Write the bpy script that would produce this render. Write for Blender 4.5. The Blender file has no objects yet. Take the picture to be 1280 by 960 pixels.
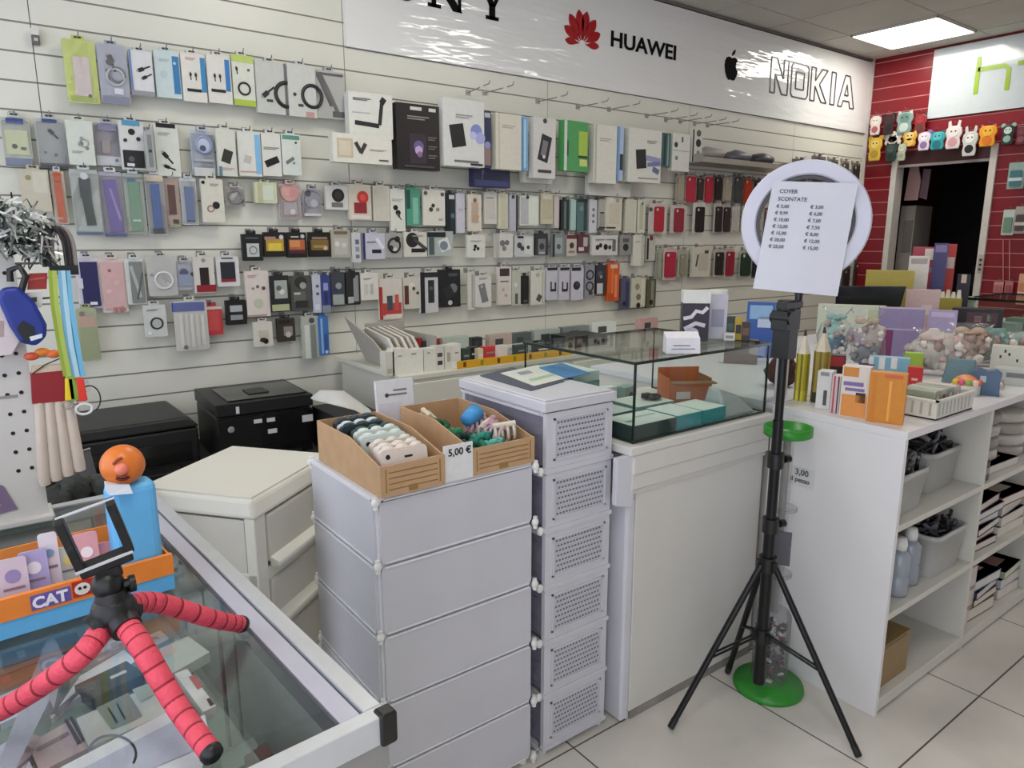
import bpy, math, random
from mathutils import Vector, Matrix, noise as mnoise
random.seed(11)
S = bpy.context.scene
COL = S.collection
PI = math.pi

# ---------------------------------------------------------------- measured camera
F_PX, YAW, PITCH = 893.0, math.radians(53.28), math.radians(11.5)
CAM = Vector((0.0, 0.0, 1.45))
_f = Vector((math.cos(YAW) * math.cos(PITCH), math.sin(YAW) * math.cos(PITCH), -math.sin(PITCH)))
_r = Vector((math.sin(YAW), -math.cos(YAW), 0))
_u = _r.cross(_f)
D = 3.25          # long slat wall
XR = 6.095        # red wall
CZ = 2.88         # ceiling

def on(px, py, axis, val):
    """world point that the photo shows at pixel px,py, at a known x / y / z."""
    d = _f + _r * ((px - 640) / F_PX) - _u * ((py - 480) / F_PX)
    return CAM + d * ((val - CAM[axis]) / d[axis])

# ---------------------------------------------------------------- materials
def lin(c):
    if isinstance(c, str):
        c = c.lstrip('#')
        c = tuple(int(c[i:i + 2], 16) for i in (0, 2, 4))
    o = []
    for v in c[:3]:
        v /= 255.0
        o.append(v / 12.92 if v <= 0.04045 else ((v + 0.055) / 1.055) ** 2.4)
    return (o[0], o[1], o[2], 1.0)

_mats = {}
def mat(name, col, rough=0.5, metal=0.0, var=0.05, scale=18.0, bump=0.0, bscale=60.0, spec=0.5, emit=0.0, coat=0.0, sub=0.0):
    if name in _mats:
        return _mats[name]
    m = bpy.data.materials.new(name)
    m.use_nodes = True
    nt = m.node_tree
    b = nt.nodes['Principled BSDF']
    c = lin(col)
    b.inputs['Roughness'].default_value = rough
    b.inputs['Metallic'].default_value = metal
    b.inputs['Specular IOR Level'].default_value = spec
    b.inputs['Coat Weight'].default_value = coat
    if emit:
        b.inputs['Emission Color'].default_value = c
        b.inputs['Emission Strength'].default_value = emit
    tc = nt.nodes.new('ShaderNodeTexCoord')
    if var:
        n = nt.nodes.new('ShaderNodeTexNoise')
        n.inputs['Scale'].default_value = scale
        n.inputs['Detail'].default_value = 3.0
        nt.links.new(tc.outputs['Object'], n.inputs['Vector'])
        rp = nt.nodes.new('ShaderNodeValToRGB')
        rp.color_ramp.elements[0].position = 0.3
        rp.color_ramp.elements[1].position = 0.7
        rp.color_ramp.elements[0].color = tuple(max(0, v * (1 - var)) for v in c[:3]) + (1,)
        rp.color_ramp.elements[1].color = tuple(min(1, v * (1 + var)) for v in c[:3]) + (1,)
        nt.links.new(n.outputs['Fac'], rp.inputs['Fac'])
        nt.links.new(rp.outputs['Color'], b.inputs['Base Color'])
    else:
        b.inputs['Base Color'].default_value = c
    if bump:
        n2 = nt.nodes.new('ShaderNodeTexNoise')
        n2.inputs['Scale'].default_value = bscale
        n2.inputs['Detail'].default_value = 4.0
        nt.links.new(tc.outputs['Object'], n2.inputs['Vector'])
        bp = nt.nodes.new('ShaderNodeBump')
        bp.inputs['Strength'].default_value = bump
        bp.inputs['Distance'].default_value = 0.02
        nt.links.new(n2.outputs['Fac'], bp.inputs['Height'])
        nt.links.new(bp.outputs['Normal'], b.inputs['Normal'])
    _mats[name] = m
    return m

def P(hexc, rough=0.42):
    """printed card or moulded plastic in one colour"""
    return mat('colour_' + hexc.lstrip('#') + ('' if rough == 0.42 else '_%d' % int(rough * 100)), hexc, rough=rough, var=0.04, scale=40)

def clear(name, tint, clarity, rough=0.05, gloss=0.12, edge=0.5, bump=0.0):
    """clear sheet: a see-through share plus a mirror share that grows at grazing angles"""
    if name in _mats:
        return _mats[name]
    m = bpy.data.materials.new(name)
    m.use_nodes = True
    nt = m.node_tree
    for n in list(nt.nodes):
        if n.type != 'OUTPUT_MATERIAL':
            nt.nodes.remove(n)
    out = [n for n in nt.nodes if n.type == 'OUTPUT_MATERIAL'][0]
    tr = nt.nodes.new('ShaderNodeBsdfTransparent'); tr.inputs['Color'].default_value = lin(tint)
    gl = nt.nodes.new('ShaderNodeBsdfGlossy'); gl.inputs['Roughness'].default_value = rough
    df = nt.nodes.new('ShaderNodeBsdfDiffuse'); df.inputs['Color'].default_value = lin(tint)
    lw = nt.nodes.new('ShaderNodeLayerWeight'); lw.inputs['Blend'].default_value = 0.12
    mp = nt.nodes.new('ShaderNodeMapRange')
    mp.inputs['To Min'].default_value = gloss * 0.35
    mp.inputs['To Max'].default_value = edge
    nt.links.new(lw.outputs['Fresnel'], mp.inputs['Value'])
    m1 = nt.nodes.new('ShaderNodeMixShader'); m1.inputs['Fac'].default_value = 1 - clarity
    nt.links.new(tr.outputs[0], m1.inputs[1]); nt.links.new(df.outputs[0], m1.inputs[2])
    m2 = nt.nodes.new('ShaderNodeMixShader')
    nt.links.new(mp.outputs[0], m2.inputs['Fac'])
    nt.links.new(m1.outputs[0], m2.inputs[1]); nt.links.new(gl.outputs[0], m2.inputs[2])
    if bump:
        tc = nt.nodes.new('ShaderNodeTexCoord')
        n2 = nt.nodes.new('ShaderNodeTexNoise'); n2.inputs['Scale'].default_value = 45
        nt.links.new(tc.outputs['Object'], n2.inputs['Vector'])
        bp = nt.nodes.new('ShaderNodeBump'); bp.inputs['Strength'].default_value = bump; bp.inputs['Distance'].default_value = 0.01
        nt.links.new(n2.outputs['Fac'], bp.inputs['Height'])
        nt.links.new(bp.outputs['Normal'], gl.inputs['Normal'])
    nt.links.new(m2.outputs[0], out.inputs['Surface'])
    _mats[name] = m
    return m

FILM = lambda: clear('clear_packaging_film', '#fdfdfd', 0.95, rough=0.15, gloss=0.06, edge=0.30, bump=0.35)
GLASS = lambda: clear('display_glass', '#fafdfb', 0.99, rough=0.01, gloss=0.06, edge=0.6)

# ---------------------------------------------------------------- mesh builder
def rot(ax, a):
    return Matrix.Rotation(a, 4, ax)
def T(x, y, z):
    return Matrix.Translation((x, y, z))

class MB:
    def __init__(s):
        s.v, s.f, s.mi, s.sm, s.ms = [], [], [], [], []
    def _m(s, m):
        if m not in s.ms:
            s.ms.append(m)
        return s.ms.index(m)
    def add(s, vs, fs, m, smooth=False, M=None):
        b = len(s.v)
        s.v += [tuple(M @ Vector(p)) for p in vs] if M else [tuple(p) for p in vs]
        k = s._m(m)
        for f in fs:
            s.f.append([b + i for i in f]); s.mi.append(k); s.sm.append(smooth)
        return s
    def box(s, x0, x1, y0, y1, z0, z1, m, M=None):
        vs = [(x0, y0, z0), (x1, y0, z0), (x1, y1, z0), (x0, y1, z0), (x0, y0, z1), (x1, y0, z1), (x1, y1, z1), (x0, y1, z1)]
        return s.add(vs, [(0, 3, 2, 1), (4, 5, 6, 7), (0, 1, 5, 4), (1, 2, 6, 5), (2, 3, 7, 6), (3, 0, 4, 7)], m, False, M)
    def hexa(s, bot, top, m, M=None):
        return s.add(list(bot) + list(top), [(0, 3, 2, 1), (4, 5, 6, 7), (0, 1, 5, 4), (1, 2, 6, 5), (2, 3, 7, 6), (3, 0, 4, 7)], m, False, M)
    def prism(s, pts, y0, y1, m, M=None, smooth=False):
        """outline in x,z (counter-clockwise seen from the front, -y), from y0 (front) to y1"""
        n = len(pts)
        vs = [(p[0], y0, p[1]) for p in pts] + [(p[0], y1, p[1]) for p in pts]
        fs = [tuple(range(n)), tuple(range(2 * n - 1, n - 1, -1))]
        fs += [(i, i + n, (i + 1) % n + n, (i + 1) % n) for i in range(n)]
        return s.add(vs, fs, m, smooth, M)
    def cyl(s, p0, p1, r0, m, r1=None, n=14, M=None, caps=True, smooth=True):
        r1 = r0 if r1 is None else r1
        p0, p1 = Vector(p0), Vector(p1)
        d = (p1 - p0).normalized()
        a = d.orthogonal().normalized(); b = d.cross(a)
        vs = []
        for p, r in ((p0, r0), (p1, r1)):
            for i in range(n):
                t = 2 * PI * i / n
                vs.append(p + a * (r * math.cos(t)) + b * (r * math.sin(t)))
        s.add(vs, [(i, (i + 1) % n, (i + 1) % n + n, i + n) for i in range(n)], m, smooth, M)
        if caps:
            s.add(vs, [tuple(range(n - 1, -1, -1)), tuple(range(n, 2 * n))], m, False, M)
        return s
    def tube(s, pts, r, m, n=8, M=None, closed=False, caps=True):
        pts = [Vector(p) for p in pts]
        k = len(pts)
        rs = r if isinstance(r, (list, tuple)) else [r] * k
        vs = []
        a = None
        for i, p in enumerate(pts):
            q0 = pts[(i - 1) % k] if (closed or i > 0) else p
            q1 = pts[(i + 1) % k] if (closed or i < k - 1) else p
            d = (q1 - q0).normalized()
            if a is None:
                a = d.orthogonal().normalized()
            a = (a - d * a.dot(d)).normalized()
            b = d.cross(a)
            for j in range(n):
                t = 2 * PI * j / n
                vs.append(p + a * (rs[i] * math.cos(t)) + b * (rs[i] * math.sin(t)))
        fs = []
        for i in range(k if closed else k - 1):
            for j in range(n):
                fs.append((i * n + j, i * n + (j + 1) % n, ((i + 1) % k) * n + (j + 1) % n, ((i + 1) % k) * n + j))
        s.add(vs, fs, m, True, M)
        if caps and not closed:
            s.add(vs, [tuple(range(n - 1, -1, -1)), tuple(range((k - 1) * n, k * n))], m, False, M)
        return s
    def lathe(s, prof, m, n=20, M=None, smooth=True):
        """profile of (radius, z) turned about z"""
        vs = []
        for r, z in prof:
            for i in range(n):
                t = 2 * PI * i / n
                vs.append((r * math.cos(t), r * math.sin(t), z))
        fs = []
        for k in range(len(prof) - 1):
            for i in range(n):
                fs.append((k * n + i, k * n + (i + 1) % n, (k + 1) * n + (i + 1) % n, (k + 1) * n + i))
        s.add(vs, fs, m, smooth, M)
        s.add(vs, [tuple(range(n - 1, -1, -1)), tuple(range((len(prof) - 1) * n, len(prof) * n))], m, False, M)
        return s
    def ball(s, c, r, m, sc=(1, 1, 1), n=12, k=8, M=None, lump=0.0):
        vs, fs = [], []
        for i in range(k + 1):
            ph = PI * i / k
            for j in range(n):
                t = 2 * PI * j / n
                d = Vector((math.sin(ph) * math.cos(t), math.sin(ph) * math.sin(t), math.cos(ph)))
                rr = r * (1 + (lump * mnoise.noise(d * 2.3 + Vector(c) * 31) if lump else 0))
                vs.append((c[0] + d.x * rr * sc[0], c[1] + d.y * rr * sc[1], c[2] + d.z * rr * sc[2]))
        for i in range(k):
            for j in range(n):
                fs.append((i * n + j, (i + 1) * n + j, (i + 1) * n + (j + 1) % n, i * n + (j + 1) % n))
        return s.add(vs, fs, m, True, M)
    def text(s, txt, size, m, M, depth=0.0008, align='LEFT', bold=0.0, sx=1.0):
        cu = bpy.data.curves.new('lettering', 'FONT')
        cu.body = txt; cu.size = size; cu.align_x = align; cu.extrude = depth; cu.offset = bold
        cu.resolution_u = 3
        ob = bpy.data.objects.new('lettering', cu)
        me = ob.to_mesh()
        vs = [(v.co.x * sx, v.co.z, v.co.y) for v in me.vertices]      # stands up in x,z facing -y
        vs = [(a, -b, c) for a, b, c in vs]
        fs = [tuple(p.vertices) for p in me.polygons]
        ob.to_mesh_clear()
        bpy.data.objects.remove(ob); bpy.data.curves.remove(cu)
        return s.add(vs, fs, m, False, M)
    def build(s, name, parent=None, loc=None, M=None, bevel=0.0, seg=2):
        me = bpy.data.meshes.new(name)
        me.from_pydata(s.v, [], s.f)
        for m in s.ms:
            me.materials.append(m)
        for p, k, sm in zip(me.polygons, s.mi, s.sm):
            p.material_index = k; p.use_smooth = sm
        me.update()
        o = bpy.data.objects.new(name, me)
        COL.objects.link(o)
        if parent is not None:
            o.parent = parent
        if M is not None:
            o.matrix_local = M
        elif loc is not None:
            o.location = loc
        if bevel:
            b = o.modifiers.new('bevel', 'BEVEL')
            b.width = bevel; b.segments = seg; b.limit_method = 'ANGLE'; b.angle_limit = math.radians(40)
            b.harden_normals = False
        return o

def thing(name, label, cat, loc=(0, 0, 0), rz=0.0, group=None):
    o = bpy.data.objects.new(name, None)
    o.empty_display_size = 0.05
    COL.objects.link(o)
    o.location = loc; o.rotation_euler = (0, 0, rz)
    o['label'] = label; o['category'] = cat
    if group:
        o['group'] = group
    return o
def tag(o, label, cat, group=None, kind=None):
    o['label'] = label; o['category'] = cat
    if group: o['group'] = group
    if kind: o['kind'] = kind
    return o
def struct(mb, name, label=None, **k):
    o = mb.build(name, **k)
    o['kind'] = 'structure'
    o['label'] = label or name.replace('_', ' ')
    return o
def rrect(x0, x1, z0, z1, r, n=4):
    pts = []
    for cx, cz, a in ((x1 - r, z0 + r, -90), (x1 - r, z1 - r, 0), (x0 + r, z1 - r, 90), (x0 + r, z0 + r, 180)):
        for i in range(n + 1):
            t = math.radians(a + 90 * i / n)
            pts.append((cx + r * math.cos(t), cz + r * math.sin(t)))
    return pts
def disc(cx, cz, r, n=16, sx=1.0):
    return [(cx + sx * r * math.cos(2 * PI * i / n), cz + r * math.sin(2 * PI * i / n)) for i in range(n)]
def arc_pts(cx, cz, r, a0, a1, n=12):
    return [(cx + r * math.cos(math.radians(a0 + (a1 - a0) * i / n)), cz + r * math.sin(math.radians(a0 + (a1 - a0) * i / n))) for i in range(n + 1)]
def stroke(pts, w):
    """outline of a thick open polyline in x,z"""
    L, R = [], []
    k = len(pts)
    for i in range(k):
        a = Vector(pts[max(i - 1, 0)]); b = Vector(pts[min(i + 1, k - 1)])
        d = (b - a).normalized(); nrm = Vector((-d.y, d.x)) * (w / 2)
        p = Vector(pts[i])
        L.append(tuple(p + nrm)); R.append(tuple(p - nrm))
    return R + L[::-1]
# ================================================================ the room
WALLW = mat('white_slat_board', '#d9d9ce', rough=0.32, var=0.03, scale=3)
GROOVE = mat('slat_groove', '#8d8b82', rough=0.6)
REDB = mat('red_slat_board', '#7c0f1c', rough=0.35, var=0.05, scale=3)
REDG = mat('red_groove_light_insert', '#c98b86', rough=0.5)
TRIMW = mat('white_trim_paint', '#cfc9c2', rough=0.4)

def slat_profile(z0, z1, off, pitch=0.1, g=0.0065, dp=0.003):
    """(depth, z) down a slat board whose grooves sit at off + k*pitch"""
    out = [(0, z0)]
    k = math.floor((z0 - off) / pitch) + 1
    gr = []
    while off + k * pitch < z1 - 0.01:
        z = off + k * pitch
        if z > z0 + 0.01:
            out += [(0, z - g / 2), (dp, z - g / 2), (dp, z + g / 2), (0, z + g / 2)]
            gr.append(z)
        k += 1
    out.append((0, z1))
    return out

def slat_wall(mb, a0, a1, z0, z1, off, to_world, m, mg, flip=False):
    prof = slat_profile(z0, z1, off)
    vs = [to_world(a, d, z) for a in (a0, a1) for d, z in prof]
    n = len(prof)
    for i in range(n - 1):
        grv = prof[i][0] > 0 or prof[i + 1][0] > 0
        f = (i, n + i, n + i + 1, i + 1)
        mb.add(vs, [f[::-1] if flip else f], mg if grv else m)

# --- long white slat wall (faces -y); 1.2 m boards with thin vertical joints
wb = MB()
edges = [-1.5, -0.93, 0.27, 1.47, 2.67, 3.87, 5.07, XR]
for a, b in zip(edges[:-1], edges[1:]):
    slat_wall(wb, a + 0.0015, b - 0.0015, 0.0, CZ, 0.005, lambda x, d, z: (x, D + d, z), WALLW, GROOVE)
wb.box(-1.5, XR + 0.1, D + 0.006, D + 0.1, 0, CZ, GROOVE)
struct(wb, 'wall_back', 'long white slat wall hung with phone accessories')

# --- red slat wall (faces -x) with the doorway
DY0, DY1, DZ = 2.27, 2.965, 2.13
rw = MB()
tw = lambda y, d, z: (XR + d, y, z)
slat_wall(rw, DY1, D, 0, CZ, 0.045, tw, REDB, REDG, True)
slat_wall(rw, DY0, DY1, DZ, CZ, 0.045, tw, REDB, REDG, True)
slat_wall(rw, -0.6, DY0, 0, CZ, 0.045, tw, REDB, REDG, True)
rw.box(XR + 0.006, XR + 0.1, DY1, D + 0.1, 0, CZ, REDB)
rw.box(XR + 0.006, XR + 0.1, DY0, DY1, DZ, CZ, REDB)
rw.box(XR + 0.006, XR + 0.1, -0.6, DY0, 0, CZ, REDB)
struct(rw, 'wall_right', 'red slat wall with a dark doorway')

tr = MB(); tr.box(XR - 0.014, XR + 0.004, D - 0.03, D, 0, CZ, TRIMW); struct(tr, 'trim_1', 'white corner trim')
tr = MB(); tr.box(XR - 0.02, XR + 0.1, DY1 - 0.015, DY1 + 0.028, 0, DZ, TRIMW); struct(tr, 'trim_2', 'pale left door trim')
tr = MB(); tr.box(XR - 0.02, XR + 0.1, DY0 - 0.03, DY0 + 0.015, 0, DZ, TRIMW); struct(tr, 'trim_3', 'pale right door trim')
DARKRED = mat('dark_red_lintel', '#3a0c10', rough=0.5)
tr = MB(); tr.box(XR + 0.002, XR + 0.1, DY0 + 0.015, DY1 - 0.015, 2.02, DZ, DARKRED)
tr.box(XR - 0.006, XR + 0.004, DY0 + 0.015, DY1 - 0.015, 2.01, 2.03, P('#8f8583'))
struct(tr, 'trim_4', 'dark red lintel with a grey rail over the doorway')

# --- back room behind the doorway
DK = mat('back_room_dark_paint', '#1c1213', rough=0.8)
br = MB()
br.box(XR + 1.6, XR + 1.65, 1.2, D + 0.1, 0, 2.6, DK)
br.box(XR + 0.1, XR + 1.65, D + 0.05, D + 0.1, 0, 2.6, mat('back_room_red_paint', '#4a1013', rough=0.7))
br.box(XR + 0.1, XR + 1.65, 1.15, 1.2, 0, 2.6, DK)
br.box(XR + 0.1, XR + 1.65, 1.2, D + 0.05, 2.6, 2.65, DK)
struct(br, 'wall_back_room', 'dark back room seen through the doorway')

# --- floor: 0.605 m tiles
def floor_mat():
    m = bpy.data.materials.new('grey_beige_floor_tiles'); m.use_nodes = True
    nt = m.node_tree; b = nt.nodes['Principled BSDF']
    tc = nt.nodes.new('ShaderNodeTexCoord')
    mp = nt.nodes.new('ShaderNodeMapping')
    mp.inputs['Location'].default_value = (-1.234 + 0.605 * 10, -0.75 + 0.605 * 10, 0)
    nt.links.new(tc.outputs['Object'], mp.inputs['Vector'])
    br = nt.nodes.new('ShaderNodeTexBrick')
    br.offset = 0.0; br.squash = 1.0
    br.inputs['Scale'].default_value = 1.0
    br.inputs['Mortar Size'].default_value = 0.0028
    br.inputs['Mortar Smooth'].default_value = 0.1
    br.inputs['Brick Width'].default_value = 0.605
    br.inputs['Row Height'].default_value = 0.605
    br.inputs['Color1'].default_value = lin('#e0dbd3')
    br.inputs['Color2'].default_value = lin('#dcd7ce')
    br.inputs['Mortar'].default_value = lin('#57514a')
    nt.links.new(mp.outputs[0], br.inputs['Vector'])
    n = nt.nodes.new('ShaderNodeTexNoise'); n.inputs['Scale'].default_value = 3.5; n.inputs['Detail'].default_value = 6
    nt.links.new(tc.outputs['Object'], n.inputs['Vector'])
    rp = nt.nodes.new('ShaderNodeValToRGB')
    rp.color_ramp.elements[0].position = 0.35; rp.color_ramp.elements[0].color = (0.84, 0.84, 0.83, 1)
    rp.color_ramp.elements[1].position = 0.65; rp.color_ramp.elements[1].color = (1, 1, 1, 1)
    nt.links.new(n.outputs['Fac'], rp.inputs['Fac'])
    mx = nt.nodes.new('ShaderNodeMix'); mx.data_type = 'RGBA'; mx.blend_type = 'MULTIPLY'
    mx.inputs['Factor'].default_value = 1.0
    nt.links.new(br.outputs['Color'], mx.inputs[6]); nt.links.new(rp.outputs['Color'], mx.inputs[7])
    nt.links.new(mx.outputs[2], b.inputs['Base Color'])
    b.inputs['Roughness'].default_value = 0.36
    return m
fl = MB(); fl.box(-1.5, XR + 1.65, -1.6, D + 0.1, -0.1, 0.0, floor_mat())
struct(fl, 'floor', 'grey beige tiled shop floor')

# --- ceiling: suspended tiles with thin seams
CEIL = mat('grey_ceiling_tile', '#bdbbb2', rough=0.85, var=0.06, scale=2.5)
SEAM = mat('ceiling_seam', '#aba8a0', rough=0.8)
LX, LY = 5.235, 2.37
ce = MB()
ce.box(-1.5, XR + 0.1, -1.6, D + 0.1, CZ, CZ + 0.1, CEIL)
for i in range(-11, 3):
    x = LX + 0.61 * i
    if x > -1.5: ce.box(x - 0.002, x + 0.002, -1.6, D, CZ - 0.003, CZ, SEAM)
for j in range(-6, 3):
    y = LY + 0.61 * j
    if y < D: ce.box(-1.5, XR, y - 0.002, y + 0.002, CZ - 0.003, CZ, SEAM)
struct(ce, 'ceiling', 'grey suspended tile ceiling')
tr = MB(); tr.box(-1.5, XR, D - 0.02, D, CZ - 0.018, CZ - 0.003, mat('grey_edge_rail', '#6f6a64')); struct(tr, 'trim_5', 'grey rail where ceiling meets slat wall')

# --- ceiling lights: recessed square panels; the far one is in the photo, the rest light the shop
EM = mat('lamp_diffuser', '#fffaf0', emit=13.0, var=0)
def ceiling_light(x, y, label):
    t = thing('ceiling_light', label, 'ceiling light', (x, y, CZ - 0.006), 0)
    d = MB(); d.box(-0.285, 0.285, -0.285, 0.285, -0.006, 0.002, EM); d.build('diffuser', t)
    f = MB()
    for a in (-0.295, 0.285):
        f.box(a, a + 0.01, -0.295, 0.295, -0.009, 0.005, TRIMW)
        f.box(-0.295, 0.295, a, a + 0.01, -0.009, 0.005, TRIMW)
    f.build('frame', t)
ceiling_light(LX + 0.305, LY + 0.305, 'bright square ceiling panel near the corner of the two walls')
ceiling_light(LX + 0.305 - 0.61 * 4, LY + 0.305 - 0.61 * 2, 'square ceiling panel over the middle of the shop aisle')
ceiling_light(LX + 0.305 - 0.61 * 7, LY + 0.305 - 0.61 * 1, 'square ceiling panel above the foreground display case')
ceiling_light(LX + 0.305 - 0.61 * 1, LY + 0.305 - 0.61 * 4, 'square ceiling panel above the customer side of the floor')
ceiling_light(LX + 0.305 - 0.61 * 9, LY + 0.305 - 0.61 * 4, 'square ceiling panel behind the viewer near the shop front')

# --- world daylight through the open shop front
W = bpy.data.worlds.new('shop_front_daylight'); S.world = W
W.use_nodes = True
bg = W.node_tree.nodes['Background']
bg.inputs['Color'].default_value = (0.84, 0.88, 1.0, 1)
bg.inputs['Strength'].default_value = 2.3
# unseen wall opposite the slat wall, added to cut daylight from behind; the glazed shop front is the open corner at the near left
fw = MB(); fw.box(-0.1, XR + 0.1, -1.7, -1.6, 0, CZ, mat('added_wall_paint', '#c9c6bf', rough=.7)); struct(fw, 'wall_added', 'added pale wall, unseen behind the viewer')

# ---------------------------------------------------------------- brand boards
SIGN = mat('glossy_white_sign_film', '#e6e7e6', rough=0.1, var=0.02, scale=2, bump=0.0, coat=0.4)
def wrinkle(m, strength, sc, ang):
    nt = m.node_tree; b = nt.nodes['Principled BSDF']
    tc = nt.nodes.new('ShaderNodeTexCoord'); mp = nt.nodes.new('ShaderNodeMapping')
    mp.inputs['Rotation'].default_value = (0, ang, 0); mp.inputs['Scale'].default_value = sc
    n = nt.nodes.new('ShaderNodeTexNoise'); n.inputs['Scale'].default_value = 1.0; n.inputs['Detail'].default_value = 3
    bp = nt.nodes.new('ShaderNodeBump'); bp.inputs['Strength'].default_value = strength; bp.inputs['Distance'].default_value = .03
    nt.links.new(tc.outputs['Object'], mp.inputs['Vector']); nt.links.new(mp.outputs[0], n.inputs['Vector']); nt.links.new(n.outputs['Fac'], bp.inputs['Height'])
    nt.links.new(bp.outputs['Normal'], b.inputs['Normal']); nt.links.new(bp.outputs['Normal'], b.inputs['Coat Normal'])
wrinkle(SIGN, .45, (1.6, 1, 9.0), math.radians(28))
INK = mat('sign_black_letters', '#101012', rough=0.8, spec=0.1)
sb = thing('logo_board', 'long glossy white board with black and red brand logos under the ceiling', 'sign board', (1.475, D, 2.305))
b = MB(); b.box(0, XR - 0.02 - 1.475, -0.016, -0.001, 0, CZ - 0.025 - 2.305, SIGN); b.build('panel', sb)
FY = -0.0175
def sgn(px, py):
    p = on(px, py, 1, D - 0.017)
    return p.x - 1.475, p.z - 2.305
# slab serif capitals, cut at the top by the photo
def slab(mb, ch, x, z, h, w, s, m):
    V = h * 0.2; t = h * 0.11
    R_ = lambda a, b_, c, d: mb.prism([(x + a, z + c), (x + b_, z + c), (x + b_, z + d), (x + a, z + d)], FY - 0.003, FY + 0.002, m)
    if ch == 'N':
        R_(0.10 * w, 0.10 * w + V * .8, 0, h); R_(0, 0.34 * w, 0, t); R_(0, 0.3 * w, h - t, h)
        R_(0.82 * w, 0.82 * w + V * .55, 0, h); R_(0.66 * w, 1.05 * w, h - t, h)
        mb.prism([(x + 0.68 * w, z), (x + 0.93 * w, z), (x + 0.34 * w, z + h), (x + 0.08 * w, z + h)], FY - 0.003, FY + 0.002, m)
    elif ch == 'Y':
        R_(0.38 * w, 0.62 * w, 0, 0.5 * h); R_(0.24 * w, 0.76 * w, 0, t)
        mb.prism([(x + 0.38 * w, z + .42 * h), (x + 0.62 * w, z + .42 * h), (x + 0.34 * w, z + h), (x + 0.1 * w, z + h)], FY - 0.003, FY + 0.002, m)
        mb.prism([(x + 0.48 * w, z + .42 * h), (x + 0.62 * w, z + .42 * h), (x + 0.95 * w, z + h), (x + 0.8 * w, z + h)], FY - 0.003, FY + 0.002, m)
        R_(0, 0.46 * w, h - t, h); R_(0.66 * w, 1.0 * w, h - t, h)
    elif ch == 'O':
        outer = disc(x + w / 2, z + h / 2, 0.5 * h, 28, w / h)
        inner = disc(x + w / 2, z + h / 2, 0.36 * h, 28, w / h * 0.72)
        n = 28
        vs = [(p[0], FY - 0.003, p[1]) for p in outer] + [(p[0], FY - 0.003, p[1]) for p in inner]
        mb.add(vs, [(i, (i + 1) % n, (i + 1) % n + n, i + n) for i in range(n)], m)
    elif ch == 'S':
        pts = arc_pts(x + w / 2, z + h * .72, h * .22, 20, 270, 12) + arc_pts(x + w / 2, z + h * .28, h * .22, 90, -160, 12)
        mb.prism(stroke(pts, h * .15), FY - 0.003, FY + 0.002, m)
zb = sgn(615, 25)[1]
xO = sgn(488, 5)[0]; xN = sgn(535, 10)[0]; xY = sgn(600, 22)[0]
for ch_, xl_, wl_ in (('S', sgn(440, 0)[0], .13), ('O', xO, sgn(523, 5)[0] - xO), ('N', xN, (sgn(583, 15)[0] - xN) * 0.95), ('Y', xY, sgn(630, 25)[0] - xY)):
    q_ = MB(); slab(q_, ch_, xl_, zb, 0.15, wl_, 1, INK); q_.build('slab_serif_letter', sb)
# fan of eight red petals
lg = MB()
cx, cz = sgn(728, 42)
RED = mat('logo_petal_red', '#a3121c', rough=0.25)
for a, L, w in ((100, .155, .056), (80, .155, .056), (125, .15, .056), (55, .15, .056), (151, .132, .050), (29, .132, .050), (178, .105, .038), (2, .105, .038)):
    t = math.radians(a)
    d = (math.cos(t), math.sin(t)); nn = (-d[1], d[0])
    pts = []
    for k in range(11):
        u = k / 10; ww = w * (math.sin(PI * u ** 1.6) ** 0.75) * 0.5 if 0 < u < 1 else 0.001
        pts.append((u, ww))
    sx = 1.0
    out = [(cx + d[0] * (0.022 + u * L) + nn[0] * q, cz - 0.055 + d[1] * (0.022 + u * L) + nn[1] * q) for u, q in pts]
    out2 = [(cx + d[0] * (0.022 + u * L) - nn[0] * q, cz - 0.055 + d[1] * (0.022 + u * L) - nn[1] * q) for u, q in pts]
    lg.prism(out2 + out[::-1], FY - 0.003, FY + 0.002, RED)
lg.build('red_petal_logo', sb)
hw = MB()
x0, z0 = sgn(762, 57); x1, _ = sgn(852, 77)
hw.text('HUAWEI', 0.118, INK, T(x0, FY - 0.002, z0 - 0.0), depth=0.002, sx=(x1 - x0) / 0.50, bold=0.0022)
hw.build('wordmark_lettering', sb)
# apple with a bite
ap = MB()
cx, cz = sgn(914, 84)
hl = [(0, -.078), (.02, -.083), (.038, -.078), (.056, -.05), (.066, -.022), (.05, -.008), (.043, .012), (.047, .034), (.06, .046), (.045, .06), (.025, .064), (.0, .056),
      (-.025, .064), (-.05, .056), (-.064, .034), (-.068, .004), (-.06, -.034), (-.042, -.068), (-.022, -.083)]
ap.prism([(cx + a * 1.05, cz + b_) for a, b_ in hl], FY - 0.003, FY + 0.002, INK)
ap.prism([(cx + a, cz + b_) for a, b_ in ((.0, .07), (.012, .075), (.03, .092), (.036, .115), (.02, .108), (.004, .09))], FY - 0.003, FY + 0.002, INK)
ap.build('apple_logo', sb)
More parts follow.
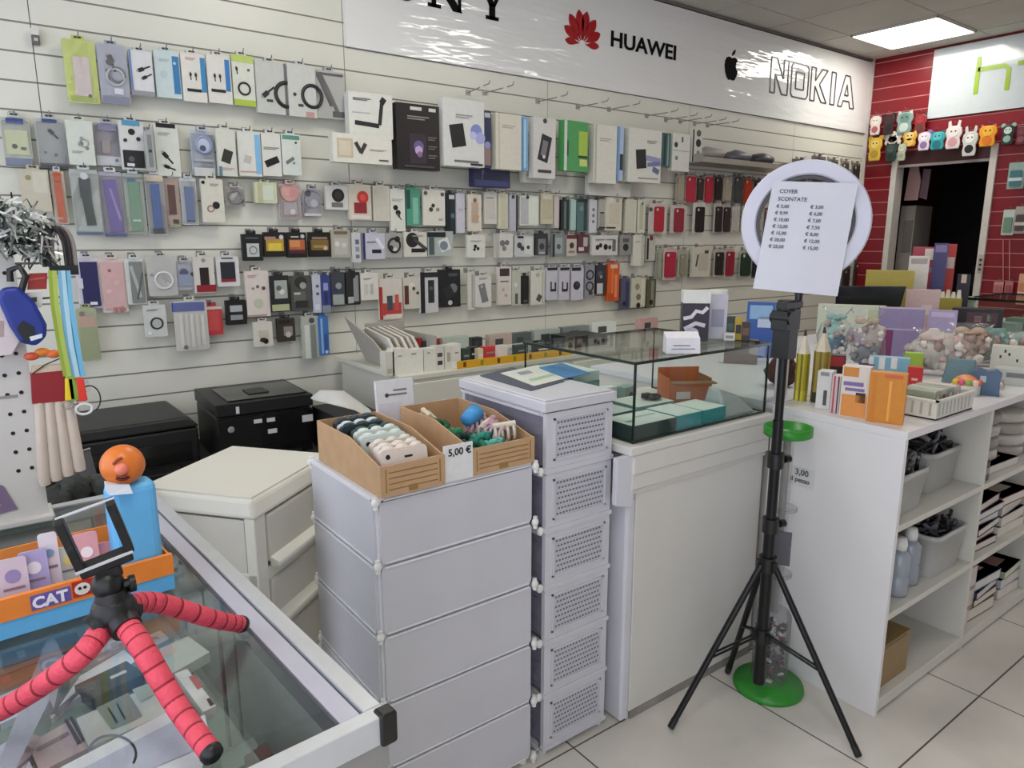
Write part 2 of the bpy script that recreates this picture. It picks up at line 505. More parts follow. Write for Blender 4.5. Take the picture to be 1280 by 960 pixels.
# outlined capitals
nk = MB()
GR = mat('sign_outline_grey', '#3b3b3d', rough=0.3)
x0, z0 = sgn(962, 115); x1, _ = sgn(1070, 133); hh = sgn(1020, 82)[1] - sgn(1020, 124)[1]
wch = (x1 - x0) / 5.0
LW = 0.009
polys = {
 'N': [[(0, 0), (0, 1), (.3, 1), (.68, .45), (.68, 1), (.92, 1), (.92, 0), (.62, 0), (.24, .55), (.24, 0)]],
 'O': [[(0, .1), (.1, 0), (.85, 0), (.95, .1), (.95, .9), (.85, 1), (.1, 1), (0, .9)], [(.25, .25), (.7, .25), (.7, .75), (.25, .75)]],
 'K': [[(0, 0), (0, 1), (.25, 1), (.25, .62), (.62, 1), (.95, 1), (.5, .53), (.98, 0), (.66, 0), (.25, .45), (.25, 0)]],
 'I': [[(0.1, 0), (0.1, 1), (.36, 1), (.36, 0)]],
 'A': [[(-.05, 0), (.32, 1), (.62, 1), (1.0, 0), (.73, 0), (.66, .2), (.28, .2), (.2, 0)], [(.35, .38), (.58, .38), (.47, .72)]],
}
xx = x0
for ch in 'NOKIA':
    adv = wch * (0.62 if ch == 'I' else 1.08)
    for poly in polys[ch]:
        pp = [(xx + a * wch * 0.98, z0 + c * hh) for a, c in poly]
        for a, c in zip(pp, pp[1:] + pp[:1]):
            nk.prism(stroke([a, c], LW), FY - 0.003, FY + 0.001, GR)
    xx += adv
nk.build('outlined_lettering', sb)

# second board on the red wall, with green letters
sh = thing('logo_board', 'pale blue white sign board with green lettering on the red wall', 'sign board', (XR, 2.76, 2.36), -PI / 2)
b = MB(); b.box(0, 2.9, -0.016, -0.001, 0, CZ - 0.02 - 2.36, mat('glossy_pale_sign', '#c4ccd0', rough=0.12, var=0.02, bump=0.25, bscale=3, coat=0.4)); b.build('panel', sh)
gl = MB(); GRN = mat('sign_lime_green', '#8fae2a', rough=0.3)
def sg2(px, py):
    p = on(px, py, 0, XR - 0.017)
    return 2.76 - p.y, p.z - 2.36
a0 = sg2(1219, 118); a1 = sg2(1225, 75); a2 = sg2(1258, 112)
hx, hz = a0; hH = a1[1] - a0[1]; hW = a2[0] - a0[0]
gl.prism(stroke([(hx, hz), (hx, hz + hH * 1.1)], 0.03), FY - 0.002, FY + 0.001, GRN)
gl.prism(stroke([(hx, hz + hH * .72), (hx + hW * .85, hz + hH * .72), (hx + hW, hz + hH * .6), (hx + hW, hz)], 0.03), FY - 0.002, FY + 0.001, GRN)
tx = sg2(1272, 82)[0]
gl.prism(stroke([(tx, hz + hH * .72), (tx + hW * 1.0, hz + hH * .72)], 0.03), FY - 0.002, FY + 0.001, GRN)
gl.prism(stroke([(tx + hW * .5, hz + hH * .9), (tx + hW * .5, hz)], 0.03), FY - 0.002, FY + 0.001, GRN)
cc = arc_pts(tx + hW * 1.9, hz + hH * .36, hH * .36, 50, 310, 14)
gl.prism(stroke(cc, 0.03), FY - 0.002, FY + 0.001, GRN)
gl.build('green_lettering', sh)
# ================================================================ counters and cabinets
def spot(px0, py0, px1, py1, zb=None, y=None, dist=None):
    """base point, yaw facing the viewer, width and height of something seen in a pixel box"""
    cx = (px0 + px1) / 2
    B = on(cx, py1, 2, zb) if y is None else on(cx, py1, 1, y)
    dep = (B - CAM).dot(_f)
    w = (px1 - px0) * dep / F_PX
    k = Vector((B.x, B.y)).length
    top = on(cx, py0, 2, 0) - CAM
    h = CAM.z + top.z / Vector((top.x, top.y)).length * k - B.z
    return B, math.atan2(B.y, B.x) - PI / 2, w, h

# ---- stacked cubby cabinet of frosted white panels
CUB = mat('frosted_lavender_white_panel', '#c8c8d0', rough=0.35, var=0.03, scale=6)
CUBR = mat('white_panel_rim', '#dddde2', rough=0.35, var=0.02)
KNOB = mat('white_connector_plastic', '#e6e6e4', rough=0.3, var=0.02)
cub = thing('cubby_cabinet', 'low white cabinet of stacked frosted plastic panels carrying two cardboard trays', 'cabinet', (0.65, 1.38, 0))
CW, CD = 0.45, 0.375
tiers = [0.02, 0.197, 0.372, 0.547, 0.722, 0.885]
inn = MB(); inn.box(0.007, CW - 0.007, 0.0075, CD, 0.02, 0.87, CUBR); inn.build('inner_box', cub)
for i in range(5):
    z0, z1 = tiers[i] + 0.003, tiers[i + 1] - 0.003
    f = MB()
    f.prism(rrect(0.012, CW - 0.006, z0, z1, 0.012), 0.0, 0.008, CUB)
    for a, b_ in ((z0, z0 + 0.006), (z1 - 0.006, z1)):
        f.box(0.02, CW - 0.014, -0.003, 0.0, a, b_, CUBR)
    f.build('front_panel', cub, bevel=0.0015)
    g = MB()
    g.box(0.0, 0.008, 0.014, CD, z0, z1, CUB)
    g.box(-0.003, 0.0, 0.018, CD - 0.01, z0, z0 + 0.007, CUBR)
    g.box(-0.003, 0.0, 0.018, CD - 0.01, z1 - 0.007, z1, CUBR)
    g.build('side_panel', cub, bevel=0.0015)
tp = MB(); tp.prism(rrect(0, CW, 0, CD, 0.012), 0, 0.014, CUBR, M=T(0, 0, 0.888) @ rot('X', -PI / 2)); tp.build('top_panel', cub)
for z in tiers:
    for x, y in ((0.004, 0.004), (CW + 0.002, -0.004), (0.002, CD)):
        k = MB(); k.ball((x, y, min(z, 0.875)), 0.0105, KNOB, sc=(1, 0.8, 1.15)); k.cyl((x, y, min(z, .875) - 0.016), (x, y, min(z, .875) + 0.016), 0.006, KNOB)
        k.build('connector', cub)
ft = MB()
for x in (0.02, CW - 0.02):
    for y in (0.02, CD - 0.02):
        ft.cyl((x, y, 0), (x, y, 0.022), 0.012, KNOB)
ft.build('base', cub)

# ---- tower of six perforated drawers
twr = thing('drawer_tower', 'tall narrow white plastic tower of six perforated drawers', 'drawer unit', (1.135, 1.38, 0))
TWW, TWD = 0.245, 0.395
WPL = mat('white_drawer_plastic', '#cdcdd4', rough=0.35, var=0.02)
WPL2 = mat('white_drawer_plastic_inset', '#bdbdc6', rough=0.4, var=0.02)
SMOKE = mat('smoky_grey_plastic', '#858391', rough=0.22, var=0.05)
DOT = mat('perforation_shadow', '#6a6a74', rough=0.7)
pitch = (1.012 - 0.02) / 6
for i in range(6):
    z0 = 0.022 + i * pitch; z1 = z0 + pitch - 0.006
    d = MB()
    d.prism(rrect(0.004, TWW - 0.004, z0, z1, 0.006), -0.002, 0.012, WPL)
    d.prism(rrect(0.0, TWW, z0 - 0.004, z0 + 0.01, 0.004), -0.006, 0.01, WPL)
    # raised frame round the perforated field
    a0, a1, c0, c1 = 0.028, TWW - 0.024, z0 + 0.03, z1 - 0.016
    for (p, q, r_, s_) in ((a0, a1, c0, c0 + .005), (a0, a1, c1 - .005, c1), (a0, a0 + .005, c0, c1), (a1 - .005, a1, c0, c1)):
        d.box(p, q, -0.006, -0.001, r_, s_, WPL)
    d.box(a0 + .005, a1 - .005, -0.0026, -0.001, c0 + .005, c1 - .005, WPL2)
    for r_ in range(7):
        for c in range(15):
            u = a0 + 0.016 + (a1 - a0 - 0.03) * (c + 0.5 * (r_ % 2)) / 14.5
            w_ = c0 + 0.013 + (c1 - c0 - 0.026) * r_ / 6
            d.prism(disc(u, w_, 0.0032, 6, 1.25), -0.003, -0.0025, DOT)
    fr = d.build('drawer', twr)
    s_ = MB()
    s_.box(0.01, TWW - 0.01, 0.014, TWD - 0.01, z0 + 0.012, z1 - 0.012, SMOKE)
    for q in range(4):
        zz = z0 + 0.03 + q * 0.03
        s_.box(0.0075, 0.0105, 0.03, TWD - 0.02, zz, zz + 0.004, SMOKE)
    s_.build('drawer_bin', fr)
fm = MB()
for i in range(7):
    z = 0.012 + i * pitch
    fm.box(0.002, TWW - 0.002, 0.012, TWD, z - 0.006, z + 0.008, WPL)
    fm.box(-0.004, 0.002, 0.02, TWD, z - 0.004, z + 0.004, WPL)
for y in (TWD - 0.015,):
    fm.box(0.002, 0.02, y, y + 0.015, 0, 1.01, WPL); fm.box(TWW - .02, TWW - .002, y, y + 0.015, 0, 1.01, WPL)
fm.build('frame', twr)
for i in range(1, 6):
    k = MB(); k.ball((-0.006, 0.008, 0.012 + i * pitch + .012), 0.0095, KNOB, sc=(1.1, .9, 1.3)); k.build('connector', twr)
ld = MB(); ld.box(-0.006, TWW + 0.006, -0.008, TWD + 0.006, 1.012, 1.038, WPL); ld.box(0.004, TWW - .004, 0.002, TWD - .004, 1.038, 1.043, WPL)
ld.build('lid', twr, bevel=0.004)
ft = MB()
for x in (0.015, TWW - 0.015):
    for y in (0.015, TWD - 0.02): ft.cyl((x, y, 0), (x, y, 0.02), 0.012, WPL)
ft.build('base', twr)

# leaflets on the tower lid
def sheet(name, label, cat, pts, z, m, group=None, thick=0.002, decs=()):
    """a flat sheet lying at height z, corners given as pixels"""
    c = [on(px, py, 2, z) for px, py in pts]
    o = sum(c, Vector()) / len(c)
    mb = MB(); n = len(c)
    vs = [(p.x - o.x, p.y - o.y, 0) for p in c] + [(p.x - o.x, p.y - o.y, thick) for p in c]
    mb.add(vs, [tuple(range(n)), tuple(range(2 * n - 1, n - 1, -1))] + [(i, (i + 1) % n, (i + 1) % n + n, i + n) for i in range(n)], m)
    for dpts, dm in decs:
        q = [on(px, py, 2, z + thick) for px, py in dpts]
        mb.add([(p.x - o.x, p.y - o.y, thick + 0.0006) for p in q], [tuple(range(len(q)))], dm)
    return tag(mb.build(name, loc=(o.x, o.y, z)), label, cat, group)
sheet('leaflet', 'dark edged leaflet under the others on the white drawer tower', 'leaflet', [(600, 470), (640, 460), (706, 477), (664, 489)], 1.0435, P('#4d5160'))
sheet('leaflet', 'pale green and white leaflet on top of the white drawer tower', 'leaflet', [(626, 467), (672, 457), (716, 471), (668, 483)], 1.0465, P('#d5d9cf'),
      decs=[([(645, 466), (660, 463), (667, 466), (652, 469)], P('#8b94a0')), ([(660, 474), (690, 467), (694, 469), (664, 477)], P('#a9c2a2'))])
sheet('leaflet', 'blue leaflet at the back of the white drawer tower lid', 'leaflet', [(674, 460), (702, 454), (738, 467), (708, 473)], 1.0495, P('#4a7fb5'))

# ---- white counter with a glass display box on it
ct = thing('shop_counter', 'white painted counter base with moulded apron under the glass box', 'counter', (1.425, 1.345, 0))
CTW, CTD = 0.635, 0.53
WC = mat('white_counter_paint', '#d7d5d0', rough=0.4, var=0.03, scale=4)
WC2 = mat('white_counter_edge', '#d2d2da', rough=0.4, var=0.03, scale=4)
DUST = mat('scuffed_base', '#8d8983', rough=0.7, var=0.2, scale=12)
m = MB(); m.box(0.02, CTW, 0.008, CTD, 0.0, 0.86, WC); m.build('body', ct)
m = MB(); m.box(-0.012, 0.024, 0.0, CTD, 0.008, 0.72, WC2); m.build('side_panel', ct, bevel=0.008)
m = MB(); m.box(0.024, CTW, 0.0, 0.009, 0.03, 0.74, WC); m.build('front_panel', ct, bevel=0.002)
m = MB(); m.box(-0.012, CTW + 0.005, -0.014, 0.01, 0.752, 0.80, WC); m.box(-0.012, CTW + 0.005, -0.02, 0.01, 0.80, 0.858, WC)
m.box(-0.012, CTW + 0.005, -0.006, 0.01, 0.735, 0.752, WC); m.build('apron', ct, bevel=0.004)
m = MB(); m.prism([(0, 0.70), (0, 0.858), (-0.07, 0.858), (-0.07, 0.72)], -0.012, 0.006, WC2, M=T(-0.0, 0, 0)); m.build('end_bracket', ct, bevel=0.003)
m = MB(); m.box(-0.03, CTW + 0.008, -0.024, CTD + 0.005, 0.858, 0.884, WC); m.build('worktop', ct, bevel=0.004)
m = MB(); m.box(0.03, CTW, 0.001, 0.012, 0.0, 0.029, DUST); m.build('plinth', ct)

EDGE = mat('dark_green_glass_edge', '#10241f', rough=0.12, var=0.05)
gb = thing('glass_display_box', 'rectangular glass display box with dark green edges on the white counter', 'display case', (1.425, 1.345, 0.886))
GW, GD, GH = 0.622, 0.495, 0.232
g = MB(); g.box(0.004, GW - 0.004, 0.0, 0.004, 0.004, GH - 0.007, GLASS()); g.build('front_pane', gb)
g = MB(); g.box(0.0, 0.004, 0.0, GD, 0.004, GH - 0.007, GLASS()); g.build('side_pane', gb)
g = MB(); g.box(GW - 0.004, GW, 0.0, GD, 0.004, GH - 0.007, GLASS()); g.build('side_pane', gb)
g = MB(); g.box(-0.003, GW + 0.003, -0.003, GD, GH - 0.006, GH, GLASS()); g.build('top_pane', gb)
g = MB()
e = 0.005
for y in (-0.0035, GD):
    g.box(-0.004, GW + 0.004, y - 0.001, y + e - .001, GH - 0.0075, GH + .0005, EDGE)
for x in (-0.0045, GW + .001):
    g.box(x, x + e, -0.003, GD, GH - 0.0075, GH + .0005, EDGE)
for x in (-0.001, GW - 0.004):
    g.box(x, x + 0.005, -0.0025, 0.0035, 0, GH - 0.007, EDGE)
    g.box(x, x + 0.005, GD - 0.0035, GD + 0.0005, 0, GH - 0.007, EDGE)
g.box(0, GW, -0.001, 0.003, 0, 0.006, EDGE); g.box(0, 0.004, 0, GD, 0, 0.006, EDGE); g.box(GW - .004, GW, 0, GD, 0, 0.006, EDGE)
g.build('edge_strip', gb)
ZB = 0.888
def flatbox(name, label, cat, x0, x1, y0, y1, z0, h, top, side, rz=0, decs=(), group=None):
    mb = MB(); w, d = x1 - x0, y1 - y0
    mb.box(-w / 2, w / 2, -d / 2, d / 2, 0, h, side)
    mb.box(-w / 2 + .0015, w / 2 - .0015, -d / 2 + .0015, d / 2 - .0015, h, h + 0.0008, top)
    for a, b_, c, e_, mm in decs:
        mb.box(-w / 2 + a * w, -w / 2 + b_ * w, -d / 2 + c * d, -d / 2 + e_ * d, h + .0008, h + 0.0016, mm)
    o = mb.build(name, loc=((x0 + x1) / 2, (y0 + y1) / 2, z0)); o.rotation_euler = (0, 0, rz)
    return tag(o, label, cat, group)
TEAL = P('#2f8f9a'); PALE = P('#dfeae6'); DKT = P('#17312f')
flatbox('phone_box', 'dark sided white topped phone box in the front left corner of the glass box', 'box', 1.433, 1.615, 1.352, 1.47, ZB, 0.045, PALE, DKT, 0.0, [(.1, .25, .3, .45, P('#7f9f9a')), (.45, .9, .55, .65, P('#a7c0bb'))])
flatbox('phone_box', 'teal sided phone box beside the dark one along the front glass', 'box', 1.622, 1.735, 1.353, 1.48, ZB, 0.046, PALE, TEAL, 0.0)
flatbox('phone_box', 'teal sided phone box rightmost along the front glass', 'box', 1.742, 1.855, 1.356, 1.475, ZB, 0.045, PALE, TEAL, 0.03)
flatbox('phone_box', 'pale grey phone box lying in the middle row inside the glass box', 'box', 1.445, 1.585, 1.49, 1.60, ZB, 0.045, P('#c3d3d0'), P('#5d7c7a'), 0.02, [(.2, .6, .4, .6, P('#8fa8a4'))])
flatbox('phone_box', 'white phone box carrying a black gadget inside the glass box', 'box', 1.60, 1.765, 1.49, 1.62, ZB, 0.05, P('#d8e2dc'), P('#7d9a98'), -0.02)
bl = MB(); bl.ball((0, 0, 0.011), 0.011, P('#0b0d0d'), sc=(2.6, 1.6, 1)); bl.box(-.03, .0, .01, .03, 0.004, .02, P('#111313'))
tag(bl.build('black_gadget', loc=(1.715, 1.53, ZB + 0.0515)), 'small black gadget lying on a white box inside the glass box', 'gadget')
for k in range(5):
    flatbox('phone_case_pack', ['pale grey flat pack at the bottom of the left stack in the glass box', 'green grey flat pack second from bottom of the left glass box stack', 'whitish flat pack in the middle of the left glass box stack',
            'grey flat pack second from top of the left glass box stack', 'white flat pack on top of the left glass box stack'][k], 'pack',
            1.445, 1.555, 1.62, 1.80, ZB + k * 0.031, 0.029, P(['#b9cbc6', '#a9beb8', '#d6e2de', '#b4c4c0', '#dde6e2'][k]), P(['#4f6a66', '#6d8985', '#3c5652', '#6d8985', '#b5c6c2'][k]), 0.05 * (k % 2) - .02)
# orange open box and clear bag at the right of the glass box
ob = thing('open_box', 'orange open topped cardboard box standing inside the glass box', 'box', (1.925, 1.585, ZB), -0.5)
OR = P('#c2622a'); KR = P('#8a6a48')
m = MB(); m.box(-0.075, 0.075, -0.06, -0.056, 0, 0.09, OR); m.box(-0.075, 0.075, 0.056, 0.06, 0, 0.12, OR); m.box(-0.075, -0.071, -0.056, 0.056, 0, 0.1, OR); m.box(0.071, 0.075, -0.056, 0.056, 0, 0.1, KR); m.box(-.071, .071, -.056, .056, 0, .004, KR)
m.build('carton', ob)
m = MB(); m.box(-0.075, 0.075, -0.1, -0.058, 0.088, 0.092, KR, M=T(0, 0, 0)); m.build('flap', ob)
m = MB(); m.box(-.05, .0, -.0615, -.06, .03, .055, P('#e3ddd2')); m.build('sticker', ob)
pb = MB()
pb.hexa([(-.085, -.05, 0), (.085, -.05, 0), (.085, .05, 0), (-.085, .05, 0)], [(-.08, -.02, .09), (.02, -.015, .06), (.02, .03, .06), (-.08, .03, .1)], clear('milky_clear_bag', '#cfd8d8', 0.45, rough=0.2, gloss=.15, bump=.4))
o = pb.build('clear_plastic_bag', loc=(1.945, 1.41, ZB), bevel=.012, seg=3); tag(o, 'crumpled clear plastic bag at the right end of the glass box', 'bag')
for k, (x, y, c) in enumerate(((1.65, 1.70, '#c9d6d2'), (1.70, 1.74, '#dfe7e3'), (1.60, 1.76, '#94aaa5'), (1.77, 1.71, '#8ea39d'))):
    mb = MB(); mb.box(-.035, .035, -.02, .02, 0, .05 + .012 * (k % 2), P(c)); mb.prism(disc(0, .03, .012, 12), -.0215, -.02, P('#2a302e'))
    o = mb.build('earphone_box', loc=(x, y, ZB)); o.rotation_euler = (0, 0, -.4 + .2 * k)
    tag(o, ['pale earphone box with black dot behind the white phone box', 'white earphone box tallest at the back of the glass box', 'grey green earphone box leftmost at the back of the glass box', 'dull grey earphone box nearest the orange carton'][k], 'box')

# ---- things standing on the glass top
ZT = 0.886 + GH + 0.001
def card_stand():
    t = thing('price_card', 'white price card propped on the glass top before the dark gadget box', 'card', (1.66, 1.385, ZT), -0.62)
    m = MB(); m.hexa([(-.05, -.03, 0), (.05, -.03, 0), (.05, .02, 0), (-.05, .02, 0)], [(-.05, -.02, .045), (.05, -.02, .045), (.05, .015, .06), (-.05, .015, .06)], P('#dcd9de')); m.build('card', t)
    m = MB(); m.box(-.035, .035, -.0285, -.027, .012, .015, P('#8d8a92')); m.box(-.03, .02, -.0275, -.026, .022, .025, P('#8d8a92')); m.build('printed_line', t)
card_stand()
B, rz, w, h = spot(852, 366, 893, 424, y=1.55)
t = thing('gadget_box', 'dark purple printed box with white top standing on the glass counter', 'box', (1.895, 1.53, ZT), rz + .15)
k = (Vector((1.86, 1.53)).length / Vector((B.x, B.y)).length)
m = MB(); m.box(-.042, .042, -.03, .03, 0, .125, P('#2a2030')); m.build('carton', t)
m = MB()
m.prism(stroke([(-.04, .075), (-.015, .08), (.0, .1), (.02, .095), (.036, .112)], .012), -.0312, -.03, P('#d9d4dc'))
m.prism(stroke([(-.036, .04), (.0, .06), (.03, .052)], .013), -.0312, -.03, P('#cfcad6')); m.prism(disc(-.012, .026, .02, 14, 1.2), -.0312, -.03, P('#b9b3c2'))
m.build('printed_art', t)
m = MB(); m.box(-.044, .044, -.032, .032, .125, .165, P('#d9dad2')); m.build('box_lid', t)
t = thing('gadget_box', 'tall lavender white box right of the dark purple box on the glass counter', 'box', (2.0, 1.52, ZT), rz + .05)
m = MB(); m.box(-.03, .03, -.025, .025, 0, .15, P('#c9c7d4')); m.build('carton', t)
m = MB(); m.box(-.02, .02, -.0258, -.025, .04, .1, P('#9d9bb0')); m.build('printed_art', t)
m = MB(); m.cyl((0, 0, .15), (0, 0, .163), .03, P('#e4e5de')); m.build('white_cap', t)
for i, (a, lab, col, c2) in enumerate((((904, 393, 918, 420), 'small dark green box on the glass counter beside the tall lavender box', '#22332f', '#3d5a52'),
        ((918, 392, 927, 419), 'narrow yellow and black box on the glass counter', '#b99a1e', '#1c1a12'),
        ((927, 397, 937, 420), 'small brown black box right of the narrow yellow one', '#2d211c', '#6a4a33'),
        ((905, 416, 918, 425), 'tiny white carton lying near the glass counter edge', '#dcdad6', '#9a9894'))):
    B, rz2, w, h = spot(*a, zb=ZT)
    x = min(B.x, 2.03); s_ = x / B.x
    mb = MB(); w *= s_; h *= s_; mb.box(-w / 2, w / 2, -.015, .015, 0, h, P(col)); mb.box(-w * .35, w * .35, -.0158, -.015, h * .3, h * .7, P(c2))
    o = mb.build('small_carton', loc=(x, B.y * s_, ZT)); o.rotation_euler = (0, 0, rz2); tag(o, lab, 'box')

# ---- long white shelf unit with open bays
SW = mat('white_shelf_laminate', '#dbd9da', rough=0.3, var=0.02, scale=3)
SW2 = mat('white_shelf_inner', '#cbc9c0', rough=0.4, var=0.02, scale=3)
SX0, SX1, SY0, SY1 = 2.068, 4.53, 0.90, 1.33
su = thing('shelf_unit', 'long white open shelf unit with goods on top and in its bays', 'shelf unit', (SX0, SY0, 0))
L = SX1 - SX0
def part(nm, a, m_=SW, bev=.0015):
    mb = MB(); mb.box(*a, m_); return mb.build(nm, su, bevel=bev)
part('top_board', (0, L, -.004, SY1 - SY0, .888, .912))
part('end_panel', (0, .018, 0, SY1 - SY0, 0, .888))
part('end_panel', (L - .018, L, 0, SY1 - SY0, 0, .888))
for i in (1, 2, 3):
    x = .612 * i
    part('divider', (x, x + .018, 0.002, SY1 - SY0, .0, .888), SW2)
part('back_board', (.018, L - .018, SY1 - SY0 - .012, SY1 - SY0, .05, .888), SW2)
for i in range(4):
    x0 = .018 + .612 * i
    for z in (.03, .318, .602):
        part('shelf', (x0 if i else .018, .612 * (i + 1) if i < 3 else L - .018, .002, SY1 - SY0 - .012, z - .0 if z > .1 else 0.01, z + .02), SW2)
# ---- second counter behind it (glass topped), under the clutter
bc = thing('shop_counter', 'long white counter behind the shelf unit, covered in gift items', 'counter', (2.10, 1.345, 0))
m = MB(); m.box(0, 3.6, 0, .88, 0, .89, WC); m.build('body', bc)
m = MB(); m.box(-.01, 3.61, -.01, .89, .89, .912, WC2); m.build('worktop', bc)
# ================================================================ foreground: aluminium glass display case
ALU = mat('brushed_aluminium', '#c6c9cb', rough=0.38, metal=0.35, var=0.03, scale=30)
ALU2 = mat('lavender_grey_rail', '#b9b8c6', rough=0.4, metal=0.1, var=0.03)
BLK = mat('black_plastic', '#131314', rough=0.35, var=0.05)
SIDEP = mat('grey_case_panel', '#8e8d8a', rough=0.45, metal=0.2, var=0.04)
ZC = 0.95
dc = thing('display_case', 'aluminium framed glass top display case in the foreground full of phone accessories', 'display case', (0.302, 0.622, 0), math.radians(4.0))
DCW, DCD = 1.25, 0.95
m = MB(); m.box(-.021, 0, 0.02, DCD, ZC - .03, ZC + .003, ALU); m.box(-DCW, -.02, DCD - .022, DCD, ZC - .03, ZC + .003, ALU); m.box(-DCW, -.0, 0, .02, ZC - .03, ZC + .003, ALU)
m.box(-DCW, -DCW + .022, .02, DCD, ZC - .03, ZC + .003, ALU); m.build('top_frame', dc, bevel=.0015)
m = MB(); m.box(-.047, -.024, .022, DCD - .022, ZC - .03, ZC - .001, ALU2); m.box(-.0237, -.0213, .02, DCD - .022, ZC - .03, ZC - .006, P('#4a4a52')); m.box(-.0495, -.047, .022, DCD - .022, ZC - .03, ZC - .004, P('#55545f'))
m.build('inner_rail', dc)
m = MB(); m.prism(rrect(-.014, .006, ZC - .032, ZC + .006, .004), -.004, .014, BLK); m.build('corner_cap', dc, bevel=.002)
m = MB(); m.box(-DCW + .02, -.048, .02, DCD - .022, ZC - .006, ZC - .001, clear('case_top_glass', '#fafcfb', 0.985, rough=0.02, gloss=0.08, edge=0.45)); m.build('top_pane', dc)
m = MB(); m.box(-DCW, -.004, .002, .012, 0.0, ZC - .03, SIDEP); m.build('front_panel', dc)
m = MB(); m.box(-.012, -.002, .012, DCD - .01, 0.0, ZC - .03, mat('pale_glossy_side_panel', '#b4bcba', rough=.12, var=.08, scale=9)); m.build('side_panel', dc)
m = MB(); m.box(-DCW, -.012, DCD - .012, DCD - .002, 0, ZC - .03, SIDEP); m.build('back_panel', dc)
m = MB(); m.box(-DCW, -DCW + .01, .012, DCD - .012, 0, ZC - .03, SIDEP); m.build('side_panel', dc)
CASEIN = mat('case_grey_green_lining', '#b3bdb9', rough=0.5, var=0.05, scale=6)
m = MB(); m.box(-DCW + .01, -.11, .014, DCD - .2, .890, .896, clear('shelf_glass', '#e6f0ec', .9, rough=.03, gloss=.1, edge=.6)); m.build('upper_shelf', dc)
p0 = on(270, 742, 2, ZC - .008)
m = MB(); v = dc.matrix_basis.inverted() if False else None
lx = (p0 - Vector((0.302, 0.622, 0))); a_ = -math.radians(4.0)
lx = Vector((lx.x * math.cos(a_) - lx.y * math.sin(a_), lx.x * math.sin(a_) + lx.y * math.cos(a_), 0))
m.box(lx.x - .002, lx.x + .002, lx.y - .004, lx.y + .004, .69, ZC - .008, BLK); m.build('upright_rod', dc)
m = MB(); m.box(-DCW + .01, -.012, .012, DCD - .012, .675, .69, CASEIN); m.build('lower_shelf', dc)
m = MB(); m.box(lx.x + .018, lx.x + .021, lx.y - .004, lx.y + .004, .69, ZC - .008, P('#7c8583')); m.build('upright_strip', dc)

# goods lying in the case (pixel outlines give the corners, each has its own thickness)
def slab_thing(name, label, cat, pts, z, th, m, decs=(), group=None, top=None):
    c = [on(px, py, 2, z + th) for px, py in pts]
    if z < .8:
        mx = max(p.x + .07 * (p.y - .622) for p in c) - .278; mn = .232 - min(p.x + .07 * (p.y - .622) for p in c)
        sh_ = -mx if mx > 0 else 0
        c = [p + Vector((sh_, max(0, .65 - min(k.y for k in c)), 0)) for p in c]
    o = sum(c, Vector()) / len(c)
    n = len(c)
    lo = [(p.x - o.x, p.y - o.y, 0) for p in c]; hi = [(p.x - o.x, p.y - o.y, th) for p in c]
    mb = MB()
    mb.add(lo + hi, [tuple(range(n))] + [(i, (i + 1) % n, (i + 1) % n + n, i + n) for i in range(n)], m)
    mb.add(hi, [tuple(range(n - 1, -1, -1))], top or m)
    for pp, dm in decs:
        q = [on(px, py, 2, z + th + .0008) for px, py in pp]
        mb.add([(p.x - o.x, p.y - o.y, th + .0008) for p in q], [tuple(range(len(q)))], dm)
    return tag(mb.build(name, loc=(o.x, o.y, z)), label, cat, group)
ZU, ZL = 0.8965, 0.6905
WH = P('#dfe0e8'); LAV = P('#b9bcd2'); G1 = P('#a6aca8'); G2 = P('#7f8783'); DKG = P('#3f4244')
slab_thing('cable_pack', 'large clear white cable pack in the front row of the display case', 'pack', [(70, 962), (228, 880), (262, 935), (240, 990), (90, 1010)], ZU, .022, WH,
           decs=[([(100, 962), (225, 897), (243, 938), (120, 990)], LAV)] + [([tuple(p) for p in stroke([(140 + 30 * math.cos(t / 6.0), 943 - 24 * math.sin(t / 6.0)) for t in range(-3, 19)], 3.4)], P('#70748a'))])
slab_thing('earphone_pack', 'clear pack of grey earphones behind the large cable pack', 'pack', [(95, 898), (205, 850), (232, 880), (112, 935)], ZU, .018, P('#c3c6c2'),
           decs=[([(120, 885), (160, 866), (178, 895), (140, 912)], G2), ([(165, 862), (195, 850), (205, 862), (176, 877)], P('#a9b1a6')), ([(134, 885), (136, 884), (148, 903), (145, 905)], DKG), ([(145, 880), (147, 879), (158, 899), (155, 900)], DKG)])
slab_thing('phone_box', 'black flat box with white mark lying in the display case', 'box', [(93, 857), (158, 826), (180, 842), (115, 874)], ZU, .016, P('#2b2c2d'),
           decs=[([(137, 846), (157, 837), (159, 840), (139, 849)], P('#c9c9c9')), ([(100, 858), (118, 850), (121, 858), (108, 866)], P('#45474a'))])
slab_thing('leaflet_pack', 'pinkish printed pack below the earphones in the display case', 'pack', [(35, 930), (88, 900), (110, 935), (50, 965)], ZU, .012, P('#b7a3a6'),
           decs=[([(45, 935), (85, 914), (87, 918), (47, 939)], P('#7c6f74')), ([(80, 900), (84, 898), (102, 928), (97, 931)], DKG), ([(86, 897), (90, 895), (106, 925), (103, 927)], DKG)])
slab_thing('clear_tray', 'clear plastic tray with bright rim at left of the display case', 'tray', [(58, 800), (66, 792), (84, 830), (20, 960), (-5, 962)], ZU, .03, clear('clear_tray_plastic', '#c8cde0', .45, rough=.08, gloss=.2, edge=.7))
slab_thing('cable_pack', 'white clear topped pack under the left tripod leg in the display case', 'pack', [(100, 845), (155, 812), (170, 826), (85, 880), (62, 900)], ZU, .008, WH, decs=[([(66, 890), (98, 862), (100, 866), (72, 895)], P('#5c5f6d'))])
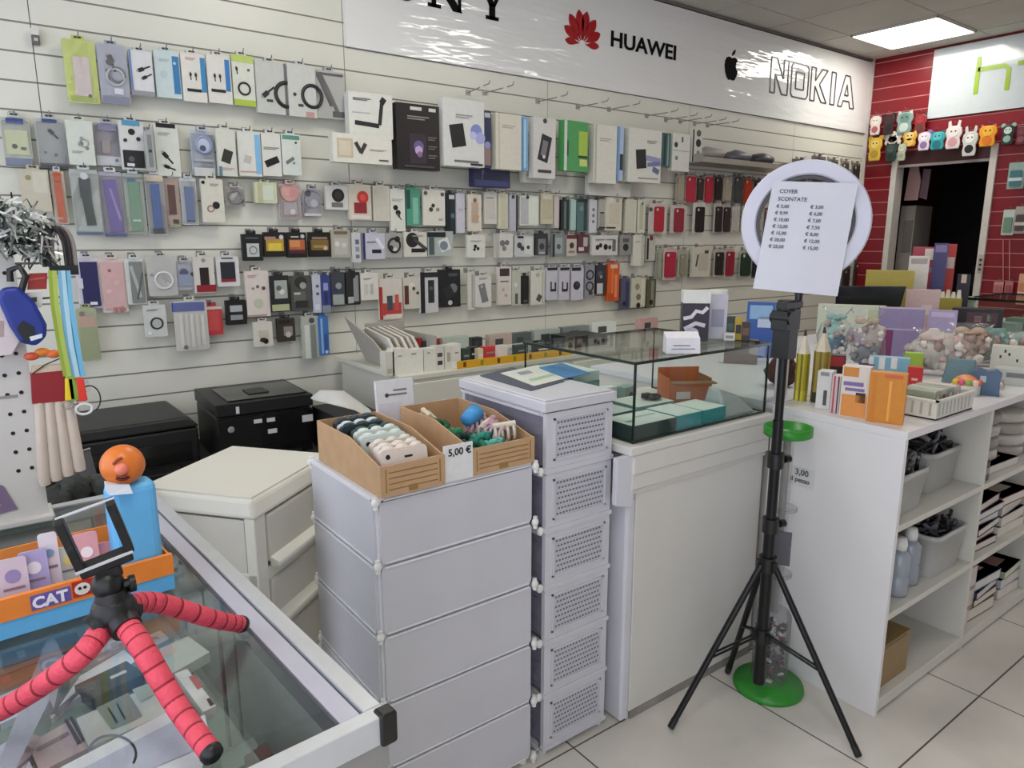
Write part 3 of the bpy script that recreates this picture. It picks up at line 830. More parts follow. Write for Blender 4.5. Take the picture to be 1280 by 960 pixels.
slab_thing('gadget_pack', 'dark grey printed pack under the blue lip of the toy box', 'pack', [(0, 818), (96, 790), (104, 806), (8, 842)], ZU, .014, P('#4b565c'), decs=[([(20, 815), (30, 812), (33, 820), (23, 823)], P('#9aa4a8')), ([(60, 806), (66, 800), (70, 808), (64, 813)], P('#1d2224'))])
slab_thing('gadget_pack', 'brown red printed pack at the left edge of the display case', 'pack', [(-5, 846), (46, 824), (54, 838), (-2, 866)], ZU, .012, P('#6e4a42'), decs=[([(0, 848), (12, 843), (14, 850), (2, 855)], P('#c2564a'))])
slab_thing('gadget_pack', 'lavender white pack at the left edge in front of the clear tray', 'pack', [(-5, 935), (20, 920), (42, 962), (-5, 985)], ZU, .012, P('#c9c9da'))
slab_thing('price_tag_pack', 'slim white pack with red print beside the front tripod leg', 'pack', [(218, 842), (234, 836), (270, 882), (254, 890)], ZU, .012, P('#d9d9d9'), decs=[([(236, 846), (243, 843), (254, 858), (247, 862)], P('#b5474a')), ([(258, 874), (262, 872), (268, 880), (263, 883)], P('#26272a'))])
slab_thing('phone_case_pack', 'pale green grey pack in the middle of the display case', 'pack', [(190, 815), (235, 795), (262, 815), (215, 842)], ZU, .014, P('#aeb7b2'), decs=[([(185 + 12, 815), (215, 806), (222, 812), (204, 823)], P('#c8a79a'))])
for k, (pts, c, lab) in enumerate((
        ([(300, 758), (330, 742), (352, 762), (318, 780)], '#b2bbb8', 'pale grey pack furthest back on the case floor by the right rail'),
        ([(228, 742), (262, 726), (270, 742), (238, 760)], '#8d9893', 'grey pack behind the rear tripod leg on the case floor'),
        ([(300, 935), (340, 912), (352, 930), (305, 962)], '#cfd6d4', 'white pack at the foot of the black rod in the case'))):
    slab_thing('gadget_pack', lab, 'pack', pts, ZL, .03, P('#6f7775'), top=P(c), decs=[([(pts[0][0] * .6 + pts[2][0] * .4 + dx, pts[0][1] * .6 + pts[2][1] * .4 + dy) for dx, dy in ((0, 0), (14, -7), (20, -2), (6, 6))], P('#e3e6e4' if k % 2 else '#5f6a68'))])
mb = MB(); q = on(358, 872, 2, ZL + .1)
mb.lathe([(0.0, 0), (.018, 0), (.021, .012), (.018, .024), (.008, .028)], P('#b79b86'), 18); mb.lathe([(.009, .028), (.01, .031), (.0, .032)], P('#6b3c36'), 14)
tag(mb.build('round_gadget', loc=(q.x, q.y, ZL + .031)), 'round beige gadget resting on a pack deep in the display case', 'gadget')
slab_thing('gadget_pack', 'dark red brown pack in the corner by the black cap inside the case', 'pack', [(402, 905), (425, 890), (436, 902), (412, 920)], ZL + .0, .05, P('#7c3a36'))

for k, (pts, c, c2, lab) in enumerate((
        ([(-5, 872), (40, 852), (56, 880), (0, 905)], '#c5c8d6', '#7b7f95', 'pale blue pack left of the clear tray in the display case'),
        ([(108, 800), (150, 782), (168, 796), (122, 818)], '#cfd2d8', '#8a5a58', 'whitish pack below the tripod hub in the display case'),
        ([(165, 900), (205, 882), (214, 893), (172, 914)], '#bdbfc3', '#54565a', 'small grey pack between the tripod legs in the display case'),
        ([(230, 905), (256, 893), (262, 918), (240, 930)], '#d3d6dd', '#a3a8b5', 'white pack by the front tripod foot inside the case'),
        ([(172, 800), (200, 788), (212, 798), (186, 812)], '#b9a9a0', '#7c5a4a', 'beige brown pack right of the tripod hub inside the case'))):
    slab_thing('gadget_pack', lab, 'pack', pts, ZU, .009 + .002 * k, P(c), decs=[([(pts[0][0] * .7 + pts[2][0] * .3, pts[0][1] * .7 + pts[2][1] * .3), (pts[1][0] * .7 + pts[3][0] * .3, pts[1][1] * .7 + pts[3][1] * .3), (pts[2][0] * .7 + pts[0][0] * .3, pts[2][1] * .7 + pts[0][1] * .3)], P(c2))])
for k, (pts, c, lab) in enumerate((
        ([(268, 800), (286, 792), (290, 806), (272, 815)], '#8f8480', 'brown grey pack beside the black rod on the case floor'),)):
    slab_thing('gadget_pack', lab, 'pack', pts, ZL, .05, P('#7d8583'), top=P(c))

# ---- cardboard toy display box with orange and blue lip
cb = thing('toy_display_box', 'orange and blue cardboard counter box with CAT lettering behind the red tripod', 'counter box', (-0.03, 1.05, ZC + .0005), math.radians(5))
ORG = P('#ee8a38'); BLU = P('#66b6ea'); BLU2 = P('#4a9fdb')
BW = 0.212
m = MB(); m.box(-.25, BW, -.004, .0, 0, .024, BLU); m.build('blue_lip', cb)
m = MB(); m.box(-.25, BW, -.006, .002, .024, .054, ORG); m.build('orange_lip', cb)
m = MB(); m.box(-.25, BW, .0, .16, 0, .003, BLU2); m.box(-.25, BW, .157, .16, .003, .06, ORG); m.box(BW - .003, BW, 0, .157, .003, .05, ORG); m.build('tray', cb)
m = MB(); m.box(-.25, -.247, 0, .157, .003, .05, ORG); m.build('side_flap', cb)
m = MB()
m.box(.038, .083, -.0072, -.006, .029, .049, P('#6b5aa5')); m.text('CAT', .0205, P('#f1eef5'), T(.0395, -.0074, .0315), depth=.0004, bold=.0008, sx=.98)
m.box(.085, .110, -.0072, -.006, .030, .052, P('#b02c25'))
m.prism(disc(.0965, .0405, .0085, 12, 1.1), -.0078, -.0072, P('#e9e4dc')); m.prism(disc(.0935, .042, .0022, 8), -.0084, -.0078, P('#17130f')); m.prism(disc(.0995, .042, .0022, 8), -.0084, -.0078, P('#17130f'))
m.box(.112, .136, -.0072, -.006, .030, .052, P('#6b5aa5')); m.text('C', .0205, P('#f1eef5'), T(.116, -.0074, .034), depth=.0004, bold=.0008)
m.build('lettering', cb)
fg = MB()
fg.box(.143, .205, .006, .05, .003, .165, BLU); o = fg.build('blue_figure_body', cb, bevel=.012, seg=3)
hd = MB(); hd.ball((.168, .026, .19), .0285, mat('orange_ball_plastic', '#d9752a', rough=.35, var=.03), n=24, k=16); h_ = hd.build('ball_head', cb)
nz = MB(); nz.ball((.160, -.002, .192), .0085, P('#e8806a'), sc=(1, .8, 1)); nz.build('nose', h_)
mo = MB(); mo.tube([(.153, .002, .1795), (.158, -.0005, .177), (.164, -.001, .177), (.169, .001, .179)], .0022, P('#5a2412'), n=6); mo.tube([(.155, .003, .184), (.16, -.003, .1815), (.166, -.003, .183)], .002, P('#8c3a1c'), n=6); mo.build('mouth', h_)
br_ = MB(); br_.tube([(.152, .003, .2), (.157, .0, .206), (.163, -.001, .208)], .002, P('#8c3a1c'), n=6); br_.build('brow', h_)
cl = MB(); cl.hexa([(.142, -.004, .16), (.17, -.006, .156), (.172, .02, .156), (.142, .02, .16)], [(.14, .0, .174), (.168, .0, .168), (.17, .02, .168), (.142, .02, .174)], P('#d8dfe8')); cl.build('white_collar', h_)
# little packets in the toy box
pk = [(8, 700, 40, 775, '#c9b9c6', 'lilac pink toy packet'), (36, 690, 66, 768, '#a9a0cc', 'violet blue toy packet'), (62, 668, 82, 765, '#d8cfd6', 'tall pale toy packet'), (82, 684, 108, 758, '#c6cfc6', 'pale green toy packet'),
      (104, 668, 130, 750, '#d59aa0', 'pink toy packet'), (128, 680, 146, 742, '#c98a90', 'rose red toy packet'), (-20, 712, 12, 785, '#b5aebc', 'grey lilac toy packet')]
for k, (a, b_, c, d, col, lab) in enumerate(pk):
    B, rz, w, h = spot(a, b_, c, d, y=1.085 + .012 * (k % 4))
    z0 = ZC + .005
    mb = MB(); hh = max(.05, B.z + h - z0)
    mb.prism(rrect(-w / 2, w / 2, 0, hh, .004), -.004, .004, P(col)); mb.prism(disc(0, hh * .72, w * .26, 12), -.005, -.004, P(['#8f7fb0', '#e6e0ea', '#7f9fc0', '#e0d080', '#f0e4e6', '#f3d8d0', '#8d86a0'][k])); mb.box(-w * .35, w * .35, -.0048, -.004, hh * .5, hh * .54, P('#8a6f80'))
    o = mb.build('toy_packet', loc=(B.x, B.y, z0)); o.rotation_euler = (math.radians(-12), 0, rz * .3)
    tag(o, lab + ', %s from left in the orange counter box' % ['second', 'third', 'fourth', 'fifth', 'sixth', 'seventh', 'first'][k], 'packet', 'toy packets in the orange counter box')

# ---- red flexible tripod with phone clamp
RBR = mat('red_foam_sleeve', '#dc4a5e', rough=0.6, var=0.08, scale=60, bump=.2, bscale=200)
RBD = mat('sleeve_groove', '#8d1d2c', rough=0.7)
BK = mat('tripod_black_plastic', '#0d0d0e', rough=0.45, var=0.1, bump=.1)
C0 = on(143, 764, 1, .81)
tp = thing('flexible_tripod', 'small red foam legged tripod with black phone clamp on the display case glass', 'tripod', (C0.x, C0.y, ZC + .0005))
Lc = lambda p: Vector((p.x - C0.x, p.y - C0.y, p.z - ZC - .0005))
hubz = C0.z - ZC - .0005
def leg(path, r0=.0122, r1=.0105):
    seg = 10
    pts = []
    n = len(path)
    def cat(t):
        i = min(int(t * (n - 1)), n - 2); u = t * (n - 1) - i
        P0, P1, P2, P3 = path[max(i - 1, 0)], path[i], path[i + 1], path[min(i + 2, n - 1)]
        return 0.5 * ((2 * P1) + (P2 - P0) * u + (2 * P0 - 5 * P1 + 4 * P2 - P3) * u * u + (3 * P1 - P0 - 3 * P2 + P3) * u ** 3)
    mb = MB(); rs = []
    K = 11
    for s_ in range(K):
        for q in range(5):
            t = (s_ + (0.03, .10, .5, .88, .95)[q]) / K
            pts.append(cat(t)); r = r0 + (r1 - r0) * t
            rs.append(r * (0.95 if q in (0, 4) else 1.0))
    mb.tube(pts, rs, RBR, n=14)
    g = [cat(i / 30.0) for i in range(31)]
    mb.tube(g, r0 * .80, RBD, n=8)
    for s_ in range(1, K):
        t = s_ / K; mb.tube([cat(t - .006), cat(t + .006)], (r0 + (r1 - r0) * t) * .985, RBD, n=14)
    o = mb.build('leg', tp)
    f = MB(); e = cat(1.0); d = (e - cat(.93)).normalized()
    f.tube([e - d * .004, e, e + d * .006, e + d * .009], [r1 * .9, r1 * 1.08, r1 * 1.0, r1 * .6], BK, n=14); f.build('foot_cap', o)
zg = .0095
ff = on(263, 940, 2, ZC + .012); fb = on(300, 780, 2, ZC + .012)
hub = Vector((0, 0, hubz))
leg([hub + Vector((.006, -.016, -.008)), hub + Vector((.016, -.05, -.024)), Lc(ff) * .62 + Vector((.004, .0, .028)), Lc(ff) + Vector((0, 0, 0))])
bk = Lc(fb)
leg([hub + Vector((.014, .012, -.004)), hub + Vector((.045, .035, -.02)), bk * .68 + Vector((.01, .0, .034)), bk])
lf = Lc(on(-34, 905, 2, ZC + .012))
leg([hub + Vector((-.012, -.006, -.012)), hub * .62 + Vector((-.04, -.022, .012)), lf * .68 + Vector((0, 0, .022)), lf])
m = MB(); m.ball((0, 0, hubz), .023, BK, n=16, k=10); m.cyl((0, 0, hubz), (0, 0, hubz + .026), .020, BK, r1=.015)
for a in (-70, 40, 190):
    t = math.radians(a); m.cyl((0, 0, hubz), (.022 * math.cos(t), .026 * math.sin(t), hubz - .012), .0155, BK)
m.build('hub', tp)
m = MB(); m.ball((-.003, 0, hubz + .032), .016, BK); m.cyl((.0, -.0, hubz + .026), (.02, -.004, hubz + .03), .005, BK); m.cyl((.016, -.004, hubz + .028), (.022, -.004, hubz + .028), .009, BK); m.build('ball_joint', tp)
yw = math.atan2(C0.y, C0.x) - PI / 2
CM = T(.000, 0, hubz + .044) @ rot('Z', yw) @ rot('Y', math.radians(-13)) @ rot('X', math.radians(8))
m = MB(); m.box(-.024, .026, -.009, .009, .008, .02, BK, CM); m.box(-.012, .012, -.008, .008, -.004, .010, BK, CM); m.build('clamp_base', tp, bevel=.002)
sl = MB(); sl.box(-.0265, .0275, -.0098, -.0085, .0175, .0205, P('#c9c9cc'), CM); sl.build('silver_strip', tp)
for nm, xx in (('clamp_arm', -.026), ('clamp_arm', .021)):
    m = MB(); m.box(xx, xx + .0085, -.009, .009, .018, .079, BK, CM); m.build(nm, tp, bevel=.0012)
m = MB(); m.cyl((-.024, 0.002, .079), (.03, .002, .079), .0016, P('#bcbcc0'), M=CM); m.build('clamp_wire', tp)

# ---- perforated rack at the back of the case, hung with odds and ends
RY = 1.475
rk = thing('accessory_rack', 'white perforated counter rack at the left edge carrying lanyards and pouches', 'rack', (0.058, RY, ZC + .0036))
PEG = mat('perforated_white_metal', '#c9c8c4', rough=0.4, var=0.02)
HOLE = mat('dark_holes', '#191919', rough=0.8)
m = MB(); m.box(-.36, .0, 0, .012, 0.0, .47, PEG)
for r_ in range(12):
    for c in range(6):
        x = -.016 - .058 * c - .0045 * (r_ % 2) * 0
        z = .1 + .034 * r_ + (0.0 if c % 1 == 0 else 0)
        m.prism(disc(x, z, .0034, 10), -.0008, 0, HOLE); m.prism(disc(x - .020, z - .002, .0034, 10), -.0008, 0, HOLE)
m.box(-.05, -.022, -.0009, 0, .228, .233, P('#8f8d8a'))
m.build('panel', rk)
m = MB(); m.box(-.36, .008, -.014, .06, 0.0, .012, PEG); m.build('base', rk, bevel=.003)
m = MB(); m.prism([(-.16, .015), (-.045, .03), (-.06, .075), (-.11, .11), (-.16, .11)], -.002, -.0003, P('#7a6a86'))
m.prism(stroke([(-.15, .03), (-.11, .08), (-.07, .04)], .008), -.0026, -.002, P('#b7a9c0')); m.build('purple_sticker', rk)
for z in (.455, .395, .30):
    m = MB(); m.tube([(0, .006, z), (.03, .004, z), (.06, .0, z + .002), (.066, -.001, z + .008)], .002, P('#6c6c6c'), n=6); m.build('hook_arm', rk)
def rk_on(px, py, y=RY):
    p = on(px, py, 1, y); return p
# tinsel
tn = MB(); TG = [mat('tinsel_silver', '#b9bfbd', rough=.2, metal=.8, var=.2), mat('tinsel_green', '#26352f', rough=.3, metal=.4, var=.2), mat('tinsel_white', '#e2e6e4', rough=.3, metal=.2)]
cpt = rk_on(8, 292, RY - .02)
for i in range(1300):
    d = Vector((random.gauss(0, 1), random.gauss(0, 1), random.gauss(0, 1))).normalized()
    c_ = Vector((random.uniform(-.13, .055), random.uniform(-.02, .03), 0)); c_.z = .03 - .35 * max(0, c_.x + .03) + random.uniform(-.04, .035)
    Ln = random.uniform(.015, .034); w_ = .0030
    sd = d.orthogonal().normalized() * w_
    a = c_ + d * .004; b2 = c_ + d * Ln + Vector((0, 0, -.006))
    tn.add([a - sd, a + sd, b2 + sd * .5, b2 - sd * .5], [(0, 1, 2, 3)], TG[(0, 2, 0, 1, 0, 2)[i % 6]])
tag(tn.build('tinsel_garland', loc=cpt), 'silver and dark green tinsel garland draped over the rack at the left edge', 'tinsel garland')
# black coiled cable under the tinsel
m = MB(); a = rk_on(82, 290, 1.45); b_ = rk_on(92, 332, 1.45)
for k in range(3):
    pts = [(a.x - .02 + k * .007 + .016 * math.cos(t), k * .004, a.z - .028 + .036 * math.sin(t)) for t in [PI * i / 10 * 1.0 for i in range(11)]]
    m.tube([(pts[0][0], pts[0][1], pts[0][2] - .03)] + pts + [(pts[-1][0], pts[-1][1], pts[-1][2] - .03)], .0035, P(['#1c1418', '#2a1c22', '#8f8a86'][k]), n=6)
m.box(a.x - .03, a.x + .012, -.004, .012, a.z - .072, a.z - .056, BLK)
tag(m.build('cable_loop', loc=(0, 1.45, 0)), 'black and grey cable loop hanging just right of the tinsel', 'cable')
# blue pouch with black strap
t = thing('blue_pouch', 'dark blue zip pouch with black strap hanging on the white rack', 'pouch', rk_on(30, 430, 1.44))
o_ = rk_on(30, 430, 1.44)
def q2(px, py, y=1.44):
    p = on(px, py, 1, y); return (p.x - o_.x, p.z - o_.z)
m = MB(); m.prism([q2(*p) for p in ((12, 408), (25, 428), (45, 432), (58, 420), (58, 405), (42, 375), (22, 358), (2, 360), (-4, 372))], -.012, .012, mat('blue_nylon', '#1b2f86', rough=.45, var=.15, scale=40)); m.build('body', t, bevel=.006)
m = MB(); m.prism([q2(*p) for p in ((20, 410), (30, 426), (44, 424), (42, 408), (28, 400))], -.0135, -.012, P('#15161c')); m.prism([q2(*p) for p in ((36, 420), (52, 416), (52, 421), (38, 425))], -.014, -.012, P('#d5dbe2')); m.build('front_panel', t)
m = MB(); m.tube([(q2(26, 366)[0], 0, q2(26, 366)[1]), (q2(32, 345)[0], -.004, q2(32, 345)[1]), (q2(24, 333)[0], -.004, q2(24, 333)[1]), (q2(12, 338)[0], 0, q2(12, 338)[1]), (q2(13, 352)[0], 0, q2(13, 352)[1])], .0052, BLK, n=8); m.build('strap', t)
# small red card and white tag, orange charms
def hangcard(name, label, cat, pts, y, col, decs=(), th=.004, parts=()):
    q = [on(px, py, 1, y) for px, py in pts]; o = sum(q, Vector()) / len(q)
    mb = MB(); mb.prism([(p.x - o.x, p.z - o.z) for p in q], -th / 2, th / 2, col if not isinstance(col, str) else P(col))
    for pp, c in decs:
        mb.prism([(on(px, py, 1, y).x - o.x, on(px, py, 1, y).z - o.z) for px, py in pp], -th / 2 - .001, -th / 2, P(c) if isinstance(c, str) else c)
    ob = mb.build(name, loc=o)
    return tag(ob, label, cat)
hangcard('red_pack', 'small red hanging pack right of the blue pouch strap', 'pack', [(34, 362), (58, 361), (59, 341), (36, 342)], 1.455, '#9c2a22', [([(36, 351), (56, 348), (56, 346), (36, 348)], '#c4524a')], .01)
hangcard('white_tag', 'small square white tag with dark print below the red pack', 'tag', [(32, 385), (53, 384), (53, 365), (32, 366)], 1.452, '#d5d5d2', [([(38, 378), (46, 377), (46, 371), (38, 372)], '#3d4a33')])
hangcard('plush_pack', 'pinkish white plush pack at the left edge beside the blue pouch', 'pack', [(-8, 445), (14, 442), (24, 425), (18, 395), (4, 378), (-8, 376)], 1.452, '#cfc4c6', [([(-4, 420), (4, 420), (4, 400), (-4, 400)], '#a8938f')], .02)
t_ = MB(); p = rk_on(52, 442)
for k, (dx, dz, c) in enumerate(((-.016, 0, '#d0573a'), (0.0, .006, '#e2822f'), (.016, .001, '#d9692f'))): t_.ball((dx, 0, dz), .009, P(c), sc=(1.3, .6, .8))
tag(t_.build('fish_charms', loc=(p.x, 1.45, p.z)), 'cluster of orange fish shaped charms above the red bag header', 'charm')
# tube bag with red header
t = thing('tube_bag', 'clear bag of four long beige tubes under a dark red header', 'bag', rk_on(75, 604, 1.46))
o_ = rk_on(75, 604, 1.46)
qq = lambda px, py: q2(px, py, 1.46)
m = MB(); m.prism([qq(*p) for p in ((40, 504), (86, 500), (80, 462), (38, 466))], -.008, .008, P('#8e1a22')); m.prism([qq(*p) for p in ((39, 466), (80, 462), (78, 455), (40, 458))], -.0085, .0085, P('#cdb9a4')); m.build('header_card', t)
for k in range(4):
    a, b_ = qq(49 + k * 12, 503 - k), qq(56 + k * 14.5, 606 - k * 6)
    m = MB(); m.tube([(a[0], 0, a[1]), ((a[0] * .6 + b_[0] * .4), 0, a[1] * .6 + b_[1] * .4), (b_[0], 0, b_[1] + .01), (b_[0] + .001, 0, b_[1])], [.0085, .0095, .0105, .009], mat('beige_tube', '#cabdb0', rough=.5, var=.06), n=12); m.build('beige_tube', t)
m = MB(); a = qq(40, 466); m.tube([(a[0], -.01, a[1]), (qq(55, 455)[0], -.012, qq(55, 455)[1]), (qq(74, 447)[0], -.01, qq(74, 447)[1])], .0012, P('#3b352e'), n=5); m.build('cord', t)
# lanyards
for k, (xs, c, lab, cl_, cc) in enumerate((((63, 66, 74, 82), '#93a838', 'lime green lanyard with a yellow clip on the white rack', (86, 472, 88, 500), '#e5c91f'),
        ((75, 78, 84, 92), '#7fb4d0', 'pale blue lanyard left of the brighter blue one', (88, 470, 94, 500), '#7fa33a'),
        ((80, 84, 92, 99), '#4f9cc6', 'bright blue lanyard with a red clip on the white rack', (99, 472, 103, 501), '#dd3a2b'))):
    t = thing('lanyard', lab, 'lanyard', rk_on(xs[3], 470, 1.44))
    o_ = rk_on(xs[3], 470, 1.44)
    for dx in (0, 4.5):
        m = MB(); pts = [q2(xs[0] + dx, 338), q2(xs[1] + dx, 380), q2(xs[2] + dx, 430), q2(xs[3] + dx, 470)]
        m.prism(stroke(pts, .0072), -.001 - dx * .0006, .0005 - dx * .0006, P(c if dx == 0 else ['#a9bb55', '#a9cfe0', '#6fb3d6'][k])); m.build('strap', t)
    a, b_ = q2(cl_[0], cl_[1]), q2(cl_[2], cl_[3])
    m = MB(); m.prism([(a[0] - .006, a[1]), (b_[0] - .008, b_[1]), (b_[0] + .008, b_[1]), (a[0] + .006, a[1])], -.006, .003, P(cc)); m.build('clip', t, bevel=.002)
    if k == 2:
        m = MB(); c_ = q2(105, 511); m.tube([(c_[0] + .0125 * math.cos(u), -.002, c_[1] + .0095 * math.sin(u)) for u in [2 * PI * i / 16 for i in range(16)]], .0024, P('#dedede'), n=6, closed=True); m.build('white_ring', t)
    if k == 0:
        m = MB(); c_ = q2(84, 506); m.tube([(c_[0] + .008 * math.cos(u), -.002, c_[1] + .007 * math.sin(u)) for u in [2 * PI * i / 16 for i in range(16)]], .0015, P('#9c9c94'), n=6, closed=True); m.build('key_ring', t)
hangcard('clear_bag', 'clear bag with dark cord hanging right of the lanyard clips', 'bag', [(96, 492), (113, 488), (104, 455), (98, 452)], 1.465, FILM(), [([(99, 480), (110, 478), (109, 476), (99, 478)], '#b9c3c9')], .01)
m = MB(); p = rk_on(116, 498, 1.46)
m.tube([(.016 * math.cos(u) - .004, 0, .024 * math.sin(u)) for u in [PI * 1.4 * i / 14 - 1.2 for i in range(15)]], .0013, P('#22251f'), n=5)
tag(m.build('cord_loop', loc=(p.x, 1.46, p.z)), 'thin dark cord loop beside the white ring', 'cord')
# ================================================================ staff side: storage drawers, desk, printers, wall cabinet
STO = mat('cream_white_storage_plastic', '#dcdad0', rough=0.4, var=0.02, scale=4)
STF = mat('milky_drawer_plastic', '#cbc8be', rough=0.3, var=0.04, scale=5)
ZS = 0.83
fr_, bk_, lf_ = on(316, 626, 2, ZS), on(311, 549, 2, ZS), on(201, 598, 2, ZS)
ux = (bk_ - lf_); ang = math.atan2(ux.y, ux.x)
SWd = (fr_ - lf_).length; SLn = (bk_ - lf_).length
# local x runs along the drawer fronts' normal: put the origin at the near corner, x towards the right, y to the back
st = thing('storage_chest', 'cream white plastic storage drawer chest turned at an angle behind the display case', 'drawer unit', (fr_.x, fr_.y, 0), ang - 0.0)
SLn = 0.40
def stbox(mb, x0, x1, y0, y1, z0, z1, m): mb.box(x0, x1, y0, y1, z0, z1, m)
m = MB(); m.hexa([(-.008, -.008, ZS - .05), (SLn + .008, -.008, ZS - .05), (SLn + .008, SWd + .008, ZS - .05), (-.008, SWd + .008, ZS - .05)],
       [(.006, .006, ZS), (SLn - .006, .006, ZS), (SLn - .006, SWd - .006, ZS), (.006, SWd - .006, ZS)], STO); m.build('lid', st, bevel=.012, seg=3)
m = MB(); m.box(.012, SLn - .012, .012, SWd - .012, ZS - .001, ZS + .0025, STO); m.build('lid_rim', st)
m = MB()
for x in (0.0, SLn - .045):
    for y in (0.0, SWd - .03): m.box(x, x + .045, y, y + .03, 0.02, ZS - .045, STO)
for z in (.02, .24, .44, .60): m.box(0, SLn, 0.002, SWd, z, z + .035, STO)
m.box(0.004, SLn - .004, SWd - .01, SWd - .004, .02, ZS - .05, STO)
m.build('frame', st, bevel=.006)
for k, (z0, z1) in enumerate(((.055, .24), (.275, .44), (.475, .60), (.635, .775))):
    d = MB(); d.box(.05, SLn - .05, -.004, SWd - .02, z0 + .012, z1, STF); o = d.build('drawer', st, bevel=.006)
    h = MB(); h.hexa([(.05, -.03, z0 + .004), (SLn - .05, -.03, z0 + .004), (SLn - .05, 0, z0 - .002), (.05, 0, z0 - .002)], [(.05, -.03, z0 + .018), (SLn - .05, -.03, z0 + .018), (SLn - .05, 0, z0 + .03), (.05, 0, z0 + .03)], STO); h.build('handle', o, bevel=.004)
    s_ = MB(); s_.box(.002, .01, .032, SWd - .032, z0, z1, STF); s_.build('side_panel', st)
ft = MB()
for x in (.03, SLn - .03):
    for y in (.03, SWd - .03): ft.cyl((x, y, 0), (x, y, .022), .018, STO)
ft.build('base', st)

DESK = mat('dark_desk_top', '#3a3938', rough=0.5, var=0.1)
dk = thing('desk', 'dark work desk against the slat wall under the two black printers', 'desk', (-0.5, 2.60, 0))
m = MB(); m.box(0, 1.78, 0, .64, .565, .59, DESK); m.build('desk_top', dk, bevel=.002)
for x in (.03, 1.71):
    for y in (.03, .57):
        m = MB(); m.box(x, x + .04, y, y + .04, 0, .565, P('#6a6966')); m.build('leg', dk)
m = MB(); m.box(.07, 1.71, .59, .605, .2, .565, DESK); m.build('modesty_panel', dk)

PB = mat('printer_black_plastic', '#161617', rough=0.42, var=0.08, scale=30)
PBG = mat('printer_gloss_black', '#0c0c0d', rough=0.15, var=0.05)
# printer with scanner lid and control buttons
pr = thing('printer', 'black multifunction printer with white control buttons beside the wall', 'printer', (.68, 2.80, .5905), math.radians(-2))
m = MB(); m.box(0, .37, .0, .37, 0, .185, PB); m.build('body', pr, bevel=.008)
m = MB(); m.box(-.004, .374, -.012, .372, .19, .238, PB); m.box(.05, .36, .02, .3, .238, .243, PBG); m.build('scanner_lid', pr, bevel=.006)
m = MB(); m.box(.15, .23, .10, .2, .243, .247, P('#2b2b2d')); m.build('lid_recess', pr)
m = MB(); m.box(.0, .37, -.016, .0, .03, .18, PBG); m.build('front_panel', pr, bevel=.004)
for (px, py, w, h) in ((322, 526, .016, .008), (338, 524, .016, .008), (340, 538, .018, .009), (388, 521, .022, .014), (296, 498, .006, .014)):
    q = on(px, py, 1, 2.785); bx = MB(); bx.box(-w, w, -.0012, .001, -h, h, P('#c9c9cb')); o = bx.build('button' if w < .02 else 'grey_sticker', pr)
    o.location = (min(max(q.x - .68, .02), .345), -.0165, min(max(q.z - .5905, .04), .175) if px != 296 else .21)
    if px == 296: o.location.y = -.0125
m = MB(); q = on(289, 537, 1, 2.785); m.lathe([(.0, 0), (.013, 0), (.012, .004), (.009, .006)], P('#8d8d90'), 16, M=T(q.x - .68, -.016, min(q.z - .5905, .15)) @ rot('X', PI / 2)); m.build('dial', pr)
m = MB(); m.box(.06, .31, -.05, .0, .0, .02, PB); m.build('paper_tray', pr, bevel=.003)
# plain black printer to its left
p2 = thing('printer', 'plain black inkjet printer at the left end of the desk', 'printer', (.12, 2.83, .5905), math.radians(1))
m = MB(); m.box(0, .50, 0, .34, 0, .155, PB); m.build('body', p2, bevel=.01)
m = MB(); m.hexa([(-.004, -.008, .158), (.504, -.008, .158), (.504, .345, .158), (-.004, .345, .158)], [(.006, .0, .198), (.47, .0, .198), (.46, .33, .205), (.02, .33, .205)], PB); m.build('scanner_lid', p2, bevel=.008)
m = MB(); m.box(.03, .47, -.006, .002, .03, .11, PBG); m.build('front_panel', p2, bevel=.003)
m = MB(); m.box(.08, .42, -.07, 0, .002, .016, PB); m.build('paper_tray', p2, bevel=.003)
# grey stand, dark bundle, crumpled white bag, sheets
t = thing('document_stand', 'grey plastic stand leaning in front of the plain black printer', 'stand', (.205, 2.67, .5905), .3)
m = MB(); m.hexa([(-.07, -.03, 0), (.05, -.03, 0), (.05, -.025, 0), (-.07, -.025, 0)], [(-.01, .04, .155), (.055, .04, .16), (.055, .045, .16), (-.01, .045, .155)], P('#4c4c52')); m.build('panel', t)
m = MB(); m.tube([(-.07, -.03, .002), (-.01, .038, .157), (.055, .038, .162)], .004, P('#8b8b8e'), n=6); m.build('rim', t)
m = MB(); m.box(-.06, .05, -.03, .05, 0, .004, P('#4c4c52')); m.build('base', t)
m = MB()
for k in range(9): m.ball((-.16 + .04 * k, .02 * math.sin(k * 2.1), .015 + .012 * math.sin(k * 3.3)), .045, mat('charcoal_cloth', '#3f423f', rough=.95, var=.35, scale=30, bump=.6, bscale=40), sc=(1, 1, .9), lump=.5, n=14, k=10)
tag(m.build('dark_cloth_bundle', loc=(.05, 1.94, .83)), 'dark grey cloth bundle behind the blue figure and the white rack', 'cloth')
sd = thing('side_table', 'low grey side table holding the dark cloth bundle', 'table', (-.16, 1.80, 0))
m = MB(); m.box(0, .42, 0, .26, .755, .775, P('#55554f')); m.build('table_top', sd)
for x in (.02, .37):
    for y in (.02, .21):
        m = MB(); m.box(x, x + .03, y, y + .03, 0, .755, P('#55554f')); m.build('leg', sd)
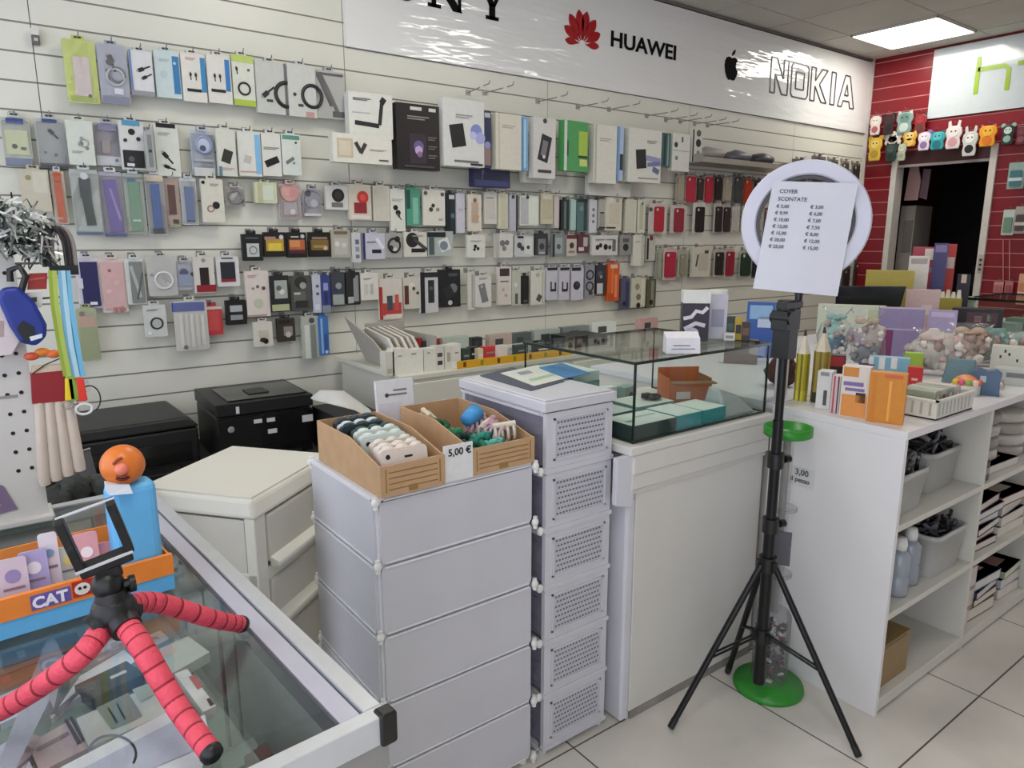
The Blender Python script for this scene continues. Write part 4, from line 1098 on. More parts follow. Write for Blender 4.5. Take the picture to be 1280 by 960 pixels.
def drape(name, label, cat, pts3, m, thick=.002):
    mb = MB(); n = len(pts3[0])
    vs = [p for row in pts3 for p in row]
    o = sum((Vector(v) for v in vs), Vector()) / len(vs)
    vs = [tuple(Vector(v) - o) for v in vs]
    up = [(a, b, c + thick) for a, b, c in vs]; k = len(vs)
    fs = []
    for i in range(len(pts3) - 1):
        for j in range(n - 1):
            a = i * n + j; fs += [(a, a + 1, a + n + 1, a + n), (k + a + n, k + a + n + 1, k + a + 1, k + a)]
    mb.add(vs + up, fs, m, True)
    return tag(mb.build(name, loc=o), label, cat)
rows = []
pw = [(388, 498), (400, 488), (430, 489), (462, 512)], [(392, 500), (405, 497), (436, 500), (470, 524)], [(398, 501), (412, 505), (444, 513), (478, 534)]
zz = [(.845, .86, .86, .80), (.842, .872, .85, .78), (.838, .85, .825, .76)]
for r_, z_ in zip(pw, zz): rows.append([tuple(on(px, py, 2, z)) for (px, py), z in zip(r_, z_)])
drape('white_plastic_bag', 'flat white crumpled bag lying across the right side of the printer', 'bag', rows, P('#cfcfcc'))
t = thing('label_printer', 'black box shaped device under the white crumpled bag', 'device', (1.075, 2.60, .5905))
m = MB(); m.box(0, .19, 0, .26, 0, .17, PB); m.build('body', t, bevel=.006)
m = MB(); m.box(.02, .17, -.004, .001, .03, .13, PBG); m.build('front_panel', t)
# ---- cream cabinet by the wall with files, white boxes and a yellow edged tray
CRM = mat('cream_cabinet_laminate', '#d0cfc3', rough=0.4, var=0.02, scale=3)
wc = thing('wall_cabinet', 'cream cabinet in front of the slat wall holding files and white boxes', 'cabinet', (1.37, 2.55, 0))
m = MB(); m.box(0, 1.78, 0.01, .66, .05, .88, CRM); m.build('body', wc, bevel=.002)
m = MB(); m.box(-.03, 1.786, 0, .665, .88, .90, CRM); m.build('worktop', wc, bevel=.002)
for i in range(4):
    m = MB(); m.box(.02 + .44 * i, .43 + .44 * i, -.004, .01, .08, .865, CRM); d = m.build('door', wc, bevel=.003)
    m = MB(); m.box(.39 + .44 * i, .40 + .44 * i, -.018, -.004, .6, .7, ALU); m.build('handle', d)
m = MB(); m.box(0.01, 1.77, .03, .65, 0, .05, P('#8c8a80')); m.build('plinth', wc)
ZW = .9005
def up(name, label, cat, bb, y, z0, dep, col, decs=(), lean=0.0, rz=0.0, group=None, th=None):
    """upright card or box on a surface: pixel box seen at plane y"""
    x0, y0, x1, y1 = bb
    a = on(x0, (y0 + y1) / 2, 1, y); b_ = on(x1, (y0 + y1) / 2, 1, y); tpz = on((x0 + x1) / 2, y0, 1, y).z
    w = b_.x - a.x; h = max(.01, tpz - z0)
    mb = MB(); c = P(col) if isinstance(col, str) else col
    mb.box(-w / 2, w / 2, 0, dep, 0, h, c)
    for (u0, u1, v0, v1, dc_) in decs:
        mb.box(-w / 2 + u0 * w, -w / 2 + u1 * w, -.0008, 0, v0 * h, v1 * h, P(dc_))
    o = mb.build(name, loc=((a.x + b_.x) / 2, y, z0)); o.rotation_euler = (lean, 0, rz)
    return tag(o, label, cat, group)
# grey magazine file, open towards the right, with booklets
mf = thing('magazine_file', 'grey sloping magazine file at the left end of the cream cabinet', 'file', (1.40, 2.86, ZW))
GF = P('#a9a59c')
m = MB(); m.hexa([(-.0, -.16, 0), (.008, -.16, 0), (.008, .14, 0), (0, .14, 0)], [(-.05, -.03, .12), (-.042, -.03, .12), (-.09, .14, .21), (-.098, .14, .21)], GF); m.build('side_panel', mf)
m = MB(); m.box(0, .2, -.16, .14, 0, .006, GF); m.box(0, .2, .132, .14, 0, .17, GF); m.box(0, .2, -.16, -.155, .0, .05, GF); m.build('tray', mf)
m = MB(); m.box(.194, .2, -.16, .14, 0, .13, GF); m.build('side_wall', mf)
for k, (dx, c) in enumerate(((.03, '#d9d6cc'), (.062, '#c9c4b8'), (.094, '#e0ddd3'), (.122, '#cfcabb'), (.148, '#d8d5ca'))):
    mb = MB(); mb.hexa([(-.008, -.12, 0), (.006, -.12, 0), (.006, .12, 0), (-.008, .12, 0)], [(-.05, -.08, .12), (-.036, -.08, .12), (-.046, .12, .15), (-.06, .12, .15)], P(c))
    mb.box(-.0085, -.0078, -.1, .1, .01, .03, P('#6a665c'))
    tag(mb.build('booklet', loc=(1.40 + dx + .018, 2.86, ZW + .0065)), 'white booklet leaning in the grey magazine file, %s from left' % ['first', 'second', 'third', 'fourth', 'fifth'][k], 'booklet', 'booklets in the grey magazine file')
bxs = [((482, 440, 493, 471), '#cfcdc0', 'cream box with a grey corner at the left end of the white box row', [(.2, .8, .1, .3, '#b0aea2')]),
       ((491, 436, 508, 471), '#dddbd0', 'white box second in the row on the cream cabinet', [(.4, .7, .7, .74, '#8a887c')]),
       ((508, 437, 529, 470), '#e0ded4', 'white box third in the row on the cream cabinet', [(.3, .6, .8, .84, '#55534a')]),
       ((530, 436, 545, 469), '#d9d7cc', 'white box fourth in the row on the cream cabinet', [(.3, .5, .8, .84, '#55534a')]),
       ((545, 433, 555, 468), '#cfcdc4', 'narrow white box with dark printed dots on the cream cabinet', [(.2, .8, .55, .72, '#4c4a44'), (.2, .8, .2, .38, '#35332e')]),
       ((556, 432, 566, 467), '#d6d4c9', 'narrow white box right of the dotted one on the cream cabinet', [(.3, .7, .3, .7, '#a3a195')]),
       ((566, 430, 576, 467), '#dcdad0', 'white box at the right end of the row beside the yellow tray', [(.3, .7, .6, .66, '#8a887c')])]
for bb, c, lab, de in bxs: up('white_box', lab, 'box', bb, 2.60, ZW, .05, c, de, group=None)
for bb, c, lab, de in (((519, 423, 528, 436), '#8e2a2c', 'small red packet lying behind the white box row', []), ((527, 426, 538, 437), '#3a3d3c', 'small dark green grey packet behind the white box row', []), ((535, 424, 550, 436), '#9c3034', 'small red striped packet behind the white boxes at right', [(.0, 1, .3, .5, '#d8a7a0')]), ((553, 421, 586, 434), '#b4c1b4', 'clear green packet behind the right white boxes', [])):
    up('small_packet', lab, 'packet', bb, 2.78, ZW, .03, c, de)
yt = thing('goods_tray', 'shallow tray with a bright yellow front edge on the cream cabinet', 'tray', (1.615, 2.556, ZW))
YEL = P('#d9a520')
m = MB(); m.box(0, .66, 0, .006, 0, .034, YEL); 
for k in range(7): m.box(.03 + .09 * k, .045 + .09 * k, -.0008, 0, .006, .028, P('#8d8a1c' if k % 2 else '#6b3f12'))
m.build('yellow_edge', yt)
m = MB(); m.box(0, .66, .006, .3, 0, .005, P('#cfcfc6')); m.box(0, .004, 0.006, .3, .005, .03, P('#cfcfc6')); m.box(.656, .66, .006, .3, .005, .03, P('#cfcfc6')); m.box(0, .66, .296, .3, .005, .03, P('#cfcfc6')); m.build('tray', yt)
tr_items = [((578, 436, 588, 452), '#31443f', 'dark green packet at the left end of the yellow tray'), ((588, 434, 598, 452), '#1b1c1b', 'black packet second in the yellow tray'), ((598, 436, 604, 452), '#d9cfb0', 'cream slim packet in the yellow tray'),
            ((604, 433, 623, 452), '#c23a3c', 'bright red box in the yellow tray'), ((624, 432, 634, 450), '#ddd8d0', 'white packet right of the red box in the yellow tray'), ((634, 434, 644, 449), '#c3c9c6', 'grey white packet in the yellow tray'),
            ((645, 431, 660, 447), '#3d4a4b', 'dark slate packet in the right half of the yellow tray'), ((661, 430, 668, 446), '#b7bfc0', 'pale narrow packet in the right half of the yellow tray'), ((669, 430, 690, 445), '#26292b', 'black wide packet near the right end of the yellow tray'), ((691, 431, 712, 443), '#4b5a55', 'green grey packet at the right end of the yellow tray')]
for k, (bb, c, lab) in enumerate(tr_items): up('goods_packet', lab, 'packet', bb, 2.60 + .03 * (k % 2), ZW + .0055, .03, c, [(.2, .8, .5, .62, '#e2ddd0' if k % 3 else '#8d8d88')])
for k, (bb, c, lab) in enumerate((((590, 422, 603, 432), '#2c3233', 'dark clip gadget behind the yellow tray'), ((612, 418, 640, 431), '#b9a79c', 'pinkish beige packet behind the yellow tray'), ((640, 416, 664, 430), '#56625d', 'grey green packet behind the yellow tray at centre'), ((668, 412, 700, 427), '#aab3ad', 'pale clear packet behind the yellow tray at right'), ((704, 408, 736, 424), '#7d8a86', 'dull green grey packet on the cream cabinet toward the glass box'), ((740, 402, 770, 420), '#d3d8d3', 'whitish packet on the cream cabinet seen through the glass box'), ((800, 398, 822, 420), '#c9a3a0', 'pinkish packet at the right end of the cream cabinet'))):
    up('goods_packet', lab, 'packet', bb, 2.93, ZW, .04, c, [(.25, .6, .3, .7, '#3f4744')])
B = on(848, 404, 2, ZW)
mb = MB(); mb.box(-.12, .12, -.09, .09, 0, .055, BLK); mb.box(-.1, .1, -.0915, -.09, .01, .045, PBG); tag(mb.build('card_terminal', loc=(2.53, 2.80, ZW), bevel=.005), 'black low device at the right end of the cream cabinet', 'device')

# ================================================================ cardboard trays on the cubby cabinet
KB = mat('brown_corrugated_card', '#bb9873', rough=0.75, var=0.06, scale=25)
KD = mat('dark_card_print', '#93703f', rough=0.75, var=0.08)
ZCB = 0.889
def cardtray(x, y, w, dp, label, hb, hf, flat=.5, rz=0.0):
    t = thing('cardboard_tray', label, 'tray', (x, y, ZCB), rz)
    side = [(0, 0), (dp, 0), (dp, hb), (dp * (1 - flat), hb), (0.012, hf), (0, hf)]
    for xx in (0, w - .004):
        m = MB(); m.prism(side, 0, .004, KB, M=T(xx + .004, 0, 0) @ rot('Z', PI / 2)); m.build('side_panel', t)
    m = MB(); m.box(.004, w - .004, 0, .004, 0, hf, KB)
    for k in range(4): m.box(.02, w - .02, -.0006, 0, .014 + k * (hf - .03) / 3.2, .017 + k * (hf - .03) / 3.2, KD)
    m.box(.012, .015, -.0006, 0, .01, hf - .008, KD); m.box(w - .015, w - .012, -.0006, 0, .01, hf - .008, KD); m.box(w * .42, w * .56, -.0008, 0, .004, .018, KD)
    m.build('front_panel', t)
    m = MB(); m.box(.004, w - .004, dp - .004, dp, 0, hb, KB); m.build('back_panel', t)
    m = MB(); m.box(.004, w - .004, .004, dp - .004, 0, .003, KB); m.build('bottom', t)
    return t
cardtray(.660, 1.366, .165, .355, 'left brown cardboard tray of white pouches on the cubby cabinet', .105, .072, .55)
cardtray(.905, 1.372, .19, .36, 'right brown cardboard tray of green and pink hair items on the cubby cabinet', .105, .068, .5)
# white printed pouches standing in the left tray
for k in range(9):
    y = 1.395 + k * .034
    c = ['#ddd0c6', '#e0d6cc', '#d8cfc4', '#c9d4cf', '#d3dad4', '#2f4a48', '#27383f', '#d2d6d8', '#30414a'][k]
    lab = ['cream quilted pouch frontmost in the left cardboard tray', 'cream pouch second from front in the left tray', 'beige white pouch third from front in the left tray', 'pale mint pouch in the middle of the left tray', 'whitish green pouch fifth from front in the left tray',
           'dark teal pouch sixth from front in the left tray', 'navy pouch near the back of the left tray', 'white striped pouch second from back in the left tray', 'dark slate pouch at the back of the left tray'][k]
    mb = MB(); h = .088 if k < 3 else .1 - .003 * (k % 2)
    mb.prism(rrect(-.058, .058, 0, h, .012), -.011, .011, P(c)); 
    for q in range(3): mb.ball((-.035 + q * .035, 0, h), .012, P(c), sc=(1.3, .8, .6), n=8, k=6)
    mb.prism(disc(-.04, h * .8, .006, 8), -.0118, -.011, P('#1b1b1c')); mb.box(.0, .02, -.0118, -.011, h * .72, h * .78, P('#1f1f20'))
    o = mb.build('pouch', loc=(.742 + .006 * (k % 3 - 1), y, ZCB + .009), bevel=.005); o.rotation_euler = (math.radians(-10 + 3 * (k % 2)), 0, .06 * (k % 3 - 1))
    tag(o, lab, 'pouch', 'pouches in the left cardboard tray')
# scrunchies, blue cup and clips in the right tray
def scrunchie(x, y, z, r, c, lab, tilt=0):
    mb = MB(); pts = []; rs = []
    for i in range(40):
        t = 2 * PI * i / 40; pts.append((r * math.cos(t), r * math.sin(t), .004 * math.sin(5 * t))); rs.append(r * .42 * (1 + .25 * math.sin(i * 2.4)))
    mb.tube(pts, rs, P(c, .8), n=10, closed=True)
    o = mb.build('scrunchie', loc=(x, y, z)); o.rotation_euler = (tilt, tilt * .6, x * 9)
    tag(o, lab, 'scrunchie', 'scrunchies in the right cardboard tray')
for k, (x, y, z, c, lab) in enumerate(((.955, 1.43, .054, '#1f6b52', 'deep green scrunchie at the front left of the right tray'), (1.005, 1.43, .056, '#58a99a', 'pale teal scrunchie at the front of the right tray'), (.957, 1.485, .06, '#123f35', 'darkest green scrunchie behind the deep green one'),
        (.955, 1.545, .066, '#27805a', 'bright green scrunchie in the middle of the right tray'), (.953, 1.605, .07, '#1e5a3d', 'green scrunchie furthest back in the right tray'), (1.0, 1.475, .064, '#2d8577', 'teal scrunchie beside the darkest green one'))):
    scrunchie(x, y, ZCB + z - .004, .0215, c, lab, .3 if k % 2 else -.25)
t = thing('blue_cup', 'bright blue cup lying among hair items in the right cardboard tray', 'cup', (1.01, 1.56, ZCB + .085), .4)
m = MB(); m.lathe([(.0, 0), (.018, 0), (.026, .05), (.0, .052)], P('#3f93d0'), 18, M=rot('Y', 1.35)); m.build('body', t)
for k, (x, y, c, lab) in enumerate(((1.05, 1.57, '#c9a9c0', 'lilac hair claw behind the others in the right tray'), (1.045, 1.49, '#c79aa8', 'pink hair claw in the middle of the right tray'), (1.03, 1.45, '#b69aa3', 'dusty pink hair claw at the front of the right tray'), (1.05, 1.44, '#cfc6b4', 'cream hair claw near the right wall of the right tray'), (1.05, 1.51, '#ddd6c6', 'ivory hair claw behind the cream one in the right tray'), (.955, 1.66, '#dccdb4', 'cream cone shaped clip at the back of the right tray'))):
    mb = MB()
    for s_ in (-1, 1):
        for q in range(4): mb.tube([(-.024 + q * .016, 0, .034), (-.024 + q * .016, s_ * .014, .026), (-.024 + q * .016, s_ * .018, .006), (-.024 + q * .016, s_ * .01, -.006)], .0045, P(c), n=6)
    mb.tube([(-.03, 0, .035), (.03, 0, .035)], .008, P(c), n=8)
    o = mb.build('hair_claw', loc=(x, y, ZCB + .052 + .008 * (k % 2))); o.rotation_euler = (.25 * (k % 3 - 1), .1, .9 * k); tag(o, lab, 'hair claw', 'hair claws in the right cardboard tray')
mb = MB()
for k in range(10): mb.box(-.06 + .012 * k, -.052 + .012 * k, -.15, .14, 0, .012 + .02 * (k % 3) / 2, P(['#b4a07f', '#c7bba6', '#9c8f7a'][k % 3]))
tag(mb.build('mixed_hair_ties', loc=(.995, 1.55, ZCB + .0035)), 'layer of beige hair ties at the bottom of the right tray', 'hair tie', kind='stuff')
# price cards
t = thing('price_card', 'white price card reading 5,00 euro between the two cardboard trays', 'price card', (.865, 1.371, ZCB + .0005), -.03)
m = MB(); m.box(-.04, .04, 0, .003, 0, .088, P('#dfdfe0')); m.build('card', t)
m = MB(); m.text('5,00 €', .024, P('#1a1a1c'), T(-.028, -.0008, .062), depth=.0004, bold=.0004); m.build('lettering', t)
t = thing('picture_card', 'white printed card with a small tripod picture standing behind the left tray', 'card', (.900, 1.738, ZCB + .0005), -.08)
m = MB(); m.box(-.055, .055, 0, .012, 0, .178, P('#dedee0')); m.box(.055, .058, 0, .012, 0, .178, P('#b9b9bd')); o = m.build('card', t)
m = MB()
for a, b_ in ((.146, .02), (.134, -.03)): m.box(-.015 + b_ * .5, .035, -.001, 0, a, a + .005, P('#77777c'))
m.prism(disc(-.025, .136, .006, 8), -.001, 0, P('#2f2f33')); m.box(-.05, .015, -.0006, 0, .03, .115, P('#d0d0da'))
m.prism(stroke([(.036, .035), (.036, .09)], .004), -.0012, 0, P('#2b2b2e')); m.box(.024, .048, -.0012, 0, .09, .1, P('#3a3a3e'))
m.prism(stroke([(.02, .012), (.036, .038), (.05, .012)], .004), -.0012, 0, P('#54807a')); m.build('printed_art', t)
o.parent.rotation_euler = (math.radians(-6), 0, -.08)
# ================================================================ ring light stand with the price sheet
SXY = Vector((1.803, 1.137))
MBK = mat('stand_black_metal', '#121214', rough=0.35, metal=0.3, var=0.05)
rs_ = thing('ring_light_stand', 'black tripod light stand with a white ring light in front of the counter', 'light stand', (SXY.x, SXY.y, 0))
zhub, zsl = .50, .265
for k in range(3):
    ends = (Vector((1.52 - SXY.x, 1.239 - SXY.y, .008)), Vector((1.855 - SXY.x, .838 - SXY.y, .008)), Vector((.09, .175, .008)))[k]
    d = Vector((ends.x, ends.y, 0)).normalized()
    top = d * .022 + Vector((0, 0, zhub - .005))
    m = MB(); m.cyl(top, ends, .0095, MBK, n=10); o = m.build('leg', rs_)
    f = MB(); f.cyl(ends - (ends - top).normalized() * .03, ends, .0105, BLK, n=10); f.build('foot_cap', o)
    mid = top.lerp(ends, .56)
    for s_ in (-1, 1):
        off = Vector((-d.y, d.x, 0)) * .007 * s_
        b = MB(); b.cyl(d * .02 + Vector((0, 0, zsl)) + off, mid + off, .0035, MBK, n=8); b.build('brace', rs_)
m = MB(); m.cyl((0, 0, .10), (0, 0, .62), .0175, MBK); m.build('lower_pole', rs_)
m = MB(); m.cyl((0, 0, .62), (0, 0, .94), .0150, MBK); m.build('middle_pole', rs_)
m = MB(); m.cyl((0, 0, .94), (0, 0, 1.25), .0120, MBK); m.build('upper_pole', rs_)
for z, r in ((zhub, .026), (zsl, .022)):
    m = MB(); m.cyl((0, 0, z - .025), (0, 0, z + .02), r, BLK); 
    for k in range(3): m.box(.015, .032, -.008, .008, z - .018, z + .01, BLK, rot('Z', 2 * PI * k / 3 + .3))
    m.build('spider_collar', rs_)
for z in (.62, .82):
    m = MB(); m.cyl((0, 0, z - .022), (0, 0, z + .022), .024, BLK); m.cyl((0, 0, z), (.034, -.012, z), .006, BLK); m.build('collar', rs_)
    k = MB(); k.cyl((.03, -.0105, z), (.046, -.016, z), .012, BLK, n=10); k.build('knob', rs_)
# head gear: tilt joint, phone clamp
m = MB(); m.cyl((0, 0, 1.24), (0, 0, 1.283), .026, BLK); m.box(-.036, .03, -.025, .025, 1.2, 1.255, BLK); m.box(-.022, .022, -.026, .026, 1.12, 1.205, BLK); m.box(-.055, .03, -.03, .0, 1.262, 1.280, BLK); m.cyl((-.02, -.03, 1.235), (-.02, .03, 1.235), .017, BLK); m.build('tilt_head', rs_, bevel=.002)
RC = Vector((1.856, 1.137, 1.494)) * 1.0
vd = (RC - CAM); yaw_r = math.atan2(vd.y, vd.x) - PI / 2
RL = T(RC.x - SXY.x - .0, RC.y - SXY.y, RC.z) @ rot('Z', yaw_r) @ rot('X', math.radians(-4))
ro, ri = .167, .127
RINGW = mat('ring_light_white', '#c6c6d4', rough=.35, var=.02)
m = MB()
n = 64
for (r0, r1, y0, y1, mm) in ((ri, ro, -.012, -.012, RINGW),):
    prof = [(ri, -.008), (ri + .004, -.013), (ro - .004, -.013), (ro, -.008), (ro, .016), (ri, .016)]
    vs = [(r * math.cos(2 * PI * i / n), y, r * math.sin(2 * PI * i / n)) for r, y in prof for i in range(n)]
    k = len(prof)
    m.add(vs, [(a * n + i, a * n + (i + 1) % n, ((a + 1) % k) * n + (i + 1) % n, ((a + 1) % k) * n + i) for a in range(k) for i in range(n)], mm, False)
m.build('light_ring', rs_, M=RL)
m = MB(); m.tube([(ri * .97 * math.sin(a), .0, -ri * .97 * math.cos(a)) for a in (.0, .01)], .001, BLK)
m = MB()
vs = [(r * math.cos(2 * PI * i / n), y, r * math.sin(2 * PI * i / n)) for r, y in ((ri - .001, -.004), (ri - .001, .016), (ri - .009, .016), (ri - .009, -.004)) for i in range(n)]
m.add(vs, [(a * n + i, a * n + (i + 1) % n, ((a + 1) % 4) * n + (i + 1) % n, ((a + 1) % 4) * n + i) for a in range(4) for i in range(n)], P('#3a3a40')); m.build('inner_rim', rs_, M=RL)
m = MB(); m.box(-.012, .012, .0, .014, -ro - .03, -ri + .01, BLK); m.cyl((0, .007, -ro - .05), (0, .007, -ro), .01, BLK); m.build('ring_mount', rs_, M=RL)
m = MB(); m.tube([(0, 0, 1.25), (RC.x - SXY.x, RC.y - SXY.y, 1.255), (RC.x - SXY.x, RC.y - SXY.y, RC.z - ro - .04)], .009, BLK); m.build('gooseneck', rs_)
# price sheet hung over the ring
SH0 = RC + Vector((-.017, -.0107, 0)).normalized() * .028
SHM = T(SH0.x, SH0.y, SH0.z) @ rot('Z', yaw_r)
nrm = Vector((math.sin(yaw_r), -math.cos(yaw_r), 0)); ur = Vector((math.cos(yaw_r), math.sin(yaw_r), 0))
def insheet(px, py):
    d = _f + _r * ((px - 640) / F_PX) - _u * ((py - 480) / F_PX)
    t = (SH0 - CAM).dot(nrm) / d.dot(nrm); p = CAM + d * t - SH0
    return p.dot(ur), p.z
ps = thing('price_sheet', 'white paper sheet with two columns of euro prices hung on the ring light', 'sheet', SH0, yaw_r)
TL, TR_, BL_, BR_ = insheet(966.5, 226), insheet(1073, 229), insheet(941.5, 360), insheet(1046.5, 370)
def bil(u, v):
    a = (TL[0] * (1 - u) + TR_[0] * u, TL[1] * (1 - u) + TR_[1] * u); b_ = (BL_[0] * (1 - u) + BR_[0] * u, BL_[1] * (1 - u) + BR_[1] * u)
    return (a[0] * (1 - v) + b_[0] * v, a[1] * (1 - v) + b_[1] * v)
def bow(u, v): return -.006 * math.sin(PI * u) * v - .012 * v * v + .004 * (1 - v)
mb = MB(); NN = 10
vs = []
for j in range(NN + 1):
    for i in range(NN + 1):
        q = bil(i / NN, j / NN); vs.append((q[0], bow(i / NN, j / NN), q[1]))
vb = [(a, b_ + .0006, c) for a, b_, c in vs]
fs = []
for j in range(NN):
    for i in range(NN):
        a = j * (NN + 1) + i; fs += [(a, a + 1, a + NN + 2, a + NN + 1), (len(vs) + a + NN + 1, len(vs) + a + NN + 2, len(vs) + a + 1, len(vs) + a)]
PAPER = mat('white_paper', '#cbcbd4', rough=.6, var=.02, scale=8)
mb.add(vs + vb, fs, PAPER, True); mb.build('paper', ps)
lt = MB(); IN = P('#55545c')
def sheet_text(s_, px, py, size):
    x, z = insheet(px, py)
    q = MB(); q.text(s_, size, IN, Matrix.Identity(4), depth=.00015, bold=.0003)
    c, s2 = math.cos(-.05), math.sin(-.05)
    ex = Vector((TR_[0] - TL[0], TR_[1] - TL[1])).normalized(); ey = Vector((TL[0] - BL_[0], TL[1] - BL_[1])).normalized()
    vv = []
    for (a, b_, cc) in q.v:
        X = x + ex.x * a + ey.x * cc; Z = z + ex.y * a + ey.y * cc
        v_ = min(1, max(0, (TL[1] - Z) / (TL[1] - BL_[1]))); u_ = .5
        vv.append((X, bow(u_, v_) - .0012 + b_, Z))
    lt.add(vv, q.f, IN)
sheet_text('COVER', 974, 241, .0145); sheet_text('SCONTATE', 972, 250.5, .0145)
for k, (a, b_) in enumerate((('€ 5,00', '€ 3,00'), ('€ 9,99', '€ 6,00'), ('€ 10,00', '€ 7,00'), ('€ 12,00', '€ 7,50'), ('€ 15,00', '€ 8,00'), ('€ 20,00', '€ 12,00'), ('€ 25,00', '€ 15,00'))):
    sheet_text(a, 970 - 1.6 * k, 259.5 + 8.3 * k, .0125); sheet_text(b_, 1012.5 - 1.6 * k, 260.5 + 8.5 * k, .0125)
lt.build('lettering', ps)

# ================================================================ clear goods pillar with green base
PX, PY = 1.943, 1.19
GREEN = mat('green_plastic', '#2c8829', rough=.35, var=.05)
GCL = clear('clear_acrylic', '#f2f4f5', .94, rough=.05, gloss=.15, edge=.6)
pl = thing('goods_pillar', 'slim clear display pillar with round green base behind the light stand', 'display pillar', (PX, PY, 0))
m = MB(); m.lathe([(.0, 0), (.110, 0), (.112, .006), (.108, .02), (.06, .028), (.055, .032), (.0, .032)], GREEN, 36); m.build('green_base', pl)
m = MB(); m.lathe([(.056, .03), (.056, .26), (.05, .27), (.0501, .272), (.0, .272)], GCL, 24); m.build('lower_canister', pl)
m = MB(); m.cyl((0, 0, .272), (0, 0, .86), .012, P('#8c8a86')); m.cyl((-.05, 0, .272), (-.045, 0, .86), .006, P('#4d2a24')); m.cyl((.05, 0.01, .272), (.045, 0.01, .86), .005, GCL); m.build('inner_rods', pl)
m = MB()
for k, r in ((.40, .046), (.62, .046)): m.lathe([(.0, k), (r, k), (r, k + .008), (.0, k + .008)], GCL, 20)
m.build('clear_discs', pl)
m = MB(); m.box(-.03, .035, -.04, -.034, .45, .56, P('#57575e'), rot('Z', yaw_r)); m.build('grey_panel', pl)
m = MB(); m.lathe([(.0, .858), (.066, .858), (.072, .862), (.072, .888), (.067, .888), (.066, .866), (.0, .866)], GREEN, 32); m.build('green_tray', pl)
cn = MB(); cols = ['#3b2b35', '#c9c4bd', '#6a2f38', '#4a3f58', '#2d2530', '#2a2528', '#54483c']
for i in range(150):
    a = random.uniform(0, 2 * PI); r = .044 * math.sqrt(random.random()); z = .04 + .19 * random.random()
    cn.box(-.009, .009, -.006, .006, -.004, .004, P(cols[i % 7]), T(r * math.cos(a), r * math.sin(a), z) @ rot('Z', a * 3) @ rot('X', a * 5))
tag(cn.build('wrapped_trinkets', loc=(PX, PY, 0)), 'dark and silver wrapped trinkets filling the foot of the clear pillar', 'trinkets', kind='stuff')
lb = MB(); q0 = on(982, 590, 0, SX0 - .001); lb.box(0, .0008, -.045, .05, -.035, .03, P('#d0cfd0'));
Mt = rot('Z', -PI / 2)
lb.text('3,00', .028, P('#4b5a4b'), T(-.001, .022, .004) @ Mt, depth=.0003, bold=.0005); lb.text('il pezzo', .022, P('#4b5a4b'), T(-.001, .036, -.02) @ Mt, depth=.0003, bold=.0005)
tag(lb.build('price_label', loc=(SX0 - .0012, 1.208, q0.z)), 'pale price label stuck on the side of the white shelf unit', 'label')
# ================================================================ goods in the shelf bays
BIN = mat('grey_plastic_bin', '#a9a9a6', rough=.35, var=.03)
def storage_bin(x, y, z, w, d, h, label, c=None):
    t = thing('storage_bin', label, 'bin', (x, y, z)); c = c or BIN
    m = MB(); tk = .004; s_ = .015
    def ring(k, zz, inset=0): 
        q = rrect(-w / 2 + k + inset, w / 2 - k - inset, -d / 2 + k + inset, d / 2 - k - inset, .03, 4)
        return [(a, b_, zz) for a, b_ in q]
    rings = [ring(s_, 0), ring(.004, h - .02), ring(0, h - .018), ring(0, h), ring(.0, h, .008), ring(.008, h - .02), ring(s_ + .006, .006)]
    n = len(rings[0]); vs = [p for r in rings for p in r]
    m.add(vs, [(a * n + i, a * n + (i + 1) % n, (a + 1) * n + (i + 1) % n, (a + 1) * n + i) for a in range(len(rings) - 1) for i in range(n)], c, True)
    m.add(vs, [tuple(range(n - 1, -1, -1)), tuple(range((len(rings) - 1) * n, len(rings) * n))], c)
    m.build('body', t, bevel=.0)
    return t
def bin_fill(x, y, z, w, d, lab, cols, seed):
    random.seed(seed); mb = MB()
    for i in range(46):
        c = P(random.choice(cols)); a = Vector((random.uniform(-w / 2, w / 2), random.uniform(-d / 2, d / 2), random.uniform(0, .045)))
        pts = [a]; dr = Vector((random.gauss(0, 1), random.gauss(0, 1), random.gauss(.3, .5))).normalized()
        for k in range(5):
            dr = (dr + Vector((random.gauss(0, .6), random.gauss(0, .6), random.gauss(-.1, .5)))).normalized(); q = pts[-1] + dr * .022
            q.x = max(-w / 2, min(w / 2, q.x)); q.y = max(-d / 2, min(d / 2, q.y)); q.z = max(-.01, min(.085, q.z)); pts.append(q)
        mb.tube(pts, .0055 if i % 3 else .009, c, n=6)
    tag(mb.build('bagged_cables', loc=(x, y, z)), lab, 'cables', kind='stuff')
zt, zm, zb_ = .6225, .3385, .0505
storage_bin(2.215, 1.0, zt, .215, .155, .135, 'grey plastic bin nearest the shelf end on the upper shelf')
bin_fill(2.215, 1.0, zt + .115, .15, .095, 'tangle of dark bagged cables heaped in the nearest upper bin', ['#2b2a2c', '#4c4a4d', '#767678', '#1b1a1c'], 3)
storage_bin(2.53, 1.06, zt, .24, .20, .14, 'grey plastic bin second along the upper shelf')
bin_fill(2.53, 1.06, zt + .12, .17, .14, 'tangle of black wrapped cables heaped in the second upper bin', ['#232224', '#38373a', '#5f5e62', '#8c8b8f'], 4)
storage_bin(2.535, 1.02, zm, .24, .21, .15, 'grey plastic bin on the middle shelf beside the clear bottles')
bin_fill(2.535, 1.02, zm + .13, .16, .15, 'tangle of dark grey cables heaped in the middle shelf bin', ['#2a292b', '#444247', '#6f6e72'], 5)
